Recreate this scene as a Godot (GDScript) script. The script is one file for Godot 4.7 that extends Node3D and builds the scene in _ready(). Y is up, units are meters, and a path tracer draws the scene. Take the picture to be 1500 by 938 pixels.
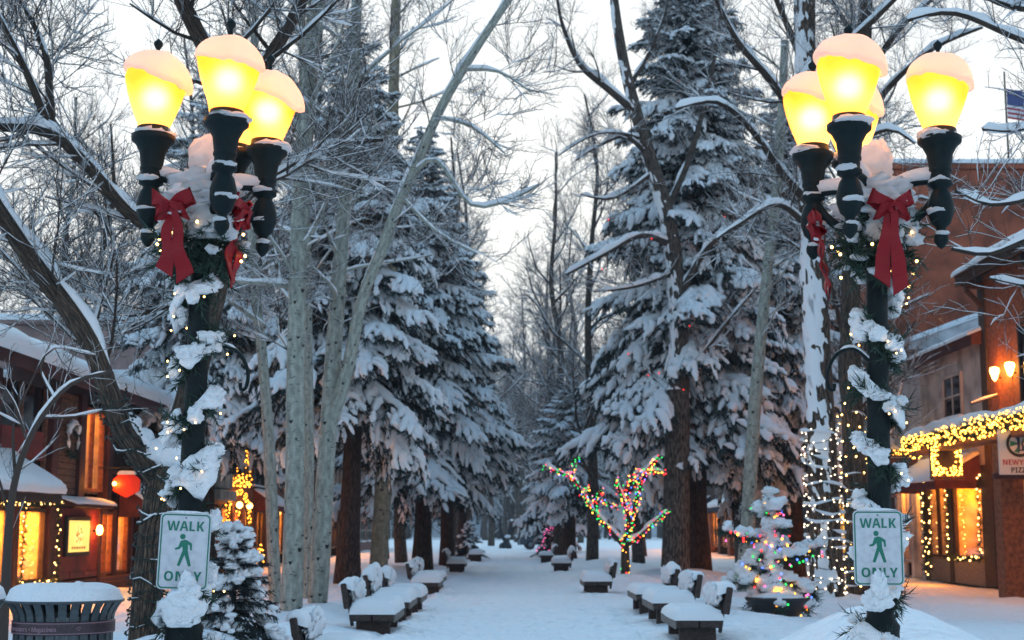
extends Node3D
# A snowed-in pedestrian mall at dusk: two wreathed lamp posts, rows of benches, aspens and spruces, lit shops.
# Metres, y up; the camera looks along -z.

func _ready() -> void:
	# ---------------- camera
	var cam := Camera3D.new()
	cam.name = "camera"
	cam.position = Vector3(0, EYE, 0)
	cam.rotation.x = PITCH
	cam.fov = 25.37
	cam.near = 0.1
	cam.far = 3000.0
	cam.current = true
	var lens := CameraAttributesPhysical.new()
	lens.frustum_focal_length = 53.31
	lens.frustum_focus_distance = 9.6
	lens.exposure_aperture = 4.0
	cam.attributes = lens
	add_child(cam)
	# ---------------- sky, haze, exposure
	var we := WorldEnvironment.new()
	we.name = "environment"
	var env := Environment.new()
	env.background_mode = Environment.BG_SKY
	env.sky = Sky.new()
	var sm := PanoramaSkyMaterial.new()
	sm.panorama = dusk_sky()
	env.sky.sky_material = sm
	env.background_energy_multiplier = 1.0
	env.tonemap_mode = Environment.TONE_MAPPER_LINEAR
	env.tonemap_exposure = 1.12
	env.fog_enabled = FOG > 0.0
	env.fog_density = FOG
	env.fog_light_color = Color(0.86, 0.90, 0.95)
	env.sdfgi_enabled = true
	env.ssao_enabled = true
	env.ssil_enabled = true
	we.environment = env
	add_child(we)
	# ---------------- what is left of the sun behind the overcast, ahead of us
	var sun := DirectionalLight3D.new()
	sun.name = "sun"
	sun.light_color = Color(0.88, 0.96, 1.0)
	sun.light_energy = 0.45
	sun.light_angular_distance = 30.0
	sun.shadow_enabled = true
	sun.sky_mode = DirectionalLight3D.SKY_MODE_LIGHT_ONLY
	sun.rotation_degrees = Vector3(-32, 180.5, 0)
	add_child(sun)

	rng.seed = 7
	ns.seed = 3; ns.frequency = 0.02; ns.fractal_octaves = 2
	ns2.seed = 11; ns2.frequency = 0.05; ns2.fractal_octaves = 3
	materials()
	make_sprays()
	make_boughs()
	make_tuft()
	ground()
	buildings_left()
	buildings_right()
	far_end()
	trees_near()
	trees_far()
	lamp_posts()
	benches()
	street_things()
	strings_of_lights()

const EYE := 1.55
const PITCH := 0.14586
const FOG := 0.0005

func dusk_sky() -> ImageTexture:
	var w := 512; var h := 256
	var im := Image.create_empty(w, h, false, Image.FORMAT_RGBAF)
	var cn := FastNoiseLite.new()
	cn.seed = 5; cn.frequency = 1.6; cn.fractal_octaves = 4
	for y in h:
		var el := PI * (0.5 - (y + 0.5) / h)
		var up := sin(el)
		var t := 1.0 - smoothstep(0.16, 0.75, up)
		for x in w:
			var az := TAU * (x + 0.5) / w   # the picture begins straight ahead, at -z
			var d := Vector3(sin(az) * cos(el), up, -cos(az) * cos(el))
			var c := Vector3(0.22, 0.48, 0.78).lerp(Vector3(0.74, 0.86, 0.97), t)
			var near := d.dot(Vector3(0.02, 0.26, -0.965))
			c += Vector3(0.44, 0.31, 0.14) * pow(clampf(near * 0.5 + 0.5, 0, 1), 8.0)
			c *= 1.0 + 0.16 * cn.get_noise_3d(d.x * 2.0, d.y * 4.0, d.z * 2.0)
			im.set_pixel(x, y, Color(c.x, c.y, c.z))
	return ImageTexture.create_from_image(im)

# a point by its place in the picture and its distance ahead, used when the scene was measured off
func at(px: float, py: float, d: float) -> Vector3:
	var u := (px - 750.0) / 2083.0
	var v := (469.0 - py) / 2083.0
	var dir := Vector3(u, v * cos(PITCH) + sin(PITCH), -(cos(PITCH) - v * sin(PITCH)))
	return Vector3(0, EYE, 0) + dir * (d / -dir.z)

# ---------------------------------------------------------------- mesh buffer
class MB:
	var v := PackedVector3Array()
	var n := PackedVector3Array()
	var uv := PackedVector2Array()
	var ix := PackedInt32Array()
	var off := Vector3.ZERO   # shifts the noise, so that copies differ

	func tri(a: Vector3, b: Vector3, c: Vector3) -> void:   # a, b, c run counter-clockwise seen from outside
		var nn := (b - a).cross(c - a).normalized()
		var k := v.size()
		v.push_back(a); v.push_back(b); v.push_back(c)
		n.push_back(nn); n.push_back(nn); n.push_back(nn)
		uv.push_back(Vector2(a.x + a.z, a.y)); uv.push_back(Vector2(b.x + b.z, b.y)); uv.push_back(Vector2(c.x + c.z, c.y))
		ix.push_back(k); ix.push_back(k + 2); ix.push_back(k + 1)

	func quad(a: Vector3, b: Vector3, c: Vector3, d: Vector3) -> void:   # counter-clockwise from outside, uv 0..1
		var nn := (c - a).cross(d - b).normalized()
		var k := v.size()
		v.push_back(a); v.push_back(b); v.push_back(c); v.push_back(d)
		for i in 4: n.push_back(nn)
		uv.push_back(Vector2(0, 1)); uv.push_back(Vector2(1, 1)); uv.push_back(Vector2(1, 0)); uv.push_back(Vector2(0, 0))
		ix.push_back(k); ix.push_back(k + 2); ix.push_back(k + 1)
		ix.push_back(k); ix.push_back(k + 3); ix.push_back(k + 2)

	# bevelled box: centre, size, basis
	func box(c: Vector3, s: Vector3, bv := 0.0, bs := Basis()) -> void:
		var h := s * 0.5
		if bv <= 0.0:
			var p := []
			for i in 8:
				p.append(c + bs * Vector3(h.x if i & 1 else -h.x, h.y if i & 2 else -h.y, h.z if i & 4 else -h.z))
			quad(p[4], p[5], p[7], p[6]); quad(p[1], p[0], p[2], p[3])
			quad(p[5], p[1], p[3], p[7]); quad(p[0], p[4], p[6], p[2])
			quad(p[6], p[7], p[3], p[2]); quad(p[0], p[1], p[5], p[4])
			return
		var b := minf(bv, minf(h.x, minf(h.y, h.z)) * 0.9)
		var k0 := v.size()
		# vertex index: corner * 3 + axis
		for i in 8:
			var sg := Vector3(1 if i & 1 else -1, 1 if i & 2 else -1, 1 if i & 4 else -1)
			for ax in 3:
				var q := h - Vector3(b, b, b)
				q[ax] = h[ax]
				v.push_back(c + bs * (q * sg))
				var nn := Vector3.ZERO
				nn[ax] = sg[ax]
				n.push_back(bs * nn)
				var w := q * sg
				uv.push_back(Vector2(w.x + w.z, w.y))
		var f := func(a: int, b2: int, c2: int, d: int) -> void:
			var A := v[k0 + a]; var B := v[k0 + b2]; var C := v[k0 + c2]
			var m := (v[k0 + a] + v[k0 + c2]) * 0.5 - c
			if (B - A).cross(C - A).dot(m) > 0.0:
				ix.append_array([k0 + a, k0 + c2, k0 + b2, k0 + a, k0 + d, k0 + c2])
			else:
				ix.append_array([k0 + a, k0 + b2, k0 + c2, k0 + a, k0 + c2, k0 + d])
		for ax in 3:
			var u := (ax + 1) % 3
			var w := (ax + 2) % 3
			for sgn in 2:
				var base := sgn << ax
				var c00 := base; var c10 := base | (1 << u); var c11 := base | (1 << u) | (1 << w); var c01 := base | (1 << w)
				f.call(c00 * 3 + ax, c10 * 3 + ax, c11 * 3 + ax, c01 * 3 + ax)
				# edges along ax between faces u and w
				for su in 1:
					pass
			for su in 2:
				for sw in 2:
					var e0 := (su << u) | (sw << w)
					var e1 := e0 | (1 << ax)
					f.call(e0 * 3 + u, e1 * 3 + u, e1 * 3 + w, e0 * 3 + w)
		for i in 8:
			f.call(i * 3, i * 3 + 1, i * 3 + 2, i * 3 + 2)

	# round tube through points, one radius a point
	func tube(p: PackedVector3Array, r: PackedFloat32Array, sides: int, cap := true, uvlen := 1.0) -> void:
		var np := p.size()
		if np < 2: return
		var k0 := v.size()
		var T := (p[1] - p[0]).normalized()
		var N := T.cross(Vector3.UP if absf(T.y) < 0.9 else Vector3.RIGHT).normalized()
		var ln := 0.0
		var cs := PackedFloat32Array(); var sn := PackedFloat32Array()
		for j in sides + 1:
			cs.push_back(cos(TAU * j / sides)); sn.push_back(sin(TAU * j / sides))
		for i in np:
			if i > 0:
				ln += p[i].distance_to(p[i - 1])
				var T2 := (p[i] - p[i - 1]).normalized() if i == np - 1 else (p[i + 1] - p[i - 1]).normalized()
				if T2 != Vector3.ZERO: T = T2
				N = (N - T * N.dot(T)).normalized()
			var B := T.cross(N)
			for j in sides + 1:
				var o := N * cs[j] + B * sn[j]
				v.push_back(p[i] + o * r[i]); n.push_back(o)
				uv.push_back(Vector2(float(j) / sides, ln * uvlen))
		var w := sides + 1
		for i in np - 1:
			for j in sides:
				var a := k0 + i * w + j
				ix.push_back(a); ix.push_back(a + w + 1); ix.push_back(a + 1)
				ix.push_back(a); ix.push_back(a + w); ix.push_back(a + w + 1)
		if cap:
			for e in 2:
				var i := 0 if e == 0 else np - 1
				if r[i] < 0.003: continue
				var k := v.size()
				var nn := (p[0] - p[1]).normalized() if e == 0 else (p[np - 1] - p[np - 2]).normalized()
				v.push_back(p[i]); n.push_back(nn); uv.push_back(Vector2.ZERO)
				for j in sides + 1:
					v.push_back(v[k0 + i * w + j]); n.push_back(nn); uv.push_back(Vector2(0.5, 0.5))
				for j in sides:
					if e == 0:
						ix.push_back(k); ix.push_back(k + 1 + j); ix.push_back(k + 2 + j)
					else:
						ix.push_back(k); ix.push_back(k + 2 + j); ix.push_back(k + 1 + j)

	# snow lying along a limb: elliptical roll of half width w and half height h at each point
	func roll(p: PackedVector3Array, w: PackedFloat32Array, h: PackedFloat32Array, sides := 6) -> void:
		var np := p.size()
		if np < 2: return
		var k0 := v.size()
		for i in np:
			var T := (p[mini(i + 1, np - 1)] - p[maxi(i - 1, 0)]).normalized()
			var S := T.cross(Vector3.UP)
			S = S.normalized() if S.length() > 0.05 else Vector3.RIGHT
			var U := S.cross(T).normalized()
			for j in sides:
				var a := TAU * j / sides
				var c := cos(a); var s := sin(a)
				v.push_back(p[i] + S * (c * w[i]) + U * (s * h[i]))
				n.push_back((S * (c / maxf(w[i], 1e-4)) + U * (s / maxf(h[i], 1e-4))).normalized())
				uv.push_back(Vector2.ZERO)
		for i in np - 1:
			for j in sides:
				var a := k0 + i * sides + j
				var b := k0 + i * sides + (j + 1) % sides
				ix.push_back(a); ix.push_back(b); ix.push_back(b + sides)
				ix.push_back(a); ix.push_back(b + sides); ix.push_back(a + sides)

	# profile of (radius, height) turned round y
	func lathe(prof: Array, seg: int, at := Vector3.ZERO, bs := Basis()) -> void:
		var k0 := v.size()
		var np := prof.size()
		for i in np:
			var p: Vector2 = prof[i]
			var a: Vector2 = prof[maxi(i - 1, 0)]
			var b: Vector2 = prof[mini(i + 1, np - 1)]
			var t := (b - a).normalized()
			for j in seg + 1:
				var ang := TAU * j / seg
				var c := cos(ang); var s := sin(ang)
				v.push_back(at + bs * Vector3(c * p.x, p.y, s * p.x))
				n.push_back(bs * Vector3(c * t.y, -t.x, s * t.y).normalized())
				uv.push_back(Vector2(float(j) / seg, p.y))
		var w := seg + 1
		for i in np - 1:
			for j in seg:
				var a := k0 + i * w + j
				ix.push_back(a); ix.push_back(a + 1); ix.push_back(a + w + 1)
				ix.push_back(a); ix.push_back(a + w + 1); ix.push_back(a + w)

	# lumpy ellipsoid
	func blob(c: Vector3, r: Vector3, ns: FastNoiseLite, amp := 0.2, fr := 1.0, su := 10, sv := 7, flat := -1.0, bs := Basis()) -> void:
		var k0 := v.size(); var i0 := ix.size()
		for i in sv + 1:
			var th := PI * i / sv
			for j in su + 1:
				var ph := TAU * (j % su) / su
				var d := Vector3(sin(th) * cos(ph), cos(th), sin(th) * sin(ph))
				var q0 := (d * 0.55 * fr + c * 9.0 + off) * 50.0
				var k := 1.0 + amp * (ns.get_noise_3dv(q0) + 0.5 * ns.get_noise_3dv(q0 * 2.3))
				var q := d * k
				if q.y < flat: q.y = flat
				v.push_back(c + bs * (q * r)); n.push_back(bs * d); uv.push_back(Vector2.ZERO)
		var w := su + 1
		for i in sv:
			for j in su:
				var a := k0 + i * w + j
				ix.push_back(a); ix.push_back(a + w + 1); ix.push_back(a + 1)
				ix.push_back(a); ix.push_back(a + w); ix.push_back(a + w + 1)
		smooth(k0, i0)
		for i in sv + 1:   # weld the seam and the poles
			var A := k0 + i * w
			var m := n[A] + n[A + su]
			if i == 0 or i == sv:
				m = bs * Vector3(0, 1 if i == 0 else -1, 0)
				for j in su + 1: n[A + j] = m
			else:
				n[A] = m.normalized(); n[A + su] = n[A]

	# pillow of snow on a flat rectangle: corner o, edge vectors ex, ez (in metres), up vector up
	func pillow(o: Vector3, ex: Vector3, ez: Vector3, up: Vector3, h: float, ns: FastNoiseLite, nx := 12, nz := 8, edge := 0.12, rough := 0.25, over := 0.02) -> void:
		var k0 := v.size()
		var lx := ex.length(); var lz := ez.length()
		var xs := PackedFloat32Array(); var zs := PackedFloat32Array()
		for q in 2:
			var cnt := nx if q == 0 else nz
			var L := lx if q == 0 else lz
			var arr := PackedFloat32Array()
			var e := minf(edge, L * 0.45)
			arr.append_array([0.0, e * 0.12, e * 0.35, e * 0.7])
			for i in cnt + 1:
				arr.push_back(e + (L - 2 * e) * i / cnt)
			arr.append_array([L - e * 0.7, L - e * 0.35, L - e * 0.12, L])
			if q == 0: xs = arr
			else: zs = arr
		var ux := ex / lx; var uz := ez / lz
		var cx := xs.size(); var cz := zs.size()
		for i in cz:
			for j in cx:
				var x := xs[j]; var z := zs[i]
				var dx := minf(x, lx - x) / minf(edge, lx * 0.45); var dz := minf(z, lz - z) / minf(edge, lz * 0.45)
				var fx := sqrt(1.0 - pow(1.0 - minf(dx, 1.0), 2.0)); var fz := sqrt(1.0 - pow(1.0 - minf(dz, 1.0), 2.0))
				var base := o + ux * x + uz * z
				var nv := 1.0 + rough * (ns.get_noise_3dv((base + off) * 14.0) + 0.6 * ns.get_noise_3dv((base + off) * 42.0))
				var y := h * minf(fx, fz) * nv
				# the rim hangs over a little and wobbles
				var out := Vector3.ZERO
				if over > 0.0:
					var wob := over * (1.0 + 1.5 * ns.get_noise_3dv((base + off) * 60.0 + Vector3(7, 3, 1)))
					if x < edge: out -= ux * wob * (1.0 - x / edge)
					if lx - x < edge: out += ux * wob * (1.0 - (lx - x) / edge)
					if z < edge: out -= uz * wob * (1.0 - z / edge)
					if lz - z < edge: out += uz * wob * (1.0 - (lz - z) / edge)
				v.push_back(base + out + up * y); n.push_back(up); uv.push_back(Vector2.ZERO)
		var flip := ux.cross(uz).dot(up) > 0.0
		var i0 := ix.size()
		for i in cz - 1:
			for j in cx - 1:
				var a := k0 + i * cx + j
				if flip:
					ix.append_array([a, a + cx + 1, a + 1, a, a + cx, a + cx + 1])
				else:
					ix.append_array([a, a + 1, a + cx + 1, a, a + cx + 1, a + cx])
		smooth(k0, i0)

	# recompute smooth normals for vertices from k0 on, triangles from i0 on
	func smooth(k0: int, i0: int) -> void:
		for i in range(k0, v.size()): n[i] = Vector3.ZERO
		for t in range(i0, ix.size(), 3):
			var a := ix[t]; var b := ix[t + 1]; var c := ix[t + 2]
			var nn := (v[c] - v[a]).cross(v[b] - v[a])
			n[a] += nn; n[b] += nn; n[c] += nn
		for i in range(k0, v.size()): n[i] = n[i].normalized()

	# weld smooth normals at seams (for blobs with noise)
	func add_to(m: ArrayMesh, mt: Material) -> void:
		if v.is_empty(): return
		var a := []
		a.resize(Mesh.ARRAY_MAX)
		a[Mesh.ARRAY_VERTEX] = v; a[Mesh.ARRAY_NORMAL] = n; a[Mesh.ARRAY_TEX_UV] = uv; a[Mesh.ARRAY_INDEX] = ix
		m.add_surface_from_arrays(Mesh.PRIMITIVE_TRIANGLES, a)
		m.surface_set_material(m.get_surface_count() - 1, mt)

	func mesh(mt: Material) -> ArrayMesh:
		var m := ArrayMesh.new()
		add_to(m, mt)
		return m

# ---------------------------------------------------------------- nodes
var taken := {}
func numbered(called: String) -> String:
	taken[called] = taken.get(called, -1) + 1
	return called if taken[called] == 0 else "%s_%03d" % [called, taken[called]]

func thing(called: String, label: String, category: String, at := Vector3.ZERO, turn := 0.0, group := "") -> Node3D:
	var o := Node3D.new()
	o.name = numbered(called)
	add_child(o)
	o.position = at
	o.rotation.y = turn
	tag(o, label, category, group)
	return o

func tag(o: Node, label: String, category: String, group := "") -> void:
	o.set_meta("label", label)
	o.set_meta("category", category)
	if group: o.set_meta("group", group)

func part(called: String, b: MB, m: Material, parent: Node, label := "") -> MeshInstance3D:
	return mpart(called, b.mesh(m), parent, label)

func mpart(called: String, me: Mesh, parent: Node, label := "", xf := Transform3D()) -> MeshInstance3D:
	var o := MeshInstance3D.new()
	o.mesh = me
	o.transform = xf
	if parent == self:
		o.name = numbered(called)
		add_child(o)
	else:
		o.name = called
		parent.add_child(o, true)
	if label: o.set_meta("label", label)
	# scattered bits of snow and twigs, too small to pick apart
	if parent != self and called in ["snow", "branch_snow", "branches", "snow_ridges", "blown_snow"]: o.set_meta("kind", "stuff")
	return o

func many(called: String, me: Mesh, xfs: Array, parent: Node, stuff := true) -> MultiMeshInstance3D:
	var mm := MultiMesh.new()
	mm.transform_format = MultiMesh.TRANSFORM_3D
	mm.mesh = me
	mm.instance_count = xfs.size()
	for i in xfs.size(): mm.set_instance_transform(i, xfs[i])
	var o := MultiMeshInstance3D.new()
	o.multimesh = mm
	o.name = called
	parent.add_child(o, true)
	if stuff: o.set_meta("kind", "stuff")
	return o

func struct(called: String, b: MB, m: Material) -> MeshInstance3D:
	var o := mpart(called, b.mesh(m), self)
	o.set_meta("kind", "structure")
	return o

# one box as a part of a thing
func bx(called: String, parent: Node, m: Material, c: Vector3, s: Vector3, bv := 0.01, bs := Basis()) -> MeshInstance3D:
	var b := MB.new()
	b.box(c, s, bv, bs)
	return part(called, b, m, parent)

# ---------------------------------------------------------------- materials
var M := {}
var ns := FastNoiseLite.new()
var ns2 := FastNoiseLite.new()
var rng := RandomNumberGenerator.new()

func R(a: float, b: float) -> float:
	return rng.randf_range(a, b)

func lin(r: float, g: float, b: float, a := 1.0) -> Color:
	var c := Color(r, g, b).linear_to_srgb()
	c.a = a
	return c

func noise_tex(freq: float, oct: int, ramp: Array, sd := 1, size := 512, type := FastNoiseLite.TYPE_SIMPLEX_SMOOTH) -> NoiseTexture2D:
	var f := FastNoiseLite.new()
	f.noise_type = type
	f.frequency = freq
	f.fractal_octaves = oct
	f.seed = sd
	var t := NoiseTexture2D.new()
	t.width = size; t.height = size
	t.seamless = true
	t.noise = f
	t.normalize = true
	if ramp.size():
		var g := Gradient.new()
		var cols := PackedColorArray(); var offs := PackedFloat32Array()
		for i in ramp.size():
			cols.push_back(ramp[i]); offs.push_back(float(i) / (ramp.size() - 1))
		g.offsets = offs; g.colors = cols
		t.color_ramp = g
	return t

var bump_fine: Texture2D
var bump_mid: Texture2D

func mk(called: String, c: Color, rough := 0.8, metal := 0.0, tex: Texture2D = null, sc := 1.0, bump: Texture2D = null, bh := 0.0) -> StandardMaterial3D:
	var m := StandardMaterial3D.new()
	m.resource_name = called
	m.albedo_color = c
	m.roughness = rough
	m.metallic = metal
	if tex: m.albedo_texture = tex
	if bump:
		m.heightmap_enabled = true
		m.heightmap_texture = bump
		m.heightmap_scale = bh
	if tex or bump:
		m.uv1_triplanar = true
		m.uv1_world_triplanar = true
		m.uv1_scale = Vector3.ONE * sc
	M[called] = m
	return m

func glow(called: String, c: Color, e: float) -> StandardMaterial3D:
	var m := mk(called, Color(0.05, 0.05, 0.05), 0.4)
	m.emission_enabled = true
	m.emission = c
	m.emission_energy_multiplier = e
	return m

# ---------------------------------------------------------------- vegetation
class TreeB:
	var wood := MB.new()
	var fine := MB.new()
	var snow := MB.new()
	var sprays := []
	var snow_k := 1.0
	var droop := 0.0
	var spray_len := 0.9
	var levels := 2
	var density := 1.0
	var bark_len := 0.3

func spline(c: Array, step := 0.3) -> PackedVector3Array:
	var out := PackedVector3Array()
	var k := c.size()
	for i in k - 1:
		var p0: Vector3 = c[maxi(i - 1, 0)]; var p1: Vector3 = c[i]; var p2: Vector3 = c[i + 1]; var p3: Vector3 = c[mini(i + 2, k - 1)]
		var m := maxi(1, int(ceil(p1.distance_to(p2) / step)))
		for j in m:
			out.push_back(p1.cubic_interpolate(p2, p0, p3, float(j) / m))
	out.push_back(c[k - 1])
	return out

func snow_on(t: TreeB, p: PackedVector3Array, r: PackedFloat32Array, thick: float) -> void:
	var q := PackedVector3Array(); var w := PackedFloat32Array(); var h := PackedFloat32Array()
	var np := p.size()
	for i in np:
		var T := (p[mini(i + 1, np - 1)] - p[maxi(i - 1, 0)]).normalized()
		var flatness := clampf(1.35 - absf(T.y) * 0.95, 0.0, 1.0) * (1.0 - smoothstep(0.88, 0.98, absf(T.y)))
		var nz := 0.78 + 0.7 * ns.get_noise_3dv(p[i] * 25.0) + 0.9 * ns.get_noise_3dv(p[i] * 95.0) + R(-0.12, 0.12)
		var hh := thick * flatness * clampf(nz, 0.0, 1.4) * t.snow_k
		if i == 0 or i == np - 1: hh *= 0.3
		var S := T.cross(Vector3.UP)
		var U := S.normalized().cross(T).normalized() if S.length() > 0.08 else Vector3.RIGHT
		q.push_back(p[i] + U * (r[i] * 0.62 + hh * 0.3 - 0.004))
		w.push_back(maxf(0.0015, minf(r[i] * 1.04, r[i] * 0.7 + hh) * pow(flatness, 0.6) * clampf(nz + 0.35, 0.2, 1.0)))
		h.push_back(maxf(0.001, hh * 0.75))
	t.snow.roll(q, w, h, 6 if thick > 0.03 else 5)

func limb(t: TreeB, p: PackedVector3Array, r0: float, r1: float, sides := 8, with_snow := true) -> PackedFloat32Array:
	var r := PackedFloat32Array()
	for i in p.size():
		var f := float(i) / (p.size() - 1)
		r.push_back(lerpf(r0, r1, pow(f, 0.8)) * (1.0 + 0.10 * ns.get_noise_3dv(p[i] * 18.0)))
	(t.wood if r0 > 0.025 else t.fine).tube(p, r, sides, true, t.bark_len)
	if with_snow: snow_on(t, p, r, clampf(0.014 + r0 * 1.05, 0.018, 0.15))
	return r

func grow(t: TreeB, p0: Vector3, dir: Vector3, ln: float, r0: float, lvl: int) -> void:
	var k := maxi(3, int(ln / (0.32 if lvl < 2 else 0.25)))
	var p := PackedVector3Array([p0])
	var d := dir.normalized()
	var bend := Vector3(R(-1, 1), R(-0.6, 0.8), R(-1, 1)) * 0.10
	for i in k:
		d = (d + Vector3(R(-1, 1), R(-1, 1), R(-1, 1)) * 0.17 + bend + Vector3(0, 0.045 - t.droop * (0.4 + 0.6 * i / k), 0)).normalized()
		p.push_back(p[i] + d * (ln / k))
	limb(t, p, r0, maxf(0.004, r0 * 0.35), 7 if r0 > 0.06 else (5 if r0 > 0.02 else 4))
	branch_out(t, p, r0, ln, lvl, 0.15)

func branch_out(t: TreeB, p: PackedVector3Array, r0: float, ln: float, lvl: int, from: float) -> void:
	var np := p.size()
	if lvl < t.levels:
		var m := maxi(2, int(round(ln * (1.7 if lvl < 1 else 2.6) * t.density)))
		for c in m:
			var f := lerpf(from, 0.97, (c + R(0.1, 0.9)) / m)
			var i := clampi(int(f * (np - 1)), 0, np - 2)
			var T := (p[i + 1] - p[i]).normalized()
			var side := T.cross(Vector3(R(-1, 1), R(-1, 1), R(-1, 1))).normalized()
			var up := Vector3.UP * R(-0.05, 0.35)
			var nd := (T * R(0.35, 0.8) + side * R(0.6, 1.0) + up).normalized()
			var l2 := ln * R(0.28, 0.52) * (1.15 - 0.6 * f)
			grow(t, p[i], nd, maxf(l2, 0.35), maxf(0.005, r0 * (1.0 - 0.55 * f) * R(0.38, 0.6)), lvl + 1)
	if lvl >= t.levels - 1:
		var m2 := maxi(1, int(ln * 2.2 * t.density)) if lvl == t.levels - 1 else maxi(1, int(ln * 3.0 * t.density))
		for c in m2 + 1:
			var f := 0.25 + 0.75 * (c + R(0.0, 0.8)) / (m2 + 1) if c < m2 else 1.0
			var i := clampi(int(f * (np - 1)), 0, np - 2)
			var T := (p[i + 1] - p[i]).normalized()
			var nd := (T * R(0.5, 1.2) + Vector3(R(-1, 1), R(-0.5, 0.8) - t.droop * 3.0, R(-1, 1)) * 0.8).normalized()
			t.sprays.append(along(p[i], nd, t.spray_len * R(0.6, 1.25)))

func along(p: Vector3, d: Vector3, s: float) -> Transform3D:
	var z := d.cross(Vector3.UP)
	z = z.normalized() if z.length() > 0.05 else Vector3(0, 0, 1)
	var y := z.cross(d).normalized()
	return Transform3D(Basis(d * s, y * s, z * s), p)

var spray_meshes := []
func make_sprays() -> void:
	for k in 5:
		var w := MB.new(); var s := MB.new()
		twig(w, s, Vector3.ZERO, Vector3(1, 0.02, 0), 1.0, 0.0075, 0, k)
		var m := ArrayMesh.new()
		w.add_to(m, M.twig); s.add_to(m, M.snow)
		spray_meshes.append(m)

func twig(w: MB, s: MB, p0: Vector3, dir: Vector3, ln: float, r: float, lvl: int, k: int) -> void:
	var segs := 4 if lvl == 0 else 2
	var p := PackedVector3Array([p0])
	var d := dir.normalized()
	for i in segs:
		d = (d + Vector3(R(-1, 1), R(-1, 1) + 0.15, R(-1, 1)) * 0.22).normalized()
		p.push_back(p[i] + d * ln / segs)
	var rr := PackedFloat32Array()
	for i in segs + 1: rr.push_back(r * (1.0 - 0.6 * i / segs))
	w.tube(p, rr, 3, false)
	if R(0, 1) < (0.8 if lvl == 0 else (0.35 if lvl == 1 else 0.0)) and absf(dir.normalized().y) < 0.75:
		var q := PackedVector3Array(); var a := PackedFloat32Array(); var b := PackedFloat32Array()
		for i in segs + 1:
			var e := 0.35 if i == 0 or i == segs else R(0.5, 1.2)
			q.push_back(p[i] + Vector3.UP * (r * 0.8 + 0.002))
			a.push_back((r * 0.75 + 0.001) * e); b.push_back((0.002 + r * 0.55) * e)
		s.roll(q, a, b, 4)
	if lvl < 2:
		var c := 7 if lvl == 0 else 3
		for j in c:
			var f := (j + R(0.2, 0.9)) / c
			var i := clampi(int(f * segs), 0, segs - 1)
			var at := p[i].lerp(p[i + 1], f * segs - i)
			var T := (p[i + 1] - p[i]).normalized()
			var sd := T.cross(Vector3(R(-1, 1), R(-1, 1), R(-1, 1))).normalized()
			twig(w, s, at, T * R(0.6, 1.0) + sd * R(0.5, 0.9), ln * R(0.3, 0.5) * (1.1 - 0.5 * f), r * R(0.5, 0.7), lvl + 1, k)

func sow(t: TreeB, parent: Node, called := "twigs") -> void:
	var sets := [[], [], [], [], []]
	for i in t.sprays.size(): sets[i % 5].append(t.sprays[i])
	for i in 5:
		if sets[i].size(): many(called, spray_meshes[i], sets[i], parent)

func finish_tree(t: TreeB, o: Node3D, bark: Material) -> void:
	# everything was made in world axes; shift to the thing's own base
	var at := o.position
	for b in [t.wood, t.fine, t.snow]:
		for i in b.v.size(): b.v[i] -= at
	for i in t.sprays.size(): t.sprays[i].origin -= at
	part("trunk", t.wood, bark, o)
	if t.fine.v.size(): part("branches", t.fine, M.twig, o)
	part("branch_snow", t.snow, M.snow, o)
	sow(t, o)

# ---- spruce
var bough_meshes := []
var tuft_meshes := []
func make_boughs() -> void:
	for k in 8:
		var nd := MB.new(); var sn := MB.new()
		bough(nd, sn, 11 + k % 3, 0.22 + 0.09 * (k % 3), true)
		var m := ArrayMesh.new()
		nd.add_to(m, M.needle); sn.add_to(m, M.snow)
		bough_meshes.append(m)
	for k in 3:
		var nd := MB.new(); var sn := MB.new()
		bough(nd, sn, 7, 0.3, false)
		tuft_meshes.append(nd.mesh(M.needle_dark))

func spikes(nd: MB, p: PackedVector3Array, ln: float, wd: float, per: int) -> void:
	for i in p.size() - 1:
		var T := (p[i + 1] - p[i])
		var t := T.normalized()
		var S := t.cross(Vector3.UP).normalized()
		for j in per:
			var a := p[i] + T * (j + R(0, 1)) / per
			var sd := 1.0 if (j % 2) == 0 else -1.0
			var dir := (t * R(0.5, 1.1) + S * sd * R(0.3, 1.0) + Vector3.DOWN * R(0.15, 1.0)).normalized()
			var wv := dir.cross(Vector3(R(-1, 1), R(-1, 1), R(-1, 1))).normalized() * wd
			var tip := a + dir * ln * R(0.6, 1.2)
			nd.tri(a - wv, a + wv, tip)

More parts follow.
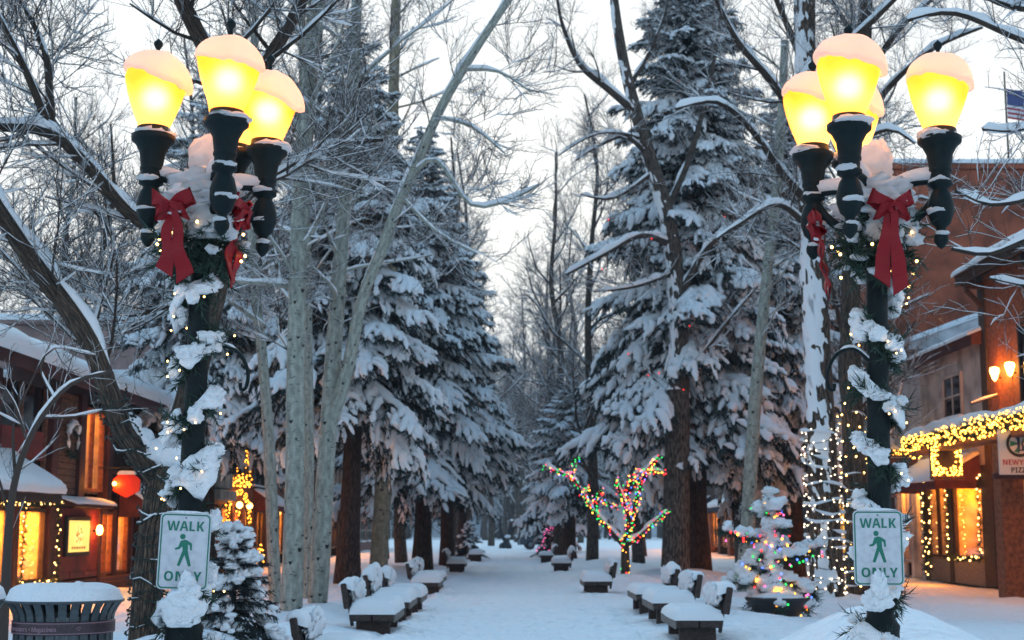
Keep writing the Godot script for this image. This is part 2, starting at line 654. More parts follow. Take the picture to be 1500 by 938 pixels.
func bough(nd: MB, sn: MB, pairs: int, dr: float, snowy: bool) -> void:
	var ax := PackedVector3Array()
	var yaw := R(-0.15, 0.15)
	for i in 9:
		var x := i / 8.0
		ax.push_back(Vector3(x, -0.04 * x - dr * x * x + 0.02 * sin(x * 9.0 + dr * 30.0), yaw * x * x + 0.02 * sin(x * 7.0)))
	var rr := PackedFloat32Array()
	for i in 9: rr.push_back(0.013 * (1.1 - i / 8.0))
	nd.tube(ax, rr, 4, false)
	spikes(nd, ax, 0.085, 0.010, 9)
	var twigs := [[ax, 1.0]]
	for s in [-1.0, 1.0]:
		for i in pairs:
			if R(0, 1) < 0.07: continue
			var f := 0.14 + 0.83 * (i + R(-0.35, 0.35)) / pairs
			var fi := clampf(f * 8.0, 0.0, 7.99)
			var b := ax[int(fi)].lerp(ax[int(fi) + 1], fi - int(fi))
			var l := (0.36 * pow(1.0 - f, 0.75) + 0.10) * R(0.6, 1.2)
			if f < 0.3: l *= 0.8
			var ang := R(0.7, 1.15)
			var p := PackedVector3Array()
			var sag := R(0.25, 0.6) + dr * 1.1
			for j in 5:
				var u := j / 4.0
				p.push_back(b + Vector3(cos(ang) * u * l, 0.02 * sin(u * 5.0 + i) - sag * l * u * u, s * sin(ang) * u * l * (1.0 - 0.15 * u)))
			spikes(nd, p, 0.075, 0.009, 8)
			twigs.append([p, R(0.6, 1.0) if R(0, 1) < 0.85 else 0.0])
			# side shoots that droop
			for q in 3:
				var c := p[1 + q]
				var e := c + Vector3(R(0.04, 0.10), -R(0.03, 0.13), s * R(-0.07, 0.08))
				var sp := PackedVector3Array([c, c.lerp(e, 0.5) + Vector3(0, 0.008, 0), e])
				spikes(nd, sp, 0.055, 0.009, 5)
				twigs.append([sp, R(0.5, 0.85) if R(0, 1) < 0.72 else 0.0])
	if not snowy: return
	for ti in twigs.size():
		var p: PackedVector3Array = twigs[ti][0]
		var burden: float = twigs[ti][1]
		if burden <= 0.0: continue
		var q := PackedVector3Array(); var w := PackedFloat32Array(); var h := PackedFloat32Array()
		var np := p.size()
		var from := 0.15 if ti == 0 else R(0.0, 0.2)
		var to := 1.0 if ti == 0 else R(0.8, 1.02)
		var kk := 15 if ti == 0 else (8 if np > 3 else 5)
		for i in kk:
			var u := lerpf(from, to, i / float(kk - 1))
			var fi := clampf(u * (np - 1), 0.0, np - 1.001)
			var c := p[int(fi)].lerp(p[int(fi) + 1], fi - int(fi))
			var e := sin(PI * clampf(lerpf(0.06, 0.96, i / float(kk - 1)), 0, 1))
			e = pow(e, 0.6) * R(0.5, 1.25) * burden
			var thick := 0.049
			w.push_back(maxf(0.002, thick * e)); h.push_back(maxf(0.002, thick * 0.8 * e))
			q.push_back(c + Vector3(R(-0.006, 0.006), 0.008 + thick * 0.3 * e, R(-0.006, 0.006)))
		sn.roll(q, w, h, 6)

func spruce(called: String, label: String, at: Vector3, hgt: float, rad: float, bare: float, r_trunk: float, sd: int, group := "", fill := 1.0) -> Node3D:
	rng.seed = sd
	var o := thing(called, label, "tree", at, 0.0, group)
	var tb := MB.new()
	var tp := PackedVector3Array(); var tr := PackedFloat32Array()
	for i in 12:
		var f := i / 11.0
		tp.push_back(Vector3(0.12 * sin(f * 3.0 + sd), hgt * f - 0.15 * (1.0 - f), 0.1 * cos(f * 2.3 + sd)) - Vector3(0.12 * sin(sd), 0, 0.1 * cos(sd)))
		tr.push_back(lerpf(r_trunk * (1.25 if i == 0 else 1.0), 0.03, pow(f, 0.9)))
	tb.tube(tp, tr, 12, true, 0.4)
	part("trunk", tb, M.bark_spruce, o)
	var sets := [[], [], [], [], [], [], [], []]
	var tufts := [[], [], []]
	var y := bare
	var k := 0
	while y < hgt - 0.15:
		var f := (y - bare) / (hgt - bare)
		var L := rad * pow(1.0 - f, 0.8) + 0.22
		if f < 0.08: L *= 0.75 + 3.0 * f
		var cnt := int(round((6 if L > 1.2 else 5) * fill))
		var a0 := R(0, TAU)
		for c in cnt:
			var a := a0 + TAU * c / cnt + R(-0.28, 0.28)
			var l := L * (R(0.72, 1.12) if R(0, 1) < 0.7 else R(0.45, 0.75))
			var pitch := lerpf(-0.30, 0.55, pow(f, 1.3)) + R(-0.22, 0.22)
			var bs := Basis(Vector3.UP, a) * Basis(Vector3(0, 0, 1), pitch) * Basis(Vector3(1, 0, 0), R(-0.4, 0.4))
			sets[rng.randi() % 8].append(Transform3D(bs.scaled_local(Vector3(l, l * 0.95, l * R(0.85, 1.15))), Vector3(0, y + R(-0.15, 0.15), 0)))
			k += 1
		for c in 4:
			var a := R(0, TAU)
			var l := L * R(0.4, 0.75)
			var bs := Basis(Vector3.UP, a) * Basis(Vector3(0, 0, 1), R(-0.7, 0.1))
			tufts[k % 3].append(Transform3D(bs.scaled(Vector3.ONE * l), Vector3(0, y + R(-0.2, 0.1), 0)))
			k += 1
		y += lerpf(0.36, 0.17, f) * R(0.8, 1.2)
	for i in 8:
		if sets[i].size(): many("crown", bough_meshes[i], sets[i], o)
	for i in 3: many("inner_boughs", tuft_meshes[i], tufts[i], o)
	return o

# snow blown against one side of a trunk
func plaster(p: PackedVector3Array, r: PackedFloat32Array, toward: Vector3, amount := 0.5) -> MB:
	var b := MB.new()
	var np := p.size()
	var sides := 40
	for i in np:
		for j in sides + 1:
			var a := TAU * j / sides
			var o := Vector3(cos(a), 0, sin(a))
			var facing := o.dot(toward)
			var q := p[i] + o * r[i]
			var nz := 0.7 * ns.get_noise_3dv(q * Vector3(60, 25, 60)) + 0.9 * ns.get_noise_3dv(q * Vector3(190, 120, 190) + Vector3(9, 9, 9)) + 0.8 * ns.get_noise_3dv(q * 420.0)
			var lift := clampf(facing * 0.9 - 0.75 + amount + nz * 0.95, -0.5, 0.4)
			b.v.push_back(p[i] + o * (r[i] * 1.0 + lift * 0.05)); b.n.push_back(o); b.uv.push_back(Vector2.ZERO)
	var w := sides + 1
	for i in np - 1:
		for j in sides:
			var a := i * w + j
			b.ix.append_array([a, a + 1, a + w + 1, a, a + w + 1, a + w])
	b.smooth(0, 0)
	return b

# ---------------------------------------------------------------- materials of the place
func materials() -> void:
	var grey := [Color(0.62, 0.62, 0.62), Color(0.85, 0.85, 0.85), Color(1, 1, 1)]
	var t_coarse := noise_tex(0.006, 5, grey, 2)
	var t_fine := noise_tex(0.03, 5, grey, 4)
	bump_fine = noise_tex(0.05, 4, [], 6)
	bump_mid = noise_tex(0.012, 4, [], 8)
	var sn := mk("snow", lin(0.86, 0.88, 0.90), 0.9, 0.0, null, 2.2, bump_fine, 1.2)
	sn.rim_enabled = false
	var gs := mk("ground_snow", lin(0.86, 0.88, 0.90), 0.9, 0.0, null, 0.45, bump_mid, 9.0)
	gs.metallic_specular = 0.3
	sn.metallic_specular = 0.3
	# snow thin enough for a lamp to shine through
	var ls := mk("lamp_snow", lin(0.86, 0.87, 0.89), 0.9, 0.0, null, 6.0, bump_fine, 0.6)
	ls.backlight_enabled = true
	ls.backlight = Color(0.80, 0.80, 0.80)
	mk("twig", lin(0.060, 0.044, 0.036), 0.95)
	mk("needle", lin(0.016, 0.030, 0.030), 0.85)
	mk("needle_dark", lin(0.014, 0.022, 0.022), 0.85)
	mk("garland", lin(0.018, 0.045, 0.030), 0.75)
	var t_wood := noise_tex(0.02, 4, [Color(0.55, 0.5, 0.46), Color(0.85, 0.82, 0.8), Color(1, 1, 1)], 9)
	for a in [["bark", 0.200, 0.140, 0.102], ["bark_spruce", 0.100, 0.052, 0.040], ["bark_grey", 0.20, 0.165, 0.14]]:
		var m := mk(a[0], lin(a[1], a[2], a[3]), 0.95)
		m.albedo_texture = bark_image(a[0].length() * 7)
		m.heightmap_enabled = true
		m.heightmap_texture = m.albedo_texture
		m.heightmap_scale = 3.0
		m.uv1_scale = Vector3(3, 1, 1)
	var asp := mk("bark_aspen", lin(0.44, 0.455, 0.415), 0.85)
	asp.albedo_texture = aspen_image(3)
	var asp2 := mk("bark_aspen_tan", lin(0.30, 0.26, 0.19), 0.85)
	asp2.albedo_texture = aspen_image(8)
	mk("post_green", lin(0.007, 0.017, 0.019), 0.5, 0.0, t_fine, 1.0)
	M.post_green.metallic_specular = 0.28
	mk("iron", lin(0.012, 0.013, 0.015), 0.5)
	mk("ribbon", lin(0.25, 0.004, 0.010), 0.45)
	M.ribbon.metallic_specular = 0.35
	mk("sign_white", lin(0.62, 0.64, 0.66), 0.45, 0.0, noise_tex(0.02, 5, [Color(0.88, 0.87, 0.88), Color(0.97, 0.96, 0.97), Color(1, 1, 1)], 14), 1.5)
	mk("sign_green", lin(0.0, 0.165, 0.105), 0.45)
	mk("galvanised", lin(0.22, 0.26, 0.28), 0.45, 0.6)
	mk("bin_paint", lin(0.075, 0.092, 0.102), 0.5, 0.0, t_fine, 2.0)
	mk("bin_band", lin(0.065, 0.035, 0.045), 0.5, 0.0, t_fine, 2.0)
	mk("bin_text", lin(0.24, 0.14, 0.17), 0.6)
	mk("bench_wood", lin(0.060, 0.040, 0.034), 0.8, 0.0, t_wood, 1.5)
	mk("bench_edge", lin(0.24, 0.23, 0.22), 0.8, 0.0, t_wood, 1.5)
	# shops
	mk("red_paint", lin(0.20, 0.022, 0.020), 0.55, 0.0, t_coarse, 0.5)
	mk("dark_red", lin(0.085, 0.020, 0.018), 0.6, 0.0, t_coarse, 0.5)
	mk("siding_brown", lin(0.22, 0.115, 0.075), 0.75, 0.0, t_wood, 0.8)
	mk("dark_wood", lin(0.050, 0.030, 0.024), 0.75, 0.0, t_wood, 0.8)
	mk("timber", lin(0.30, 0.105, 0.045), 0.7, 0.0, t_wood, 0.7)
	mk("brick_small", lin(0.24, 0.085, 0.06), 0.9, 0.0, t_fine, 0.9, bump_fine, 1.5)
	mk("brick_red", lin(0.42, 0.115, 0.058), 0.9, 0.0, t_coarse, 0.25, bump_fine, 1.0)
	mk("mauve", lin(0.42, 0.29, 0.265), 0.9, 0.0, t_coarse, 0.2)
	mk("cream", lin(0.50, 0.47, 0.40), 0.7, 0.0, t_coarse, 0.4)
	mk("beige", lin(0.60, 0.51, 0.46), 0.9, 0.0, t_coarse, 0.3)
	mk("clapboard", lin(0.74, 0.73, 0.74), 0.7, 0.0, t_coarse, 0.3)
	mk("stone_wall", lin(0.26, 0.22, 0.20), 0.9, 0.0, t_fine, 0.7)
	mk("awning_red", lin(0.15, 0.030, 0.030), 0.8, 0.0, t_coarse, 0.6)
	mk("awning_blue", lin(0.012, 0.06, 0.13), 0.8, 0.0, t_coarse, 0.6)
	mk("blue_paint", lin(0.010, 0.085, 0.17), 0.6)
	mk("room", lin(0.62, 0.46, 0.27), 0.9, 0.0, t_coarse, 0.6)
	mk("goods_dark", lin(0.06, 0.05, 0.05), 0.8)
	mk("goods_pale", lin(0.45, 0.40, 0.34), 0.8)
	mk("goods_red", lin(0.35, 0.03, 0.03), 0.8)
	mk("black_paint", lin(0.01, 0.01, 0.01), 0.6)
	mk("hill", lin(0.52, 0.55, 0.60), 1.0, 0.0, t_coarse, 0.01)
	mk("bronze", lin(0.020, 0.026, 0.030), 0.4)
	mk("car_paint", lin(0.05, 0.08, 0.11), 0.3)
	mk("car_glass", lin(0.02, 0.025, 0.03), 0.1)
	mk("pot", lin(0.018, 0.018, 0.020), 0.6)
	var gl := mk("glass", lin(0.9, 0.9, 0.9, 0.06), 0.05)
	gl.transparency = BaseMaterial3D.TRANSPARENCY_ALPHA
	var dg := mk("dark_glass", lin(0.012, 0.013, 0.016), 0.08)
	dg.metallic_specular = 0.6
	# lamps
	var g := mk("globe", lin(1.0, 0.52, 0.09, 0.0), 0.95)
	g.refraction_enabled = true
	g.refraction_scale = 0.05
	g.transparency = BaseMaterial3D.TRANSPARENCY_ALPHA
	g.emission_enabled = true
	g.emission = lin(1.0, 0.36, 0.01)
	g.emission_energy_multiplier = 0.7
	glow("bulb_warm", lin(1.0, 0.55, 0.16), 10.0)
	glow("bulb_gold", lin(1.0, 0.44, 0.05), 11.0)
	glow("bulb_white", lin(1.0, 0.82, 0.60), 4.5)
	glow("bulb_orange", lin(1.0, 0.34, 0.03), 9.0)
	glow("bulb_red", lin(1.0, 0.03, 0.03), 3.2)
	glow("bulb_green", lin(0.02, 1.0, 0.16), 1.6)
	glow("bulb_blue", lin(0.08, 0.18, 1.0), 3.5)
	glow("bulb_pink", lin(1.0, 0.14, 0.45), 2.2)
	glow("bulb_yellow", lin(1.0, 0.50, 0.06), 2.6)
	glow("lantern_light", lin(1.0, 0.55, 0.12), 12.0)
	glow("window_light", lin(1.0, 0.48, 0.07), 1.1)
	# a cord with dark, unlit bulbs
	mk("cord", lin(0.012, 0.022, 0.016), 0.6)

func bark_image(sd: int) -> ImageTexture:
	var w := 128; var h := 512
	var im := Image.create_empty(w, h, false, Image.FORMAT_RGB8)
	var f := FastNoiseLite.new()
	f.seed = sd; f.frequency = 1.0; f.fractal_octaves = 4
	for y in h:
		for x in w:
			var a := TAU * x / w
			var b := absf(2.0 * y / h - 1.0)
			var k := f.get_noise_3d(cos(a) * 2.8, sin(a) * 2.8, b * 6.5)
			var k2 := f.get_noise_3d(cos(a) * 7.0 + 9.0, sin(a) * 7.0, b * 30.0)
			var c := clampf(0.62 + 0.75 * k + 0.45 * k2, 0.18, 1.0)
			im.set_pixel(x, y, Color(c, c * 0.99, c * 0.97))
	return ImageTexture.create_from_image(im)

func aspen_image(sd: int) -> ImageTexture:
	var w := 256; var h := 1024
	var im := Image.create_empty(w, h, false, Image.FORMAT_RGB8)
	var f := FastNoiseLite.new()
	f.seed = sd; f.frequency = 1.0; f.fractal_octaves = 3
	var r := RandomNumberGenerator.new()
	r.seed = sd
	for y in h:
		var b := absf(2.0 * y / h - 1.0)
		for x in w:
			var a := TAU * x / w
			var k := f.get_noise_3d(cos(a) * 1.6, sin(a) * 1.6, b * 9.0)
			var band := f.get_noise_3d(cos(a) * 1.1, sin(a) * 1.1, b * 75.0)
			var c := clampf(0.84 + 0.22 * k, 0.5, 1.0)
			if band > 0.34: c *= 0.9
			im.set_pixel(x, y, Color(c, c, c * 0.97))
	for q in 130:   # short scars
		var cx := r.randi_range(0, w - 1); var cy := r.randi_range(0, h - 1)
		var lw := r.randi_range(3, 11); var lh := 1
		for y in range(-lh, lh + 1):
			for x in range(-lw, lw + 1):
				if absf(float(x) / lw) + absf(float(y) / (lh + 0.6)) < 1.0:
					im.set_pixel(posmod(cx + x, w), posmod(cy + y, h), Color(0.14, 0.13, 0.12))
	for q in 26:   # eye-shaped branch scars
		var cx := r.randi_range(0, w - 1); var cy := r.randi_range(0, h - 1)
		var lw := r.randi_range(5, 11); var lh := r.randi_range(4, 8)
		for y in range(-lh, lh + 1):
			for x in range(-lw, lw + 1):
				var bow := cy + y - int(7.0 * (1.0 - pow(float(x) / lw, 2.0)))
				if pow(float(x) / lw, 2.0) + pow(float(y) / lh, 2.0) < 1.0:
					im.set_pixel(posmod(cx + x, w), posmod(bow, h), Color(0.06, 0.055, 0.05))
	return ImageTexture.create_from_image(im)

# ---------------------------------------------------------------- the ground
var mounds := [
	[-3.5, -15.5, 1.1, 3.4, 0.42], [3.75, -14.6, 1.25, 2.6, 0.78], [-2.07, -9.0, 0.8, 0.8, 0.45], [2.30, -9.15, 0.8, 0.8, 0.5],
	[-5.4, -19.5, 0.9, 0.9, 0.22], [-3.9, -25.8, 1.4, 1.6, 0.18], [-4.1, -35.5, 1.3, 1.6, 0.22], [4.9, -43, 1.9, 2.4, 0.45], [6.2, -29, 1.5, 1.8, 0.30],
	[-3.3, -30, 0.9, 5.0, 0.16], [3.6, -27, 1.0, 5.0, 0.20], [-3.8, -54, 1.3, 9.0, 0.28], [3.9, -60, 1.4, 10.0, 0.30], [-3.1, -20.5, 0.8, 2.0, 0.20],
	[-1.8, -16.4, 0.75, 1.2, 0.30], [3.0, -38.5, 1.3, 1.5, 0.36], [-6.0, -30, 1.5, 6.0, 0.12], [8.0, -22, 2.6, 3.0, 0.10],
]
func ground_y(x: float, z: float) -> float:
	var y := 0.045 * ns.get_noise_2d(x * 22.0, z * 22.0) + 0.03 * ns.get_noise_2d(x * 80.0, z * 80.0) + 0.10 * ns.get_noise_2d(x * 5.0, z * 5.0)
	if absf(x) < 2.0:   # trodden track with a low ploughed ridge at each edge
		y = y * 0.7 - 0.02 + 0.05 * ns.get_noise_2d(x * 130.0, z * 90.0) + 0.03 * ns.get_noise_2d(x * 260.0 + 50.0, z * 200.0)
	y += 0.05 * exp(-pow((absf(x) - 1.72) / 0.16, 2.0)) * (0.7 + ns.get_noise_2d(x * 40.0, z * 60.0))
	if z > -75.0:
		for m in mounds:
			var dx: float = (x - m[0]) / m[2]
			var dz: float = (z - m[1]) / m[3]
			var q := dx * dx + dz * dz
			if q < 5.0: y += m[4] * exp(-q * 1.2)
	return y

func ground() -> void:
	var xs := PackedFloat32Array(); var zs := PackedFloat32Array()
	var x := 0.0
	while x < 150.0:
		xs.push_back(x)
		x += 0.1 if x < 2.4 else 0.15 if x < 6.0 else (0.3 if x < 14.0 else x * 0.16)
	xs.push_back(180.0)
	var full := PackedFloat32Array()
	for i in range(xs.size() - 1, 0, -1): full.push_back(-xs[i])
	full.append_array(xs)
	var z := -40.0
	while z < 6.0:
		zs.push_back(z); z += 2.5
	z = 6.0
	while z < 420.0:
		zs.push_back(z)
		z += 0.12 if z < 40.0 else (0.3 if z < 60.0 else z * 0.02)
	zs.push_back(520.0)
	var b := MB.new()
	for i in zs.size():
		for j in full.size():
			b.v.push_back(Vector3(full[j], ground_y(full[j], -zs[i]), -zs[i]))
			b.n.push_back(Vector3.UP)
			b.uv.push_back(Vector2.ZERO)
	var w := full.size()
	for i in zs.size() - 1:
		for j in w - 1:
			var a := i * w + j
			# +x then -z: counter-clockwise from above, so reversed
			b.ix.append_array([a, a + w + 1, a + 1, a, a + w, a + w + 1])
	b.smooth(0, 0)
	struct("snowy_ground", b, M.ground_snow)

# ---------------------------------------------------------------- building helpers
func bb(called: String, parent: Node, m: Material, x0: float, x1: float, y0: float, y1: float, z0: float, z1: float, bv := 0.012) -> MeshInstance3D:
	var p: Vector3 = parent.global_position if parent != self else Vector3.ZERO
	return bx(called, parent, m, Vector3(x0 + x1, y0 + y1, z0 + z1) * 0.5 - p, Vector3(absf(x1 - x0), absf(y1 - y0), absf(z1 - z0)), bv)

const ROOMS := 14.0
func area(parent: Node, at_: Vector3, size: Vector2, c: Color, e: float, down := true, turn := 0.0) -> void:
	var l := AreaLight3D.new()
	l.name = "room_light"
	l.area_size = size
	l.light_color = c
	l.light_energy = e
	l.area_range = 30.0
	l.light_energy = e * ROOMS
	l.shadow_enabled = true
	l.rotation = Vector3(-PI / 2, 0, 0) if down else Vector3(0, turn, 0)
	parent.add_child(l, true)
	l.global_position = at_

# a lit shop window in a wall across x: the wall face is at xf, the room goes back in direction s (-1 left side, +1 right side)
func shop_window(o: Node3D, xf: float, s: float, y0: float, y1: float, z0: float, z1: float, frame: Material, light: float, bars := 0, goods := 3, deep := 1.2, c := Color(1.0, 0.60, 0.20)) -> void:
	# z0 is the nearer (larger) z
	var win := bb("window", o, M.room, xf + s * (deep + 0.0), xf + s * (deep + 0.05), y0, y1, z1, z0, 0.0)
	var at0 := o.global_position
	for a in [["room_floor", y0 - 0.05, y0], ["room_ceiling", y1, y1 + 0.05]]:
		bb(a[0], o, M.room, xf + s * 0.14, xf + s * (deep + 0.05), a[1], a[2], z1, z0, 0.0)
	for zz in [z0, z1]:
		var q: float = 0.05 if zz == z0 else -0.05
		bb("room_side", o, M.room, xf + s * 0.14, xf + s * (deep + 0.05), y0 - 0.05, y1 + 0.05, minf(zz, zz + q), maxf(zz, zz + q), 0.0)
	bb("pane", win, M.glass, xf + s * 0.07, xf + s * 0.08, y0, y1, z1, z0, 0.0)
	var fw := 0.07
	var mb := MB.new()
	var zc := (z0 + z1) * 0.5
	for yy in [y0 + fw * 0.5, y1 - fw * 0.5]:
		mb.box(Vector3(xf + s * 0.05, yy, zc) - at0, Vector3(0.12, fw, z0 - z1), 0.01)
	for i in bars + 2:
		var zz := lerpf(z0 - fw * 0.5, z1 + fw * 0.5, float(i) / (bars + 1))
		mb.box(Vector3(xf + s * 0.052, (y0 + y1) * 0.5, zz) - at0, Vector3(0.12, y1 - y0 - 2 * fw, fw if i == 0 or i == bars + 1 else fw * 0.7), 0.01)
	part("window_frame", mb, frame, o)
	if light > 0.0:
		area(o, Vector3(xf + s * deep * 0.55, y1 - 0.03, zc), Vector2(deep * 0.7, (z0 - z1) * 0.8), c, light)
	# a few wares in the window: tall narrow, low and round shapes
	for g in goods:
		var zg := lerpf(z0 - 0.25, z1 + 0.25, (g + R(0.2, 0.8)) / goods)
		var hh := R(0.25, 0.75) * (y1 - y0)
		var gb := MB.new()
		var mt: Material = [M.goods_dark, M.goods_pale, M.goods_red, M.goods_dark][rng.randi() % 4]
		if g % 2 == 0:   # a figure on a stand: foot, stem, body, head
			gb.lathe([Vector2(0.10, 0), Vector2(0.10, 0.02), Vector2(0.015, 0.04), Vector2(0.015, hh * 0.4), Vector2(0.11, hh * 0.5), Vector2(0.16, hh * 0.72), Vector2(0.12, hh * 0.86), Vector2(0.05, hh * 0.9), Vector2(0.07, hh * 0.95), Vector2(0.0, hh)], 10, Vector3(xf + s * R(0.35, 0.8), y0, zg) - at0)
			part("dress_form", gb, mt, o)
		else:
			gb.box(Vector3(xf + s * R(0.4, 0.8), y0 + hh * 0.5, zg) - at0, Vector3(0.04, hh, R(0.3, 0.55)), 0.01, Basis(Vector3.UP, R(-0.4, 0.4)))
			gb.box(Vector3(xf + s * 0.5, y0 + 0.06, zg) - at0, Vector3(0.3, 0.12, 0.4), 0.02)
			part("framed_picture", gb, mt, o)

# a dark or curtained window set in a wall across x
func plain_window(o: Node3D, xf: float, s: float, y0: float, y1: float, z0: float, z1: float, frame: Material, pane: Material, sill := true, bars := 1, cross := true) -> void:
	var at0 := o.global_position
	var w := bb("window", o, pane, xf - s * 0.02, xf - s * 0.005, y0, y1, z1, z0, 0.0)
	var mb := MB.new()
	var zc := (z0 + z1) * 0.5; var yc := (y0 + y1) * 0.5
	for yy in [y0, y1]: mb.box(Vector3(xf - s * 0.035, yy, zc) - at0, Vector3(0.09, 0.09, z0 - z1 + 0.09), 0.01)
	for zz in [z0, z1]: mb.box(Vector3(xf - s * 0.034, yc, zz) - at0, Vector3(0.088, y1 - y0 - 0.09, 0.09), 0.01)
	for i in bars:
		mb.box(Vector3(xf - s * 0.03, yc, lerpf(z0, z1, (i + 1.0) / (bars + 1))) - at0, Vector3(0.05, y1 - y0 - 0.09, 0.05), 0.005)
	if cross: mb.box(Vector3(xf - s * 0.032, yc, zc) - at0, Vector3(0.055, 0.06, z0 - z1 - 0.09), 0.005)
	part("frame", mb, frame, w).position += at0 - w.global_position
	if sill:
		bb("sill", w, frame, xf, xf - s * 0.16, y0 - 0.11, y0 - 0.047, z1 - 0.08, z0 + 0.08)
		var sb := MB.new()
		sb.pillow(Vector3(xf - s * 0.01, y0 - 0.047, z1 - 0.06) - at0, Vector3(-s * 0.15, 0, 0), Vector3(0, 0, z0 - z1 + 0.12), Vector3.UP, 0.08, ns, 2, 8, 0.06)
		part("sill_snow", sb, M.snow, w)

# a sloping sheet (awning, porch roof) from the wall at (xw, yw) down to (xe, ye), with thickness, and snow on it
func slope_roof(o: Node3D, called: String, m: Material, xw: float, yw: float, xe: float, ye: float, z0: float, z1: float, snow: float, valance := 0.0, thick := 0.06) -> void:
	var at0 := o.global_position
	var d := Vector3(xe - xw, ye - yw, 0)
	var L := d.length()
	var ux := d / L
	var up := Vector3(-ux.y, ux.x, 0) if ux.x > 0 else Vector3(ux.y, -ux.x, 0)
	var bs := Basis(ux, up, ux.cross(up))
	var mb := MB.new()
	mb.box(Vector3((xw + xe) * 0.5, (yw + ye) * 0.5, (z0 + z1) * 0.5) - at0, Vector3(L, thick, z0 - z1), 0.015, bs)
	if valance > 0.0:
		mb.box(Vector3(xe - signf(d.x) * 0.02, ye - valance * 0.5 - 0.02, (z0 + z1) * 0.5) - at0, Vector3(0.03, valance, z0 - z1 - 0.01), 0.008)
		# the two cheeks
		for zz in [z0 - 0.02, z1 + 0.02]:
			var A := Vector3(xw, yw - 0.03, zz) - at0; var B := Vector3(xe, ye - 0.03, zz) - at0; var C := Vector3(xe, ye - valance, zz) - at0; var D := Vector3(xw, ye - valance, zz) - at0
			mb.quad(A, B, C, D)
			mb.quad(D + Vector3(0, 0, 0.012), C + Vector3(0, 0, 0.012), B + Vector3(0, 0, 0.012), A + Vector3(0, 0, 0.012))
	var rf := part(called, mb, m, o)
	if snow > 0.0:
		var sb := MB.new()
		sb.pillow(Vector3(xw, yw, z1) + up * thick * 0.5 - at0, d * 1.015, Vector3(0, 0, z0 - z1), up, snow, ns, maxi(3, int(L * 3)), maxi(6, int((z0 - z1) * 2.5)), minf(0.22, snow * 1.1), 0.3, 0.04)
		part("roof_snow", sb, M.snow, rf)

# a garland lying along a path: dark needles and snow
func garland(o: Node3D, p: PackedVector3Array, rad: float, snow := 0.0, called := "garland") -> void:
	var tf := []
	var q := p
	for i in q.size() - 1:
		var T := (q[i + 1] - q[i])
		var L := T.length()
		var m := maxi(1, int(L / (rad * 0.34)))
		for j in m:
			var c := q[i] + T * (j + R(0, 1)) / m
			for e in 2:
				var d := Vector3(R(-1, 1), R(-1, 1), R(-1, 1)).normalized()
				tf.append(along(c, (d + T.normalized() * 0.3).normalized(), rad * R(0.9, 1.5)))
	many(called, tuft_small, tf, o)
	if snow > 0.0:
		var w := PackedFloat32Array(); var h := PackedFloat32Array(); var s := PackedVector3Array()
		for i in q.size():
			var k := clampf(0.75 + 1.3 * ns.get_noise_3dv(q[i] * 60.0), 0.05, 1.3)
			s.push_back(q[i] + Vector3.UP * rad * 0.65); w.push_back(rad * 0.9 * k); h.push_back(snow * k + 0.003)
		var sb := MB.new()
		sb.roll(s, w, h, 7)
		part("garland_snow", sb, M.snow, o)

var tuft_small: ArrayMesh
func make_tuft() -> void:
	var nd := MB.new()
	for i in 26:
		var x := R(0, 0.9)
		var a := R(0, TAU)
		var d := Vector3(R(0.4, 0.9), cos(a) * 0.7, sin(a) * 0.7).normalized()
		var p := Vector3(x, 0, 0)
		var wv := d.cross(Vector3(R(-1, 1), R(-1, 1), R(-1, 1))).normalized() * 0.035
		nd.tri(p - wv, p + wv, p + d * R(0.35, 0.6))
	tuft_small = nd.mesh(M.garland)

# bulbs of a string: one mesh, many places; counted with their cord as one thing's parts
var bulb_mesh := {}
func bulbs(o: Node3D, pts: Array, r: float, mat_name: String) -> void:
	var key := "%s_%.3f" % [mat_name, r]
	if not bulb_mesh.has(key):
		var b := MB.new()
		b.lathe([Vector2(0, -1.0 * r), Vector2(0.7 * r, -0.72 * r), Vector2(r, 0), Vector2(0.72 * r, 0.7 * r), Vector2(0, 1.3 * r)], 7)
		bulb_mesh[key] = b.mesh(M[mat_name])
	var tf := []
	for p in pts: tf.append(Transform3D(Basis(Vector3(1, 0, 0), R(-0.6, 0.6)) * Basis(Vector3(0, 0, 1), R(-0.6, 0.6)), p))
	many("bulbs", bulb_mesh[key], tf, o)

func cord(o: Node3D, p: PackedVector3Array, r := 0.006) -> void:
	var rr := PackedFloat32Array()
	for i in p.size(): rr.push_back(r)
	var b := MB.new()
	b.tube(p, rr, 4, false)
	part("cord", b, M.cord, o)

# even points along a path with some scatter
func dots(p: PackedVector3Array, gap: float, jit: float) -> Array:
	var out := []
	var left := 0.0
	for i in p.size() - 1:
		var L := p[i].distance_to(p[i + 1])
		while left < L:
			out.append(p[i].lerp(p[i + 1], left / L) + Vector3(R(-1, 1), R(-1, 1), R(-1, 1)) * jit)
			left += gap * R(0.7, 1.3)
		left -= L
	return out

func line(a: Vector3, b: Vector3, k := 12, sag := 0.0) -> PackedVector3Array:
	var p := PackedVector3Array()
	for i in k + 1:
		var f := float(i) / k
		p.push_back(a.lerp(b, f) - Vector3(0, sag * 4.0 * f * (1.0 - f), 0))
	return p

func omni(parent: Node, at_: Vector3, c: Color, e: float, size := 0.05) -> void:
	var l := OmniLight3D.new()
	l.name = "lamp_light"
	l.light_color = c
	l.light_energy = e
	l.light_size = size
	l.omni_range = 30.0
	l.omni_attenuation = 2.0
	l.shadow_enabled = true
	parent.add_child(l, true)
	l.global_position = at_

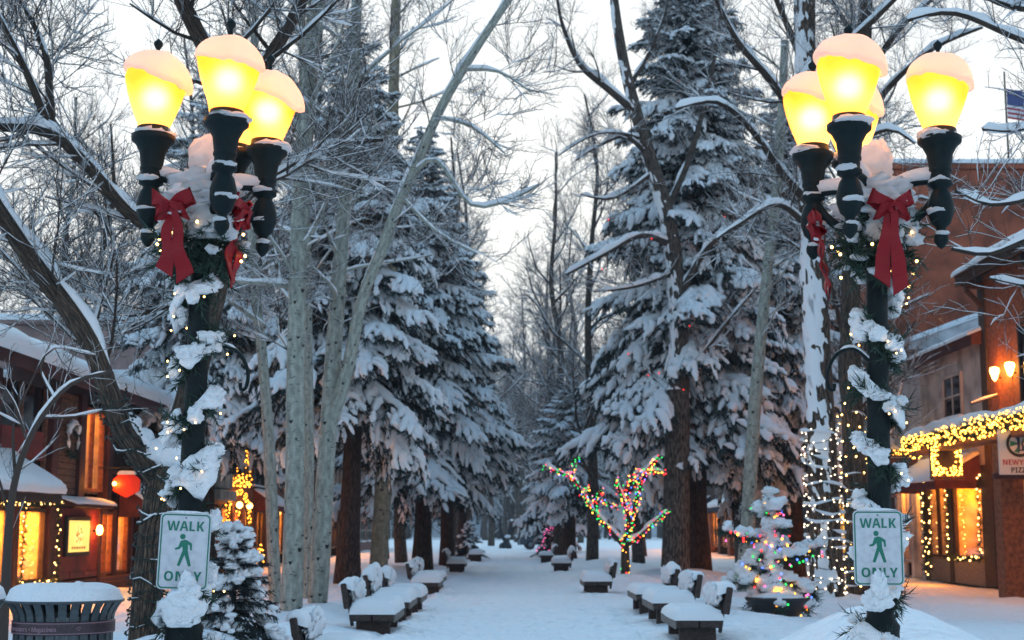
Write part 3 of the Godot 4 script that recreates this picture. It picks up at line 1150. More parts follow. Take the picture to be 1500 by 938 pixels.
# ---------------------------------------------------------------- the left side of the street
func text_mesh(s: String, size: float, m: Material, depth := 0.004, bold := true) -> TextMesh:
	var f := SystemFont.new()
	f.font_names = PackedStringArray(["Droid Sans"])
	f.font_weight = 700 if bold else 400
	var t := TextMesh.new()
	t.text = s
	t.font = f
	t.font_size = 32
	t.pixel_size = size / 23.0      # size is the height of a capital
	t.depth = depth
	t.material = m
	return t

func buildings_left() -> void:
	rng.seed = 21
	var X := -10.2
	var o := thing("timber_shop", "two storey red and brown timber shop with snowy eaves behind the litter bins", "shop", Vector3(X, 0, -34))
	# body behind the rooms, so that the openings have depth
	bb("wall", o, M.siding_brown, X - 1.5, X - 8.0, 0.0, 4.9, -42.0, -22.0)
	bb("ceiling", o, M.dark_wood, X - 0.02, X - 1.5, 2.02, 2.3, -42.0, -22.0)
	# brick plinth in courses
	for i in 4:
		bb("brick_course", o, M.brick_small, X + 0.06 - 0.008 * (i % 2), X - 0.2, 0.02 + i * 0.09, 0.102 + i * 0.09, -35.4, -22.0, 0.008)
		bb("brick_course", o, M.brick_small, X + 0.10 - 0.008 * (i % 2), X - 0.2, 0.02 + i * 0.09, 0.102 + i * 0.09, -38.4, -35.43, 0.008)
		bb("brick_course", o, M.brick_small, X + 0.06 - 0.008 * (i % 2), X - 0.2, 0.02 + i * 0.09, 0.102 + i * 0.09, -42.0, -39.3, 0.008)
	# ground floor posts
	for z in [[-22.0, -24.0], [-26.95, -27.25], [-29.25, -29.55], [-31.45, -31.9], [-35.3, -35.5], [-36.75, -36.95], [-38.25, -38.45], [-39.25, -39.45], [-40.55, -42.0]]:
		bb("post", o, M.dark_red, X + 0.08, X - 1.5, 0.0, 2.05, z[1], z[0], 0.02)
	shop_window(o, X, -1, 0.42, 1.98, -24.05, -26.9, M.dark_wood, 1.5, 1)
	shop_window(o, X, -1, 0.42, 1.98, -27.3, -29.2, M.dark_wood, 2.2, 0)
	shop_window(o, X, -1, 0.42, 1.98, -29.6, -31.4, M.dark_wood, 2.6, 0, 2)
	shop_window(o, X, -1, 0.42, 1.98, -35.55, -36.7, M.timber, 0.8, 1, 2)
	shop_window(o, X, -1, 0.42, 1.98, -37.0, -38.2, M.timber, 0.6, 0, 2)
	shop_window(o, X, -1, 0.42, 1.98, -39.5, -40.5, M.timber, 0.6, 0, 1)
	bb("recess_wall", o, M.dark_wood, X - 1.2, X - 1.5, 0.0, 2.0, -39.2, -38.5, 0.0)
	# red panel that carries the poster box
	bb("wall_panel", o, M.red_paint, X + 0.04, X - 1.5, 0.4, 2.04, -35.28, -31.92, 0.02)
	for i in 3:
		bb("panel_board", o, M.red_paint, X + 0.075, X + 0.045, 0.42, 0.56, -31.95 - 1.1 * i - 1.06, -31.95 - 1.1 * i, 0.01)
	# upper storey boards between posts
	var yb := 2.32
	while yb < 4.62:
		bb("siding_board", o, M.siding_brown, X + 0.03, X - 0.14, yb, yb + 0.135, -33.3, -31.75, 0.012)
		bb("siding_board", o, M.siding_brown, X + 0.0, X - 0.14, yb, yb + 0.135, -27.9, -22.0, 0.012)
		if yb < 2.75: bb("siding_board", o, M.siding_brown, X + 0.0, X - 0.14, yb, yb + 0.135, -31.3, -27.95, 0.012)
		yb += 0.145
	for z in [[-31.3, -31.75], [-33.3, -33.75], [-35.7, -36.1], [-27.86, -28.05]]:
		bb("upper_post", o, M.dark_red, X + 0.12, X - 0.16, 2.28, 4.7, z[1], z[0], 0.02)
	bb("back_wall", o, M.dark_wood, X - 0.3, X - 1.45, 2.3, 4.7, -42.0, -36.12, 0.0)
	bb("balcony_rail", o, M.dark_red, X + 0.02, X - 0.06, 2.95, 3.05, -42.0, -36.15, 0.01)
	for i in 9: bb("baluster", o, M.dark_red, X, X - 0.04, 2.3, 2.95, -36.5 - i * 0.62, -36.44 - i * 0.62, 0.008)
	shop_window(o, X, -1, 2.45, 4.45, -33.8, -35.65, M.timber, 0.5, 1, 0, 1.0, Color(1, 0.62, 0.25))
	bb("window", o, M.dark_glass, X - 0.12, X - 0.16, 2.78, 4.6, -31.28, -28.06, 0.0)
	for z in [-28.1, -29.65, -31.25]: bb("mullion", o, M.siding_brown, X - 0.02, X - 0.115, 2.78, 4.6, z - 0.06, z + 0.06, 0.01)
	bb("sign_board", o, M.red_paint, X + 0.05, X - 0.01, 3.0, 3.62, -30.9, -28.3, 0.015)
	# main roof
	slope_roof(o, "roof", M.dark_red, X - 5.0, 6.7, X + 0.85, 4.78, -21.5, -42.6, 0.34, 0.16, 0.14)
	# porch roof over the lit windows and the maroon awning beyond
	slope_roof(o, "porch_roof", M.dark_wood, X + 0.0, 2.98, X + 1.25, 2.22, -22.2, -28.5, 0.2, 0.14, 0.1)
	slope_roof(o, "awning", M.awning_red, X + 0.1, 2.72, X + 1.0, 2.05, -36.85, -40.9, 0.12, 0.2, 0.04)
	slope_roof(o, "panel_hood", M.dark_red, X + 0.04, 2.22, X + 0.4, 2.10, -32.15, -35.3, 0.08, 0.05, 0.05)

	# poster box
	var pb := thing("poster_case", "glowing yellow poster case framed in black on the red wall", "poster", Vector3(X + 0.05, 1.0, -33.45))
	bx("frame", pb, M.black_paint, Vector3(0.04, 0.38, 0), Vector3(0.08, 0.92, 1.85), 0.02)
	var pm := glow("poster_light", Color.WHITE, 1.25)
	pm.emission_texture = poster_image()
	pm.emission_operator = BaseMaterial3D.EMISSION_OP_MULTIPLY
	var q := MB.new()
	q.quad(Vector3(0.086, 0.02, 0.8), Vector3(0.086, 0.02, -0.8), Vector3(0.086, 0.74, -0.8), Vector3(0.086, 0.74, 0.8))
	part("backlit_sign_print", q, pm, pb)
	area(pb, Vector3(X + 0.2, 1.38, -33.45), Vector2(1.5, 0.7), Color(1, 0.72, 0.3), 0.25, false, -PI / 2)

	# lantern on the panel
	var la := thing("wall_lantern", "small bright lantern beside the glowing poster case", "lantern", Vector3(X + 0.05, 1.5, -34.85))
	bx("bracket", la, M.iron, Vector3(0.05, 0.0, 0), Vector3(0.1, 0.05, 0.05), 0.01)
	var lb := MB.new()
	lb.lathe([Vector2(0, -0.1), Vector2(0.06, -0.08), Vector2(0.085, 0.02), Vector2(0.06, 0.12), Vector2(0, 0.15)], 10, Vector3(0.15, 0, 0))
	part("glass_bulb", lb, M.lantern_light, la)
	omni(la, Vector3(X + 0.2, 1.52, -34.85), Color(1, 0.58, 0.18), 1.2, 0.06)

	# hanging red sign, lit by its own lamp
	var hs := thing("hanging_sign", "red six sided hanging sign lit by a small lamp over the shop front", "sign", Vector3(X + 0.72, 2.62, -35.2))
	var hx := MB.new()
	var rim := [Vector2(-0.34, 0.12), Vector2(-0.2, 0.24), Vector2(0.0, 0.33), Vector2(0.2, 0.24), Vector2(0.34, 0.12), Vector2(0.32, -0.14), Vector2(0.15, -0.24), Vector2(0.0, -0.31), Vector2(-0.15, -0.24), Vector2(-0.32, -0.14)]
	for i in rim.size():
		var a: Vector2 = rim[i]; var b: Vector2 = rim[(i + 1) % rim.size()]
		hx.tri(Vector3(0, 0, 0.06), Vector3(b.x, b.y, 0.04), Vector3(a.x, a.y, 0.04))
		hx.tri(Vector3(0, 0, -0.06), Vector3(a.x, a.y, -0.04), Vector3(b.x, b.y, -0.04))
		hx.quad(Vector3(a.x, a.y, 0.04), Vector3(b.x, b.y, 0.04), Vector3(b.x, b.y, -0.04), Vector3(a.x, a.y, -0.04))
	part("sign_board", hx, mk("sign_red", lin(0.62, 0.03, 0.012), 0.5), hs)
	var rp := MB.new()
	rp.tube(PackedVector3Array([Vector3(-0.72, 0.42, 0), Vector3(-0.2, 0.42, 0), Vector3(0.3, 0.42, 0)]), PackedFloat32Array([0.02, 0.02, 0.015]), 6)
	for x in [-0.18, 0.18]: rp.tube(PackedVector3Array([Vector3(x, 0.42, 0), Vector3(x, 0.26, 0)]), PackedFloat32Array([0.008, 0.008]), 5)
	part("bracket", rp, M.iron, hs)
	var hl := MB.new()
	hl.lathe([Vector2(0, -0.05), Vector2(0.05, -0.02), Vector2(0.045, 0.04), Vector2(0, 0.06)], 8, Vector3(-0.26, 0.02, 0.16))
	part("lamp_bulb", hl, M.lantern_light, hs)
	omni(hs, Vector3(X + 0.72 - 0.26, 2.64, -35.04), Color(1, 0.62, 0.2), 0.26, 0.03)
	var hsn := MB.new()
	hsn.pillow(Vector3(-0.2, 0.25, -0.05), Vector3(0.4, 0, 0), Vector3(0, 0, 0.1), Vector3.UP, 0.09, ns, 6, 2, 0.06)
	part("snow", hsn, M.snow, hs)

	# wreath on the upper boards
	wall_wreath("door_wreath", "dark snow rimmed wreath on the upper boards of the timber shop", Vector3(X + 0.16, 3.55, -32.52), 0.36, PI / 2)

	# stucco block behind, and the low flat roof beside it
	var mv := thing("stucco_building", "plain mauve stucco block rising behind the timber shop roof", "building", Vector3(-20, 0, -50))
	bb("wall", mv, M.mauve, -40, -10.75, 0, 8.0, -60, -45, 0.03)
	bb("pilaster", mv, M.mauve, -11.3, -10.7, 0, 8.0, -45.02, -44.9, 0.02)
	bb("parapet", mv, M.mauve, -40.1, -10.65, 8.0, 8.15, -60.1, -44.85, 0.03)
	var ms := MB.new()
	ms.pillow(Vector3(-40.1, 8.15, -60.1) - mv.position, Vector3(29.4, 0, 0), Vector3(0, 0, 15.2), Vector3.UP, 0.22, ns, 40, 12, 0.2)
	part("roof_snow", ms, M.snow, mv)
	var an := thing("flat_roofed_annex", "low annex with a pale cornice and snow covered flat roof", "building", Vector3(-12, 0, -44))
	bb("wall", an, M.mauve, -17.0, -10.3, 0, 5.6, -46.6, -42.7, 0.03)
	bb("cornice", an, M.cream, -17.3, -9.7, 5.6, 6.05, -46.62, -42.66, 0.05)
	plain_window(an, -10.3, -1, 3.0, 4.6, -43.4, -45.0, M.cream, M.dark_glass, true)
	var as_ := MB.new()
	as_.pillow(Vector3(-17.3, 6.05, -46.62) - an.position, Vector3(7.6, 0, 0), Vector3(0, 0, 3.96), Vector3.UP, 0.28, ns, 18, 10, 0.22)
	part("roof_snow", as_, M.snow, an)

	# brick shop with the lit doorway
	var bs := thing("brick_shop", "red brick shop with an arched doorway outlined in golden lights", "shop", Vector3(X, 0, -54))
	bb("wall", bs, M.brick_small, X - 1.5, X - 9.0, 0, 6.6, -61.6, -46.7, 0.02)
	bb("upper_wall", bs, M.brick_small, X, X - 1.52, 2.35, 6.6, -61.6, -46.7, 0.02)
	for z in [[-46.7, -47.2], [-49.6, -50.3], [-52.1, -52.6], [-54.1, -54.6], [-56.6, -57.2], [-59.4, -61.6]]:
		bb("pier", bs, M.brick_small, X + 0.05, X - 1.5, 0, 2.36, z[1], z[0], 0.02)
	shop_window(bs, X, -1, 0.5, 2.3, -47.25, -49.55, M.cream, 0.35, 1, 2)
	shop_window(bs, X, -1, 0.1, 2.3, -50.35, -52.05, M.dark_wood, 2.2, 0, 1, 1.2, Color(1, 0.5, 0.12))
	shop_window(bs, X, -1, 0.1, 2.3, -52.65, -54.05, M.dark_wood, 2.2, 0, 1, 1.2, Color(1, 0.5, 0.12))
	shop_window(bs, X, -1, 0.5, 2.3, -54.65, -56.55, M.dark_wood, 1.6, 1, 2)
	shop_window(bs, X, -1, 0.5, 2.3, -57.25, -59.35, M.dark_wood, 1.4, 1, 2)
	for i in 4:   # bay of pale panels
		bb("bay_panel", bs, M.cream, X + 0.5, X + 0.02, 2.9, 4.6, -47.4 - i * 0.62 - 0.5, -47.4 - i * 0.62, 0.03)
	bb("bay_base", bs, M.cream, X + 0.6, X + 0.015, 2.5, 2.85, -50.0, -47.2, 0.04)
	bb("bay_top", bs, M.dark_red, X + 0.62, X + 0.015, 4.62, 4.95, -50.0, -47.2, 0.04)
	plain_window(bs, X, -1, 3.25, 4.75, -51.4, -54.0, M.dark_wood, M.dark_glass, true)
	plain_window(bs, X, -1, 3.25, 4.75, -56.0, -58.4, M.dark_wood, M.dark_glass, true)
	slope_roof(bs, "roof", M.dark_red, X - 4.0, 7.6, X + 0.5, 6.55, -46.6, -61.8, 0.3, 0.12, 0.12)
	slope_roof(bs, "awning", M.awning_red, X + 0.06, 3.05, X + 0.9, 2.45, -56.4, -60.0, 0.12, 0.2, 0.04)
	for z in [-52.35, -54.35]:
		var gl := thing("door_lantern", "bright globe lantern on the brick shop, %s" % ("nearer of the pair by the doorway" if z > -53 else "farther of the pair by the doorway"), "lantern", Vector3(X + 0.05, 2.3, z), 0.0, "lanterns by the brick doorway")
		bx("bracket", gl, M.iron, Vector3(0.09, 0.0, 0), Vector3(0.18, 0.05, 0.05), 0.01)
		var gb := MB.new()
		gb.lathe([Vector2(0, -0.12), Vector2(0.09, -0.07), Vector2(0.12, 0.02), Vector2(0.08, 0.1), Vector2(0, 0.13)], 12, Vector3(0.2, 0.1, 0))
		part("glass_bulb", gb, M.lantern_light, gl)
		omni(gl, Vector3(X + 0.25, 2.42, z), Color(1, 0.55, 0.15), 1.6, 0.1)

	# the next shops
	var ds := thing("dark_shop", "dark shop with blue door posts beyond the aspen trunks", "shop", Vector3(X, 0, -75))
	bb("wall", ds, M.dark_red, X - 1.5, X - 9, 0, 6.0, -92, -62, 0.02)
	bb("upper_wall", ds, M.dark_red, X, X - 1.52, 2.6, 6.0, -92, -62, 0.02)
	var zz := -62.0
	var kk := 0
	while zz > -91.0:
		bb("pier", ds, M.blue_paint if kk == 2 or kk == 3 else M.dark_wood, X + 0.06, X - 1.5, 0, 2.62, zz - 0.7, zz, 0.02)
		shop_window(ds, X, -1, 0.5, 2.5, zz - 0.75, zz - 3.6, M.dark_wood, 1.8 if kk % 2 == 0 else 0.8, 1, 2)
		plain_window(ds, X, -1, 3.4, 5.0, zz - 1.2, zz - 2.9, M.cream, M.dark_glass, true)
		zz -= 3.65
		kk += 1
	bb("pier", ds, M.dark_wood, X + 0.06, X - 1.5, 0, 2.62, -92.0, zz, 0.02)
	slope_roof(ds, "roof", M.dark_wood, X - 4, 7.0, X + 0.6, 5.95, -61.9, -92.2, 0.3, 0.12, 0.12)
	for a in [[-67.5, 2.4, "yellow"], [-76.6, 2.5, "orange"]]:
		var gl := thing("street_lantern", "small hanging %s lantern glowing between the trunks on the far shop front" % a[2], "lantern", Vector3(X + 0.6, a[1], a[0]))
		var gb := MB.new()
		gb.lathe([Vector2(0, -0.2), Vector2(0.16, -0.12), Vector2(0.22, 0.0), Vector2(0.15, 0.16), Vector2(0, 0.2)], 10)
		part("glass_bulb", gb, M.lantern_light, gl)
		var br := MB.new()
		br.tube(PackedVector3Array([Vector3(-0.6, 0.4, 0), Vector3(0, 0.4, 0), Vector3(0, 0.2, 0)]), PackedFloat32Array([0.02, 0.02, 0.015]), 5)
		part("bracket", br, M.iron, gl)
	var fs := thing("far_red_shop", "low red shop far down the left side of the street", "shop", Vector3(X, 0, -104))
	bb("wall", fs, M.red_paint, X - 0.3, X - 9, 0, 5.2, -118, -93, 0.02)
	for i in 5:
		plain_window(fs, X - 0.3, -1, 0.7, 2.2, -94.5 - i * 4.6, -97.6 - i * 4.6, M.cream, M.dark_glass, true)
		plain_window(fs, X - 0.3, -1, 3.1, 4.4, -94.9 - i * 4.6, -97.0 - i * 4.6, M.cream, M.dark_glass, true)
	slope_roof(fs, "roof", M.dark_wood, X - 4.6, 6.6, X + 0.4, 5.15, -92.6, -118.2, 0.3, 0.12, 0.12)

func poster_image() -> ImageTexture:
	var w := 128; var h := 64
	var im := Image.create_empty(w, h, false, Image.FORMAT_RGB8)
	for y in h:
		for x in w:
			var c := Color(1.0, 0.83, 0.42)
			var k := ns2.get_noise_2d(x * 1.6, y * 1.6)
			var d := Vector2((x - 62) / 26.0, (y - 30) / 22.0).length()
			if d < 1.0 + 0.5 * k: c = Color(1.0, 0.92, 0.55) if k > -0.05 else Color(0.80, 0.55, 0.14)
			if d < 0.5 and k < 0.02: c = Color(0.62, 0.36, 0.10)
			if y > 52 and y < 58 and (x / 5) % 3 != 0 and x > 20 and x < 108: c = Color(0.55, 0.28, 0.10)
			im.set_pixel(x, y, c)
	return ImageTexture.create_from_image(im)

# a ring of greenery with snow on its upper half, lying against a surface that faces turn
func wall_wreath(called: String, label: String, at_: Vector3, rad: float, turn: float) -> Node3D:
	var o := thing(called, label, "wreath", at_, turn, "")
	var p := PackedVector3Array(); var sp := PackedVector3Array(); var w := PackedFloat32Array(); var h := PackedFloat32Array()
	for i in 25:
		var a := TAU * i / 24
		p.push_back(Vector3(sin(a) * rad, cos(a) * rad, 0))
	garland(o, p, rad * 0.3)
	for i in 19:
		var a := lerpf(-2.3, 2.3, i / 18.0)
		var k := pow(cos(a * 0.62), 0.8) * clampf(0.85 + ns.get_noise_3dv((at_ + Vector3(a, a, 0)) * 70.0), 0.3, 1.3)
		sp.push_back(Vector3(sin(a) * rad * 1.06, cos(a) * rad + rad * 0.14, 0.03))
		w.push_back(rad * 0.24 * k); h.push_back(rad * 0.2 * k)
	var sb := MB.new()
	sb.roll(sp, w, h, 8)
	part("snow", sb, M.snow, o)
	return o

# ---------------------------------------------------------------- the right side of the street
func buildings_right() -> void:
	rng.seed = 22
	var X := 12.8
	# timber restaurant at the edge of the picture
	var o := thing("timber_restaurant", "tall reddish timber restaurant with a snowy canopy at the picture's edge", "restaurant", Vector3(X, 0, -33))
	bb("wall", o, M.timber, X + 1.5, X + 9, 0, 8.4, -38.2, -24, 0.02)
	bb("upper_wall", o, M.timber, X, X + 1.52, 3.3, 8.4, -38.2, -24, 0.02)
	for i in 14: bb("wall_board", o, M.timber, X - 0.03, X + 0.01, 4.2, 8.35, -24.1 - i * 1.0 - 0.96, -24.1 - i * 1.0, 0.015)
	for z in [[-37.7, -38.2], [-34.6, -35.1], [-31.0, -31.5], [-24, -27.6]]: bb("pier", o, M.timber, X - 0.05, X + 1.5, 0, 3.32, z[1], z[0], 0.02)
	shop_window(o, X, 1, 0.5, 3.2, -35.15, -37.65, M.dark_wood, 0.25, 1, 2)
	shop_window(o, X, 1, 0.3, 3.2, -31.55, -34.55, M.dark_wood, 0.2, 1, 2)
	shop_window(o, X, 1, 0.5, 3.2, -27.65, -30.95, M.dark_wood, 0.4, 1, 2)
	plain_window(o, X - 0.03, 1, 4.5, 6.6, -34.0, -35.4, M.dark_wood, M.dark_glass, false)
	plain_window(o, X - 0.03, 1, 4.5, 6.6, -30.5, -32.5, M.dark_wood, M.dark_glass, false)
	bb("corner_board", o, M.dark_wood, X - 0.08, X + 0.3, 0, 8.3, -38.4, -37.9, 0.02)
	# eaves on brackets
	slope_roof(o, "roof", M.dark_wood, X + 4.5, 10.2, X - 0.6, 8.35, -23.8, -38.6, 0.2, 0.2, 0.16)
	for z in [-25.5, -29.7, -33.9, -38.1]:
		bb("bracket", o, M.dark_wood, X - 0.5, X, 8.0, 8.16, z - 0.1, z + 0.1, 0.01)
		bx("brace", o, M.dark_wood, Vector3(X - 0.24, 7.72, z) - o.position, Vector3(0.7, 0.12, 0.12), 0.01, Basis(Vector3(0, 0, 1), -0.85))
	# canopy: columns, beam, deck, snow
	for z in [-26.6, -32.4]:
		bb("column", o, M.timber, 10.98, 11.5, 0, 3.5, z - 0.26, z + 0.26, 0.03)
	bb("beam", o, M.timber, 10.85, 11.3, 3.52, 3.86, -39.0, -25.5, 0.03)
	bb("canopy_deck", o, M.dark_wood, 10.8, X - 0.06, 3.87, 3.97, -39.1, -25.4, 0.02)
	var cs := MB.new()
	cs.pillow(Vector3(10.75, 3.97, -39.15) - o.position, Vector3(1.95, 0, 0), Vector3(0, 0, 13.8), Vector3.UP, 0.26, ns, 7, 44, 0.22, 0.45, 0.05)
	part("canopy_snow", cs, M.snow, o)
	for z in [-29.0, -34.6, -37.6]:   # downlights in the canopy ceiling
		var dl := thing("canopy_downlight", "round downlight set in the canopy ceiling, the one %s" % ("nearest the camera" if z > -30 else ("over the timber column" if z > -36 else "at the beige shop's end")), "downlight", Vector3(11.9, 3.85, z), 0.0, "downlights under the canopy")
		var db := MB.new()
		db.lathe([Vector2(0.0, -0.05), Vector2(0.1, -0.045), Vector2(0.12, 0.0), Vector2(0.12, 0.02)], 14)
		part("lamp_lens", db, M.lantern_light, dl)
		omni(dl, Vector3(11.9, 3.83, z), Color(1, 0.55, 0.16), 2.2, 0.08)
	bb("sign_beam", o, M.dark_red, 10.5, X, 2.62, 2.76, -31.3, -31.1, 0.02)

	# hanging sign of the restaurant
	var sg := thing("hanging_sign", "white square sign with a round emblem and red lettering under the canopy", "sign", Vector3(11.03, 3.2, -31.0))
	bx("board", sg, mk("sign_cream", lin(0.60, 0.57, 0.53), 0.6), Vector3(0, 0, 0), Vector3(0.92, 0.98, 0.05), 0.015)
	var em := MB.new()
	for i in 28:   # wheel of green and white spokes with a dark rim
		var a := TAU * i / 28; var b := TAU * (i + 1) / 28
		em.quad(Vector3(cos(a) * 0.22, sin(a) * 0.22 + 0.18, 0.029), Vector3(cos(a) * 0.29, sin(a) * 0.29 + 0.18, 0.029), Vector3(cos(b) * 0.29, sin(b) * 0.29 + 0.18, 0.029), Vector3(cos(b) * 0.22, sin(b) * 0.22 + 0.18, 0.029))
	part("emblem_ring", em, M.black_paint, sg)
	var eg := MB.new()
	for i in 5:
		var a := TAU * i / 5 + 0.3
		eg.tri(Vector3(0.02, 0.18, 0.031), Vector3(cos(a) * 0.21, sin(a) * 0.21 + 0.18, 0.031), Vector3(cos(a + 0.62) * 0.21, sin(a + 0.62) * 0.21 + 0.18, 0.031))
	part("emblem_green", eg, mk("emblem_green_paint", lin(0.03, 0.20, 0.10), 0.6), sg)
	var ed := MB.new()
	ed.box(Vector3(-0.02, 0.2, 0.034), Vector3(0.05, 0.26, 0.004), 0.0); ed.box(Vector3(0.07, 0.14, 0.034), Vector3(0.04, 0.18, 0.004), 0.0); ed.box(Vector3(0.03, 0.04, 0.034), Vector3(0.16, 0.03, 0.004), 0.0)
	part("emblem_figure", ed, mk("emblem_navy", lin(0.02, 0.04, 0.10), 0.6), sg)
	mpart("lettering", text_mesh("NEWYORK", 0.115, mk("lettering_red", lin(0.40, 0.02, 0.02), 0.6)), sg, "", Transform3D(Basis(), Vector3(0, -0.22, 0.03)))
	mpart("lettering", text_mesh("PIZZA", 0.115, M.black_paint), sg, "", Transform3D(Basis(), Vector3(0, -0.39, 0.03)))
	for x in [-0.35, 0.35]: bx("hanger", sg, M.iron, Vector3(x, 0.57, 0), Vector3(0.02, 0.16, 0.02), 0.0)

	# two sconces on the upper wall
	for a in [[-36.9, "nearer the beige gable"], [-35.75, "nearer the picture's edge"]]:
		var z: float = a[0]
		var sc := thing("wall_sconce", "bright flame shaped sconce on the timber upper wall, the one %s" % a[1], "sconce", Vector3(X - 0.05, 5.5, z), 0.0, "sconces on the restaurant wall")
		bx("bracket", sc, M.iron, Vector3(-0.06, -0.05, 0), Vector3(0.12, 0.05, 0.05), 0.01)
		var gb := MB.new()
		gb.lathe([Vector2(0, -0.2), Vector2(0.06, -0.14), Vector2(0.13, 0.08), Vector2(0.11, 0.16), Vector2(0, 0.19)], 12, Vector3(-0.16, 0.05, 0))
		part("glass_bulb", gb, M.lantern_light, sc)
		omni(sc, Vector3(X - 0.21, 5.56, z), Color(1, 0.55, 0.15), 2.4 if z < -36 else 1.4, 0.09)
	var bk := thing("banner_bracket", "thin iron banner bracket edged with snow below the sconces", "bracket", Vector3(X - 0.05, 4.9, -37.2))
	var bt := MB.new()
	bt.tube(PackedVector3Array([Vector3(0, 0.1, 0), Vector3(-0.7, -0.12, 0)]), PackedFloat32Array([0.03, 0.02]), 6)
	part("rod", bt, M.iron, bk)
	var bsn := MB.new()
	bsn.roll(PackedVector3Array([Vector3(-0.02, 0.15, 0), Vector3(-0.35, 0.05, 0), Vector3(-0.7, -0.07, 0)]), PackedFloat32Array([0.03, 0.05, 0.02]), PackedFloat32Array([0.02, 0.04, 0.02]))
	part("snow", bsn, M.snow, bk)

	# beige stucco shop
	var bg := thing("beige_shop", "beige stucco shop with one upper window and a lit display below", "shop", Vector3(X, 0, -41.4))
	bb("wall", bg, M.beige, X + 1.5, X + 8, 0, 6.7, -44.5, -38.45, 0.02)
	bb("upper_wall", bg, M.beige, X + 0.02, X + 1.52, 3.25, 6.7, -44.5, -38.45, 0.02)
	bb("base_wall", bg, M.stone_wall, X - 0.02, X + 0.3, 0, 0.68, -44.5, -38.45, 0.02)
	shop_window(bg, X, 1, 0.72, 3.1, -39.0, -41.6, M.dark_wood, 3.2, 0, 2, 1.2, Color(1, 0.56, 0.12))
	shop_window(bg, X, 1, 0.72, 3.1, -42.1, -44.3, M.dark_wood, 0.7, 1, 2, 1.2, Color(1, 0.6, 0.2))
	for z in [[-38.45, -38.95], [-41.65, -42.05], [-44.35, -44.5]]: bb("pier", bg, M.dark_wood, X - 0.04, X + 1.5, 0, 3.27, z[1], z[0], 0.02)
	plain_window(bg, X + 0.02, 1, 4.75, 5.95, -40.3, -42.0, M.beige, M.dark_glass, true)
	slope_roof(bg, "roof", M.dark_red, X + 3.6, 8.2, X - 0.35, 6.72, -38.2, -44.6, 0.13, 0.22, 0.12)
	slope_roof(bg, "awning", M.awning_red, X - 0.05, 3.55, X - 1.3, 2.85, -38.9, -44.6, 0.14, 0.22, 0.05)

	# framed sign wound with lights below the canopy end
	var fs := thing("light_wound_sign", "dark hanging sign frame thickly wound with golden lights", "sign", Vector3(11.05, 3.35, -36.4))
	bx("board", fs, M.dark_wood, Vector3.ZERO, Vector3(0.78, 1.1, 0.12), 0.02)
	bx("ledge", fs, M.timber, Vector3(0, -0.52, 0.1), Vector3(0.8, 0.1, 0.3), 0.02)
	var pts := []
	for i in 230:
		var a := R(0, TAU)
		var rr := R(0.17, 0.40)
		var x := clampf(cos(a) * rr * 1.3, -0.37, 0.37); var y := clampf(sin(a) * rr * 1.7, -0.5, 0.5)
		if absf(x) < 0.15 and absf(y - 0.1) < 0.12: continue
		pts.append(Vector3(x, y, 0.09 + R(0, 0.06)))
	bulbs(fs, pts, 0.021, "bulb_gold")

	# clapboard shop
	var cl := thing("clapboard_shop", "narrow pale clapboard house front between beige shop and brick block", "shop", Vector3(X, 0, -46.2))
	bb("wall", cl, M.clapboard, X + 1.5, X + 6, 0, 7.3, -47.9, -44.55, 0.02)
	bb("upper_wall", cl, M.dark_wood, X + 0.1, X + 1.52, 3.0, 7.3, -47.9, -44.55, 0.02)
	var y := 3.6
	while y < 7.2:
		bx("clapboard", cl, M.clapboard, Vector3(X + 0.06, y + 0.08, -46.22) - cl.position, Vector3(0.03, 0.17, 3.3), 0.006, Basis(Vector3(0, 0, 1), -0.12))
		y += 0.155
	for z in [-44.75, -46.0, -47.7]: bb("pilaster", cl, M.clapboard, X - 0.02, X + 0.3, 0, 3.4, z - 0.14, z + 0.14, 0.02)
	bb("fascia", cl, M.clapboard, X - 0.04, X + 0.3, 3.2, 3.6, -47.9, -44.55, 0.02)
	shop_window(cl, X + 0.1, 1, 0.5, 3.0, -44.95, -45.8, M.clapboard, 0.8, 0, 1)
	shop_window(cl, X + 0.1, 1, 0.5, 3.0, -46.2, -47.5, M.clapboard, 0.8, 1, 2)
	slope_roof(cl, "roof", M.clapboard, X + 3.4, 8.6, X - 0.35, 7.3, -44.3, -48.0, 0.16, 0.16, 0.1)
	var s2 := thing("shop_sign", "small dark red board sign hanging before the clapboard shop", "sign", Vector3(X - 0.9, 3.55, -43.8))
	bx("board", s2, M.dark_red, Vector3.ZERO, Vector3(1.1, 0.5, 0.07), 0.02)
	for yy in [-0.17, 0.17]: bx("trim", s2, M.goods_pale, Vector3(0, yy, 0.037), Vector3(0.98, 0.02, 0.006), 0.0)
	bx("arm", s2, M.iron, Vector3(0.3, 0.35, 0), Vector3(1.3, 0.04, 0.04), 0.0)
	for xx in [-0.3, 0.3]: bx("hanger", s2, M.iron, Vector3(xx, 0.3, 0), Vector3(0.02, 0.12, 0.02), 0.0)
	var s3 := thing("shop_sign", "small violet board sign below the dark red one", "sign", Vector3(X - 1.0, 2.72, -46.0))
	bx("board", s3, mk("sign_violet", lin(0.16, 0.12, 0.22), 0.6), Vector3.ZERO, Vector3(1.15, 0.34, 0.06), 0.025)
	bx("arm", s3, M.iron, Vector3(0.3, 0.28, 0), Vector3(1.4, 0.04, 0.04), 0.0)
	for xx in [-0.3, 0.3]: bx("hanger", s3, M.iron, Vector3(xx, 0.22, 0), Vector3(0.02, 0.12, 0.02), 0.0)

	# brick block
	var bk2 := thing("brick_block", "tall red brick block with a snow edged parapet on the right", "building", Vector3(20, 0, -62))
	bb("wall", bk2, M.brick_red, 13.0, 44, 0, 13.9, -76, -48.1, 0.03)
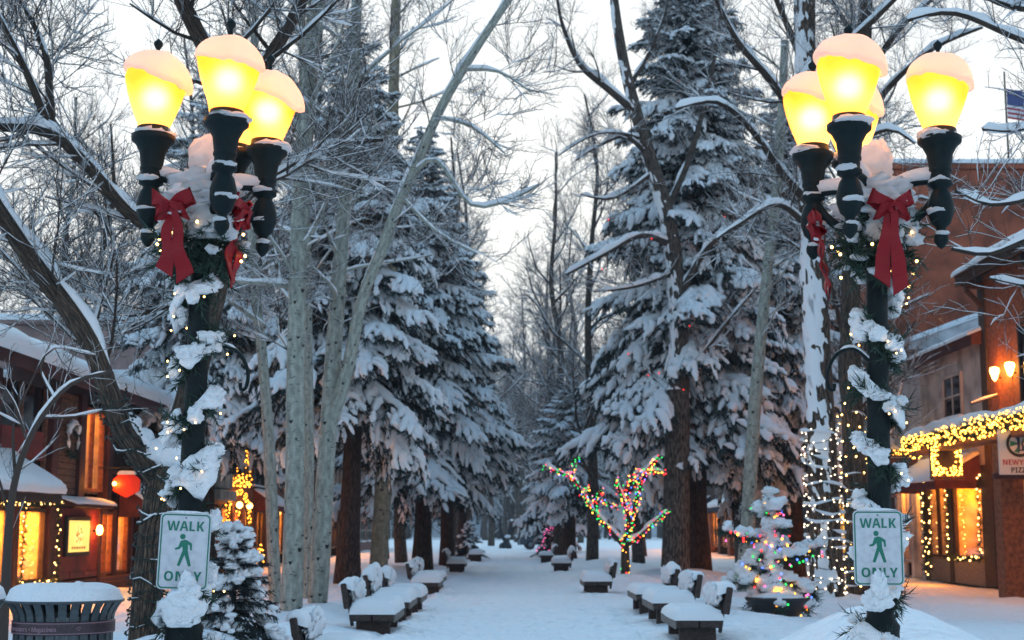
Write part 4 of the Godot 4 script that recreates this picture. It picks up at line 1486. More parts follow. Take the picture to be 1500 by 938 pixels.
	bb("parapet", bk2, M.brick_red, 12.9, 44.1, 13.9, 14.1, -76.1, -48.0, 0.03)
	var ps := MB.new()
	ps.pillow(Vector3(12.9, 14.1, -76.1) - bk2.position, Vector3(31.2, 0, 0), Vector3(0, 0, 28.1), Vector3.UP, 0.2, ns, 40, 20, 0.2)
	part("roof_snow", ps, M.snow, bk2)
	for fl in 3:
		for i in 6:
			plain_window(bk2, 13.0, 1, 4.4 + fl * 3.3, 6.3 + fl * 3.3, -50.5 - i * 4.2, -51.9 - i * 4.2, M.dark_wood, M.dark_glass, true)
	bb("shop_front", bk2, M.dark_wood, 12.9, 13.3, 0, 3.4, -76, -48.15, 0.02)
	for i in 5: plain_window(bk2, 12.9, 1, 0.6, 2.8, -49.5 - i * 5.2, -53.4 - i * 5.2, M.timber, M.window_light if i == 1 or i == 4 else M.dark_glass, false, 2)

	# flag on the brick block's roof
	var fl := thing("flag_on_pole", "red white and blue striped flag on a pole above the brick roof", "flag", Vector3(19.75, 14.1, -55))
	var fp := MB.new()
	fp.tube(PackedVector3Array([Vector3(0, 0, 0), Vector3(0, 5.6, 0)]), PackedFloat32Array([0.05, 0.035]), 8)
	part("pole", fp, M.iron, fl)
	var mats := [mk("flag_red", lin(0.34, 0.05, 0.07), 0.8), mk("flag_white", lin(0.62, 0.62, 0.66), 0.8)]
	var cant := mk("flag_blue", lin(0.05, 0.07, 0.19), 0.8)
	for i in 13:
		var sb := MB.new()
		for j in 14:
			if i < 7 and j < 6: continue
			var x0 := j * 0.15; var x1 := x0 + 0.15
			var A := func(xx: float, k: int) -> Vector3: return Vector3(0.05 + xx, 4.9 - k * 0.095 - xx * 0.22, 0.16 * sin(xx * 4.0) * xx)
			sb.quad(A.call(x0, i + 1), A.call(x1, i + 1), A.call(x1, i), A.call(x0, i))
		part("stripe", sb, mats[i % 2], fl)
	var cb := MB.new()
	for j in 6:
		var x0 := j * 0.15; var x1 := x0 + 0.15
		var A := func(xx: float, k: int) -> Vector3: return Vector3(0.05 + xx, 4.9 - k * 0.095 - xx * 0.22, 0.16 * sin(xx * 4.0) * xx)
		cb.quad(A.call(x0, 7), A.call(x1, 7), A.call(x1, 0), A.call(x0, 0))
	part("canton", cb, cant, fl)

	# dark wooden shops further on
	var dw := thing("dark_wooden_shop", "dark wooden shop with warm lit windows beyond the big spruce", "shop", Vector3(X, 0, -92))
	bb("wall", dw, M.dark_wood, X + 1.5, X + 9, 0, 5.4, -112, -76.3, 0.02)
	bb("upper_wall", dw, M.dark_wood, X, X + 1.52, 2.7, 5.4, -112, -76.3, 0.02)
	var z := -76.3
	var k := 0
	while z > -110:
		bb("pier", dw, M.timber if k % 2 == 0 else M.dark_wood, X - 0.06, X + 1.5, 0, 2.72, z - 1.0, z, 0.02)
		shop_window(dw, X, 1, 0.5, 2.6, z - 1.05, z - 3.9, M.dark_wood, 2.6 if k % 3 == 0 else 1.2, 1, 2)
		z -= 3.95
		k += 1
	bb("pier", dw, M.dark_wood, X - 0.06, X + 1.5, 0, 2.72, -112, z, 0.02)
	slope_roof(dw, "roof", M.dark_wood, X + 4.4, 7.2, X - 0.6, 5.3, -76.2, -112.2, 0.3, 0.14, 0.12)
	slope_roof(dw, "awning", M.awning_blue, X - 0.05, 3.6, X - 1.5, 2.75, -77, -84, 0.14, 0.2, 0.05)
	slope_roof(dw, "awning", M.awning_blue, X - 0.05, 3.6, X - 1.5, 2.75, -92, -98, 0.14, 0.2, 0.05)
	var pl := thing("porch_lantern", "small warm lantern hanging on the dark wooden shop beside the slim aspen", "lantern", Vector3(X - 0.7, 3.9, -76.0))
	var pgb := MB.new()
	pgb.lathe([Vector2(0, -0.16), Vector2(0.2, -0.1), Vector2(0.26, 0.0), Vector2(0.18, 0.12), Vector2(0, 0.16)], 10)
	part("glass_bulb", pgb, M.lantern_light, pl)
	bx("bracket", pl, M.iron, Vector3(0.35, 0.2, 0), Vector3(0.7, 0.05, 0.05), 0.0)

# ---------------------------------------------------------------- the far end of the street
func far_end() -> void:
	var b := MB.new()
	# wooded rise closing the view
	var nx := 60; var nz := 10
	for i in nz + 1:
		for j in nx + 1:
			var x := lerpf(-420, 420, float(j) / nx)
			var f := float(i) / nz
			var y := -2.0 + (34.0 + 16.0 * ns.get_noise_2d(x * 0.5, 40.0) + 20.0 * smoothstep(30.0, 240.0, absf(x + 10.0))) * smoothstep(0.0, 1.0, f) + 3.0 * ns.get_noise_2d(x * 2.0, f * 90.0)
			b.v.push_back(Vector3(x, y, -230.0 - f * 260.0)); b.n.push_back(Vector3.UP); b.uv.push_back(Vector2.ZERO)
	for i in nz:
		for j in nx:
			var a := i * (nx + 1) + j
			b.ix.append_array([a, a + nx + 2, a + 1, a, a + nx + 1, a + nx + 2])
	b.smooth(0, 0)
	struct("hill", b, M.hill)

# ---------------------------------------------------------------- trees that show singly
func base_of(p: Vector3) -> Vector3:
	return Vector3(p.x, ground_y(p.x, p.z) - 0.1, p.z)

# points given as [pixel x, pixel y, distance]
func path(a: Array) -> Array:
	var out := []
	for q in a: out.append(at(q[0], q[1], q[2]))
	return out

func wraps(o: Node3D, p: PackedVector3Array, r: float, turns: float, mat_name: String, gap: float, br: float, snow: float) -> void:
	# a cord wound round a stem, with bulbs and ridges of snow caught on it
	var c := PackedVector3Array()
	var k := int(turns * 14)
	for i in k + 1:
		var f := float(i) / k * (p.size() - 1.001)
		var a := TAU * turns * i / k
		var q := p[int(f)].lerp(p[int(f) + 1], f - int(f))
		var wob := 0.14 * ns.get_noise_2d(a * 14.0, r * 900.0) + R(-0.015, 0.015)
		c.push_back(q + Vector3(cos(a), 0, sin(a)) * (r + 0.012 + R(0, 0.012)) + Vector3(0, wob, 0) - o.position)
	cord(o, c, 0.007)
	bulbs(o, dots(c, gap, 0.03), br, mat_name)
	if snow > 0.0:
		var sb := MB.new()
		var i := 0
		while i < c.size() - 4:
			var m := rng.randi_range(2, 4) if snow > 0.02 else rng.randi_range(2, 6)
			if R(0, 1) < (0.4 if snow > 0.02 else 0.3) and i + m < c.size():
				var q := PackedVector3Array(); var w := PackedFloat32Array(); var h := PackedFloat32Array()
				for j in m + 1:
					var e := sin(PI * lerpf(0.08, 0.92, float(j) / m)) * R(0.7, 1.2)
					q.push_back(c[i + j] + Vector3(0, 0.014, 0)); w.push_back(snow * e); h.push_back(snow * 0.8 * e)
				sb.roll(q, w, h, 6)
			i += m
		part("snow_ridges", sb, M.snow, o)

func trees_near() -> void:
	# --- forked cottonwood behind the post on the left
	rng.seed = 101
	var t := TreeB.new()
	t.levels = 2; t.spray_len = 0.75; t.density = 1.5; t.snow_k = 1.1
	var D := 16.0
	var o := thing("cottonwood_tree", "forked cottonwood with thick snow in its crook behind the lamp post and bins", "tree", base_of(at(214, 935, D)))
	var trunk := spline(path([[205, 1010, D], [214, 900, D], [222, 800, D], [238, 690, D]]), 0.25)
	limb(t, trunk, 0.185, 0.165, 12, false)
	var la := spline(path([[236, 712, D], [208, 672, D - 0.1], [180, 632, D - 0.3], [158, 570, D - 0.4], [130, 500, D - 0.5], [90, 440, D - 0.7], [45, 380, D - 0.9], [0, 312, D - 1.1], [-70, 210, D - 1.4]]), 0.22)
	var lr := limb(t, la, 0.135, 0.090, 11)
	snow_on(t, la, lr, 0.19)
	branch_out(t, la, 0.06, 4.0, 0, 0.35)
	var lb := spline(path([[238, 700, D], [268, 610, D + 0.1], [300, 490, D + 0.2], [322, 400, D + 0.3], [334, 300, D + 0.3], [342, 190, D + 0.3]]), 0.25)
	limb(t, lb, 0.15, 0.115, 11)
	branch_out(t, lb, 0.05, 3.0, 0, 0.5)
	for a in [[[[342, 200, D + 0.3], [318, 110, D + 0.2], [285, 40, D], [258, -20, D - 0.3], [230, -120, D - 0.6]], 0.125, 0.075], [[[342, 200, D + 0.3], [372, 118, D + 0.4], [410, 60, D + 0.5], [440, 5, D + 0.6], [480, -90, D + 0.8]], 0.11, 0.07],
			[[[320, 405, D + 0.3], [250, 352, D + 0.1], [188, 312, D - 0.1], [135, 250, D - 0.3], [75, 196, D - 0.5], [0, 186, D - 0.8], [-60, 190, D - 1.0]], 0.09, 0.05],
			[[[75, 196, D - 0.5], [72, 130, D - 0.4], [64, 70, D - 0.3], [30, 0, D]], 0.055, 0.025], [[[72, 190, D - 0.5], [40, 110, D - 0.7], [0, 30, D - 1.0], [-30, -20, D - 1.1]], 0.05, 0.025],
			[[[334, 310, D + 0.3], [385, 272, D + 0.2], [440, 238, D + 0.1], [490, 212, D], [560, 205, D - 0.2]], 0.065, 0.022],
			[[[300, 480, D + 0.2], [250, 450, D + 0.5], [190, 462, D + 0.9], [120, 430, D + 1.2]], 0.045, 0.015],
			[[[130, 500, D - 0.5], [150, 430, D - 0.2], [165, 350, D + 0.1], [130, 300, D + 0.3]], 0.04, 0.015]]:
		var q := spline(path(a[0]), 0.22)
		limb(t, q, a[1], a[2], 8)
		branch_out(t, q, a[1] * 0.7, 3.2, 0, 0.2)
	# the pile of snow in the crook
	var sb := MB.new()
	for a in [[252, 668, 0.28, 0.16, 0.2], [228, 664, 0.25, 0.14, 0.17], [205, 645, 0.18, 0.13, 0.14], [262, 640, 0.16, 0.2, 0.14], [190, 622, 0.13, 0.14, 0.12]]:
		sb.blob(at(a[0], a[1], D - 0.02) - o.position, Vector3(a[2], a[3], a[4]), ns, 0.25, 1.0, 14, 10)
	part("crook_snow", sb, M.snow, o)
	finish_tree(t, o, M.bark)
	# unlit strings wound round its stem
	var ws := thing("unlit_string", "unlit dark light string wound round the cottonwood trunk, flecked with snow", "light string", o.position)
	wraps(ws, spline(path([[212, 925, D], [222, 800, D], [238, 700, D]]), 0.2), 0.185, 15, "cord", 0.07, 0.014, 0.012)
	var ws2 := thing("unlit_string", "unlit dark light string wound round the cottonwood's low curved limb", "light string", o.position)
	wraps(ws2, spline(path([[232, 700, D], [205, 668, D - 0.1], [180, 630, D - 0.3], [160, 575, D - 0.4]]), 0.2), 0.165, 10, "cord", 0.07, 0.014, 0.010)

	# --- bent sapling at the left edge
	rng.seed = 102
	t = TreeB.new()
	t.levels = 1; t.spray_len = 0.42; t.density = 0.65; t.snow_k = 0.8; t.bark_len = 0.5
	D = 12.5
	o = thing("bent_sapling", "thin dark sapling bent under snow in front of the timber shop", "tree", base_of(at(6, 900, D)))
	var sp := spline(path([[2, 980, D], [8, 860, D], [16, 740, D], [32, 670, D], [62, 610, D - 0.1], [105, 562, D - 0.2], [160, 545, D - 0.3]]), 0.15)
	limb(t, sp, 0.05, 0.016, 7)
	branch_out(t, sp, 0.022, 1.5, 0, 0.4)
	for a in [[[14, 760, D], [-6, 690, D], [-30, 640, D]], [[22, 700, D], [20, 620, D + 0.1], [45, 560, D + 0.2], [75, 500, D + 0.3]], [[40, 650, D], [20, 590, D - 0.2], [0, 560, D - 0.3]], [[80, 585, D - 0.15], [60, 540, D], [80, 510, D], [140, 520, D]], [[60, 612, D - 0.1], [110, 610, D], [150, 600, D]]]:
		var q := spline(path(a), 0.12)
		limb(t, q, 0.018, 0.006, 5)
		branch_out(t, q, 0.010, 1.0, 0, 0.1)
	finish_tree(t, o, M.twig)

	# --- aspens
	rng.seed = 103
	aspen("pale aspen with a straight thick trunk, the tallest beside the shrub", [[424, 930, 25], [428, 860, 25], [432, 700, 25], [434, 500, 25], [440, 300, 25.2], [454, 100, 25.4], [470, -80, 25.6]], 0.20, 0.13, M.bark_aspen, 1.05, 103)
	var tb := aspen("pale aspen forking low into a long stem that leans over the path", [[462, 920, 26], [468, 840, 26], [476, 700, 26], [484, 580, 26], [497, 400, 26.1], [508, 250, 26.3], [518, 100, 26.4], [525, -60, 26.6]], 0.19, 0.10, M.bark_aspen, 1.25, 104,
		[[[[484, 620, 26], [508, 545, 25.8], [530, 440, 25.5], [556, 375, 25.2], [580, 310, 25], [605, 255, 24.8], [640, 170, 24.5], [680, 100, 24.2], [745, 0, 24], [790, -60, 24]], 0.135, 0.06], [[[605, 255, 24.8], [640, 235, 24.4], [690, 300, 24.2], [750, 292, 24], [790, 270, 23.8]], 0.05, 0.02], [[[640, 172, 24.5], [690, 185, 24.2], [740, 225, 24]], 0.04, 0.015], [[[680, 102, 24.2], [730, 105, 24], [778, 135, 23.8]], 0.04, 0.015], [[[590, 290, 24.9], [640, 340, 24.6], [700, 372, 24.4]], 0.04, 0.015]])
	aspen("slender grey aspen behind the tallest pale one", [[404, 900, 29], [400, 800, 29], [394, 650, 29], [384, 520, 29], [374, 420, 29.2], [366, 250, 29.5], [372, 60, 29.8], [380, -60, 30]], 0.14, 0.07, M.bark_aspen, 1.05, 105,
		[[[[432, 420, 25.2], [390, 416, 25.1], [335, 412, 25]], 0.06, 0.03], [[[390, 480, 28.5], [360, 458, 28.4], [330, 438, 28.2]], 0.06, 0.03]])
	aspen("aspen standing behind the twin pale trunks, its stem hidden below", [[448, 890, 31], [452, 700, 31], [450, 450, 31], [446, 200, 31], [440, -40, 31]], 0.13, 0.09, M.bark_aspen, 1.05, 106)
	aspen("tan aspen with dark scars between two spruces on the bench side", [[552, 885, 44], [556, 800, 44], [562, 700, 44], [566, 560, 44], [572, 400, 44], [575, 200, 44], [580, 0, 44]], 0.31, 0.16, M.bark_aspen_tan, 0.6, 107)
	aspen("slim pale aspen between the big spruce and the lit shrub", [[1092, 830, 36], [1096, 760, 36], [1104, 620, 36], [1114, 500, 36], [1126, 380, 36.2], [1140, 250, 36.4], [1150, 60, 36.6]], 0.20, 0.10, M.bark_aspen, 0.6, 108)

	# --- leaning cottonwood on the right, before the big spruce
	rng.seed = 109
	t = TreeB.new()
	t.levels = 2; t.spray_len = 0.8; t.density = 1.2; t.snow_k = 1.4
	D = 42.0
	o = thing("cottonwood_tree", "big grey cottonwood by the benches, its snow lined top leaning over the path", "tree", base_of(at(990, 852, D)))
	var p := spline(path([[988, 880, D], [990, 800, D], [992, 650, D], [994, 500, D], [990, 400, D], [975, 310, D - 0.2], [950, 225, D - 0.4], [925, 140, D - 0.6], [908, 60, D - 0.8], [895, -40, D - 1]]), 0.4)
	var pr := limb(t, p, 0.46, 0.12, 14)
	for a in [[[[950, 228, D - 0.4], [915, 200, D - 0.8], [870, 218, D - 1.2], [845, 235, D - 1.4]], 0.09], [[[932, 165, D - 0.5], [890, 130, D - 1], [850, 95, D - 1.5], [825, 40, D - 1.8], [815, -10, D - 2]], 0.13], [[[945, 205, D - 0.4], [905, 195, D - 1], [865, 200, D - 1.4], [815, 230, D - 1.6]], 0.06],
			[[[985, 360, D], [940, 345, D - 1], [890, 370, D - 1.6], [830, 402, D - 2]], 0.12], [[[988, 400, D], [930, 420, D - 0.8], [870, 428, D - 1.5]], 0.08], [[[992, 440, D], [1040, 360, D - 0.6], [1100, 320, D - 1], [1190, 250, D - 1.6]], 0.12], [[[975, 310, D - 0.2], [1010, 230, D], [1040, 120, D + 0.3], [1060, 0, D + 0.5]], 0.13], [[[960, 250, D - 0.3], [900, 290, D - 0.9], [850, 285, D - 1.3]], 0.08], [[[920, 130, D - 0.6], [960, 60, D - 0.3], [985, -20, D]], 0.09], [[[1000, 560, D], [1060, 480, D - 1], [1110, 420, D - 2]], 0.07]]:
		var q := spline(path(a[0]), 0.3)
		limb(t, q, a[1], a[1] * 0.3, 7)
		branch_out(t, q, a[1] * 0.55, 2.8, 0, 0.25)
	finish_tree(t, o, M.bark_grey)
	var pp := spline(path([[988, 870, D], [990, 800, D], [992, 650, D], [994, 500, D], [990, 400, D], [975, 310, D - 0.2], [950, 225, D - 0.4], [925, 140, D - 0.6], [908, 60, D - 0.8], [895, -40, D - 1]]), 0.14)
	var pq := PackedFloat32Array()
	for i in pp.size(): pq.push_back(pr[mini(pr.size() - 1, int(float(i) / pp.size() * pr.size()))])
	var low := 0
	while pp[low].y < 5.5: low += 1
	var pb := plaster(pp.slice(low), pq.slice(low), Vector3(-0.9, 0, 0.25).normalized(), -0.02)
	for i in pb.v.size(): pb.v[i] -= o.position
	part("blown_snow", pb, M.snow, o)

	# --- trunk wound with white lights
	rng.seed = 110
	t = TreeB.new()
	t.levels = 2; t.spray_len = 0.8; t.density = 1.5; t.snow_k = 1.1
	D = 28.5
	o = thing("cottonwood_tree", "straight cottonwood plastered with snow, its lower trunk wound with white lights", "tree", base_of(at(1212, 890, D)))
	p = spline(path([[1216, 930, D], [1212, 860, D], [1206, 700, D], [1200, 560, D], [1192, 400, D], [1186, 250, D], [1180, 100, D], [1178, -60, D]]), 0.12)
	pr = limb(t, p, 0.35, 0.20, 16, false)
	for a in [[[[1188, 300, D], [1150, 260, D - 1], [1100, 190, D - 1.6], [1050, 150, D - 2], [990, 160, D - 2.4]], 0.10], [[[1190, 340, D], [1140, 300, D - 1.4], [1080, 330, D - 2], [1050, 350, D - 2.2]], 0.08], [[[1184, 200, D], [1130, 120, D - 0.6], [1080, 60, D - 1], [1040, -20, D - 1]], 0.11], [[[1182, 160, D], [1230, 80, D - 0.6], [1290, 20, D - 1], [1350, -40, D - 1.4]], 0.12], [[[1186, 260, D], [1240, 220, D - 1], [1300, 190, D - 2], [1340, 210, D - 2.4]], 0.08], [[[1180, 100, D], [1150, 30, D], [1120, -40, D]], 0.1], [[[1192, 380, D], [1150, 350, D + 1], [1110, 340, D + 1.5]], 0.05]]:
		var q := spline(path(a[0]), 0.28)
		limb(t, q, a[1], a[1] * 0.3, 7)
		branch_out(t, q, a[1] * 0.55, 2.8, 0, 0.2)
	finish_tree(t, o, M.bark)
	var thin := plaster(p, pr, Vector3(-0.5, 0, 0.85).normalized(), -0.2)
	for i in thin.v.size(): thin.v[i] -= o.position
	part("blown_snow", thin, M.snow, o)
	var from := 0
	while p[from].y < 3.0: from += 1
	pb = plaster(p.slice(from), pr.slice(from), Vector3(-0.5, 0, 0.85).normalized(), 0.06)
	for i in pb.v.size(): pb.v[i] -= o.position
	part("blown_snow", pb, M.snow, o)
	var wl := thing("white_light_string", "white light string wound round the snow plastered trunk", "light string", o.position)
	wraps(wl, spline(path([[1213, 885, D], [1206, 720, D], [1202, 625, D]]), 0.2), 0.36, 22, "bulb_white", 0.17, 0.0155, 0.055)

	rng.seed = 111
	t = TreeB.new()
	t.levels = 2; t.spray_len = 0.8; t.density = 1.35; t.snow_k = 1.1
	D = 31.0
	o = thing("cottonwood_tree", "brown cottonwood just behind the lamp post beside the walk sign", "tree", base_of(at(1258, 880, D)))
	p = spline(path([[1258, 920, D], [1256, 800, D], [1250, 640, D], [1246, 500, D], [1248, 380, D], [1258, 250, D], [1264, 120, D], [1270, -60, D]]), 0.3)
	limb(t, p, 0.29, 0.15, 12, false)
	for a in [[[[1262, 180, D], [1310, 120, D - 1], [1370, 70, D - 1.6], [1440, 40, D - 2]], 0.10], [[[1258, 260, D], [1300, 300, D - 1], [1350, 290, D - 2], [1400, 310, D - 2.5]], 0.06], [[[1266, 80, D], [1230, 20, D - 0.6], [1200, -30, D - 1]], 0.09], [[[1264, 120, D], [1320, 40, D], [1390, -20, D + 0.6]], 0.1]]:
		var q := spline(path(a[0]), 0.28)
		limb(t, q, a[1], a[1] * 0.3, 7)
		branch_out(t, q, a[1] * 0.55, 2.8, 0, 0.2)
	finish_tree(t, o, M.bark)
	wl = thing("white_light_string", "sparse warm light string on the brown trunk behind the lamp post", "light string", o.position)
	wraps(wl, spline(path([[1256, 860, D], [1252, 700, D], [1247, 600, D]]), 0.2), 0.285, 12, "bulb_warm", 0.3, 0.02, 0.03)

	# --- tree outside the frame on the right whose limbs hang into view
	rng.seed = 112
	t = TreeB.new()
	t.levels = 2; t.spray_len = 0.8; t.density = 0.95; t.snow_k = 1.35; t.droop = 0.05
	D = 17.0
	o = thing("overhanging_tree", "snow lined drooping tree limbs before the brick block and restaurant", "tree", base_of(Vector3(8.2, 0, -D)))
	p = spline([Vector3(8.2, -0.1, -D), Vector3(8.1, 2.2, -D), Vector3(8.2, 4.5, -D), Vector3(8.0, 6.8, -D), Vector3(7.7, 9.0, -D)], 0.3)
	limb(t, p, 0.28, 0.14, 12, false)
	for a in [[[[1720, 280, D], [1600, 330, D - 0.4], [1520, 345, D - 0.8], [1450, 372, D - 1.1], [1395, 365, D - 1.4]], 0.07], [[[1720, 180, D], [1600, 230, D - 0.5], [1520, 285, D - 1], [1450, 300, D - 1.4], [1400, 280, D - 1.7]], 0.06], [[[1710, 90, D], [1600, 90, D + 0.3], [1500, 60, D + 0.6], [1400, 20, D + 0.8], [1330, 30, D + 1]], 0.08], [[[1710, 60, D], [1590, 20, D - 0.8], [1480, 10, D - 1.6], [1400, -30, D - 2]], 0.07], [[[1720, 330, D], [1600, 400, D + 0.3], [1520, 420, D + 0.4], [1450, 408, D + 0.4]], 0.05], [[[1715, 130, D], [1600, 150, D - 0.8], [1500, 190, D - 1.2], [1440, 190, D - 1.5]], 0.05]]:
		var q := spline(path(a[0]), 0.2)
		limb(t, q, a[1], a[1] * 0.3, 7)
		branch_out(t, q, a[1] * 0.5, 1.9, 0, 0.3)
	finish_tree(t, o, M.bark)

	# --- spruces
	spruce("spruce_tree", "tall snow laden spruce with a red brown trunk behind the aspens", base_of(at(508, 868, 35.5)), 14.5, 3.1, 4.6, 0.30, 201)
	spruce("spruce_tree", "broad snow laden spruce over the second group of benches", base_of(at(618, 842, 50)), 16.0, 3.7, 3.8, 0.34, 202)
	spruce("spruce_tree", "snow laden spruce with low boughs reaching over the path", base_of(at(655, 836, 58)), 15.0, 3.2, 4.2, 0.3, 203)
	spruce("spruce_tree", "blue grey spruce behind the lamp post and the slender aspen", base_of(Vector3(-8.7, 0, -41)), 15.5, 3.3, 5.0, 0.3, 204)
	spruce("spruce_tree", "big spruce with long drooping snowy boughs beside the leaning cottonwood", base_of(at(1024, 855, 44.5)), 22.0, 4.1, 4.2, 0.36, 205)
	spruce("spruce_tree", "spruce behind the slim aspen, its boughs hanging before the brick block", base_of(Vector3(9.4, 0, -48)), 17.0, 3.6, 4.2, 0.34, 206)
	spruce("spruce_tree", "far spruce with a light ringed trunk past the lit tree", base_of(at(833, 815, 76)), 9.6, 3.0, 3.4, 0.4, 207)
	spruce("spruce_tree", "small far spruce leaning its boughs towards the sculpture", base_of(at(812, 806, 98)), 10.5, 2.6, 1.8, 0.3, 208)
	spruce("spruce_tree", "far spruce at the end of the left bench row", base_of(at(678, 812, 80)), 14.0, 3.0, 5.2, 0.3, 209)

func aspen(label: String, ctrl: Array, r0: float, r1: float, bark: Material, dens: float, sd: int, extra := []) -> Node3D:
	rng.seed = sd
	var t := TreeB.new()
	t.levels = 2; t.spray_len = 0.75; t.density = dens; t.snow_k = 1.1; t.bark_len = 0.22
	var p := spline(path(ctrl), 0.3)
	var o := thing("aspen_tree", label, "tree", base_of(p[0]))
	p.insert(0, o.position)
	limb(t, p, r0, r1, 14, false)
	var np := p.size()
	for i in 13:
		var f := lerpf(0.42, 0.97, (i + R(0, 0.8)) / 13.0)
		var q := p[int(f * (np - 1))]
		var a := R(0, TAU)
		grow(t, q, Vector3(cos(a), R(0.25, 0.8), sin(a)), R(1.3, 2.8), r1 * R(0.25, 0.42), 0)
	for e in extra:
		var q := spline(path(e[0]), 0.3)
		limb(t, q, e[1], e[2], 10)
		branch_out(t, q, e[2] * 0.7, 3.0, 0, 0.35)
	finish_tree(t, o, bark)
	return o

# ---------------------------------------------------------------- the trees further off, copied from a few kinds
func trees_far() -> void:
	var kinds := []
	for k in 4:
		rng.seed = 300 + k
		var t := TreeB.new()
		t.levels = 2; t.spray_len = 1.4; t.density = 0.6; t.snow_k = 1.0
		var o := thing("bare_tree", "", "tree", Vector3.ZERO, 0.0, "bare trees down the street")
		var hgt := 19.0 + 2.0 * k
		var c := [Vector3.ZERO]
		for i in 6: c.append(Vector3(R(-0.4, 0.4), hgt * (i + 1) / 6.0, R(-0.4, 0.4)) * (1.0 if i < 5 else 1.0))
		var p := spline(c, 0.6)
		limb(t, p, 0.34, 0.05, 9, false)
		for i in 16:
			var f := lerpf(0.18, 0.96, (i + R(0, 0.7)) / 16.0)
			var a := R(0, TAU)
			grow(t, p[int(f * (p.size() - 1))], Vector3(cos(a), R(0.7, 1.5), sin(a)), lerpf(6.5, 2.5, f) * R(0.8, 1.1), lerpf(0.13, 0.04, f), 0)
		finish_tree(t, o, M.bark_grey)
		kinds.append(o)
	# x, z, kind, turn, scale, label
	var spots := [
		[-1.9, -132, 0, 0.3, 1.0, "bare tree straight behind the far sculpture"], [2.6, -96, 1, 1.2, 0.95, "tall bare tree standing before the far spruces beside the path"],
		[-4.6, -100, 2, 2.0, 0.98, "bare tree beyond the last bench of the far row"], [5.0, -128, 3, 0.7, 1.05, "bare tree behind the small far spruce"],
		[0.6, -165, 1, 2.9, 1.15, "bare tree"], [2.6, -79, 2, 0.9, 1.0, "bare tree right beside the path past the far bench"], [-2.7, -60, 2, 3.5, 0.8, "bare tree over the buried bench under the spruce boughs"], [3.5, -63, 3, 0.4, 0.85, "bare tree rising behind the tree of coloured lights, over the path"], [-3.1, -71, 1, 2.8, 0.85, "bare tree by the farthest aspen side bench"], [2.9, -88, 0, 5.5, 0.95, "bare tree next to the light ringed spruce"], [-3.4, -93, 0, 1.1, 0.95, "bare tree past the last bench of the aspen side"], [-3.0, -84, 3, 1.9, 0.98, "bare tree leaning over the farthest bench of the aspen side"], [4.4, -106, 2, 4.6, 1.05, "bare tree between the two far spruces"], [0.9, -142, 2, 3.7, 1.1, "bare tree behind the parked car"], [-3.8, -118, 1, 5.1, 1.0, "bare tree beside the far red shop"], [-6.5, -150, 3, 4.0, 1.1, "bare tree"], [7.6, -160, 0, 5.2, 1.15, "bare tree"], [-11, -170, 2, 1.0, 1.2, "bare tree"], [13, -178, 2, 3.0, 1.15, "bare tree"], [-3.6, -190, 0, 0.4, 1.2, "bare tree"], [4.0, -200, 3, 2.2, 1.2, "bare tree"],
		[-8.3, -60, 1, 3.3, 0.85, "bare tree between the brick shop and the spruces"], [-13.5, -47, 0, 5.0, 0.8, "bare tree rising over the stucco block"],
		[8.8, -36, 2, 2.6, 0.72, "bare tree beside the clapboard shop"], [10.2, -64, 0, 0.9, 0.9, "bare tree before the brick block's windows"], [9.6, -24, 1, 4.4, 0.7, "bare tree before the timber restaurant"], [-6.6, -74, 2, 5.6, 0.95, "bare tree behind the spruces of the bench row"], [7.4, -82, 3, 3.9, 0.9, "bare tree behind the tree of coloured lights"], [-20, -62, 1, 0.2, 1.0, "bare tree far behind the stucco block"], [-15.5, -66, 3, 2.2, 1.0, "bare tree behind the brick shop roof"], [-27, -70, 2, 4.1, 1.05, "bare tree behind the far corner of the stucco block"], [6.4, -57, 0, 1.7, 0.9, "bare tree tucked behind the big spruce"], [15.5, -82, 2, 0.6, 1.1, "bare tree behind the brick block"], [-6.6, -46, 1, 0.5, 0.9, "bare tree between the blue grey spruce and the path"], [-4.9, -64, 0, 2.4, 0.9, "bare tree among the bench row's spruces"], [5.8, -66, 1, 5.9, 0.92, "bare tree between the big spruce and the far ones"],
	]
	var used := [false, false, false, false]
	for s in spots:
		var src: Node3D = kinds[s[2]]
		var o: Node3D = src
		if used[s[2]]:
			o = src.duplicate()
			o.name = numbered("bare_tree")
			add_child(o)
		used[s[2]] = true
		o.position = Vector3(s[0], ground_y(s[0], s[1]) - 0.1, s[1])
		o.rotation.y = s[3]
		o.scale = Vector3.ONE * s[4]
		var l: String = s[5]
		o.set_meta("label", l if l != "bare tree" else "tall hazy bare tree closing the view at the street's end")
	# the wood on the rise behind
	rng.seed = 400
	var m := MultiMeshInstance3D.new()
	for k in 3:
		var tf := []
		for i in 330:
			var x := R(-1, 1)
			x = x * absf(x) * 170.0
			var z := -R(205, 420)
			var f := (-z - 230.0) / 260.0
			var y := -2.0 + 36.0 * smoothstep(0.0, 1.0, f)
			tf.append(Transform3D(Basis(Vector3.UP, R(0, TAU)).scaled(Vector3.ONE * R(0.8, 1.3)), Vector3(x, y - 1.0, z)))
		var parts: Node3D = kinds[k]
		var b: MeshInstance3D = parts.get_node("trunk")
		if k == 0:
			wood_node = Node3D.new()
			wood_node.name = "far_wood"
			add_child(wood_node)
			tag(wood_node, "hazy leafless wood covering the rise at the street's end", "wood")
			wood_node.set_meta("kind", "stuff")
		many("far_trunks", b.mesh, tf, wood_node)
		many("far_snow", (parts.get_node("branch_snow") as MeshInstance3D).mesh, tf, wood_node)
		if parts.has_node("branches"): many("far_branches", (parts.get_node("branches") as MeshInstance3D).mesh, tf, wood_node)

var wood_node: Node3D

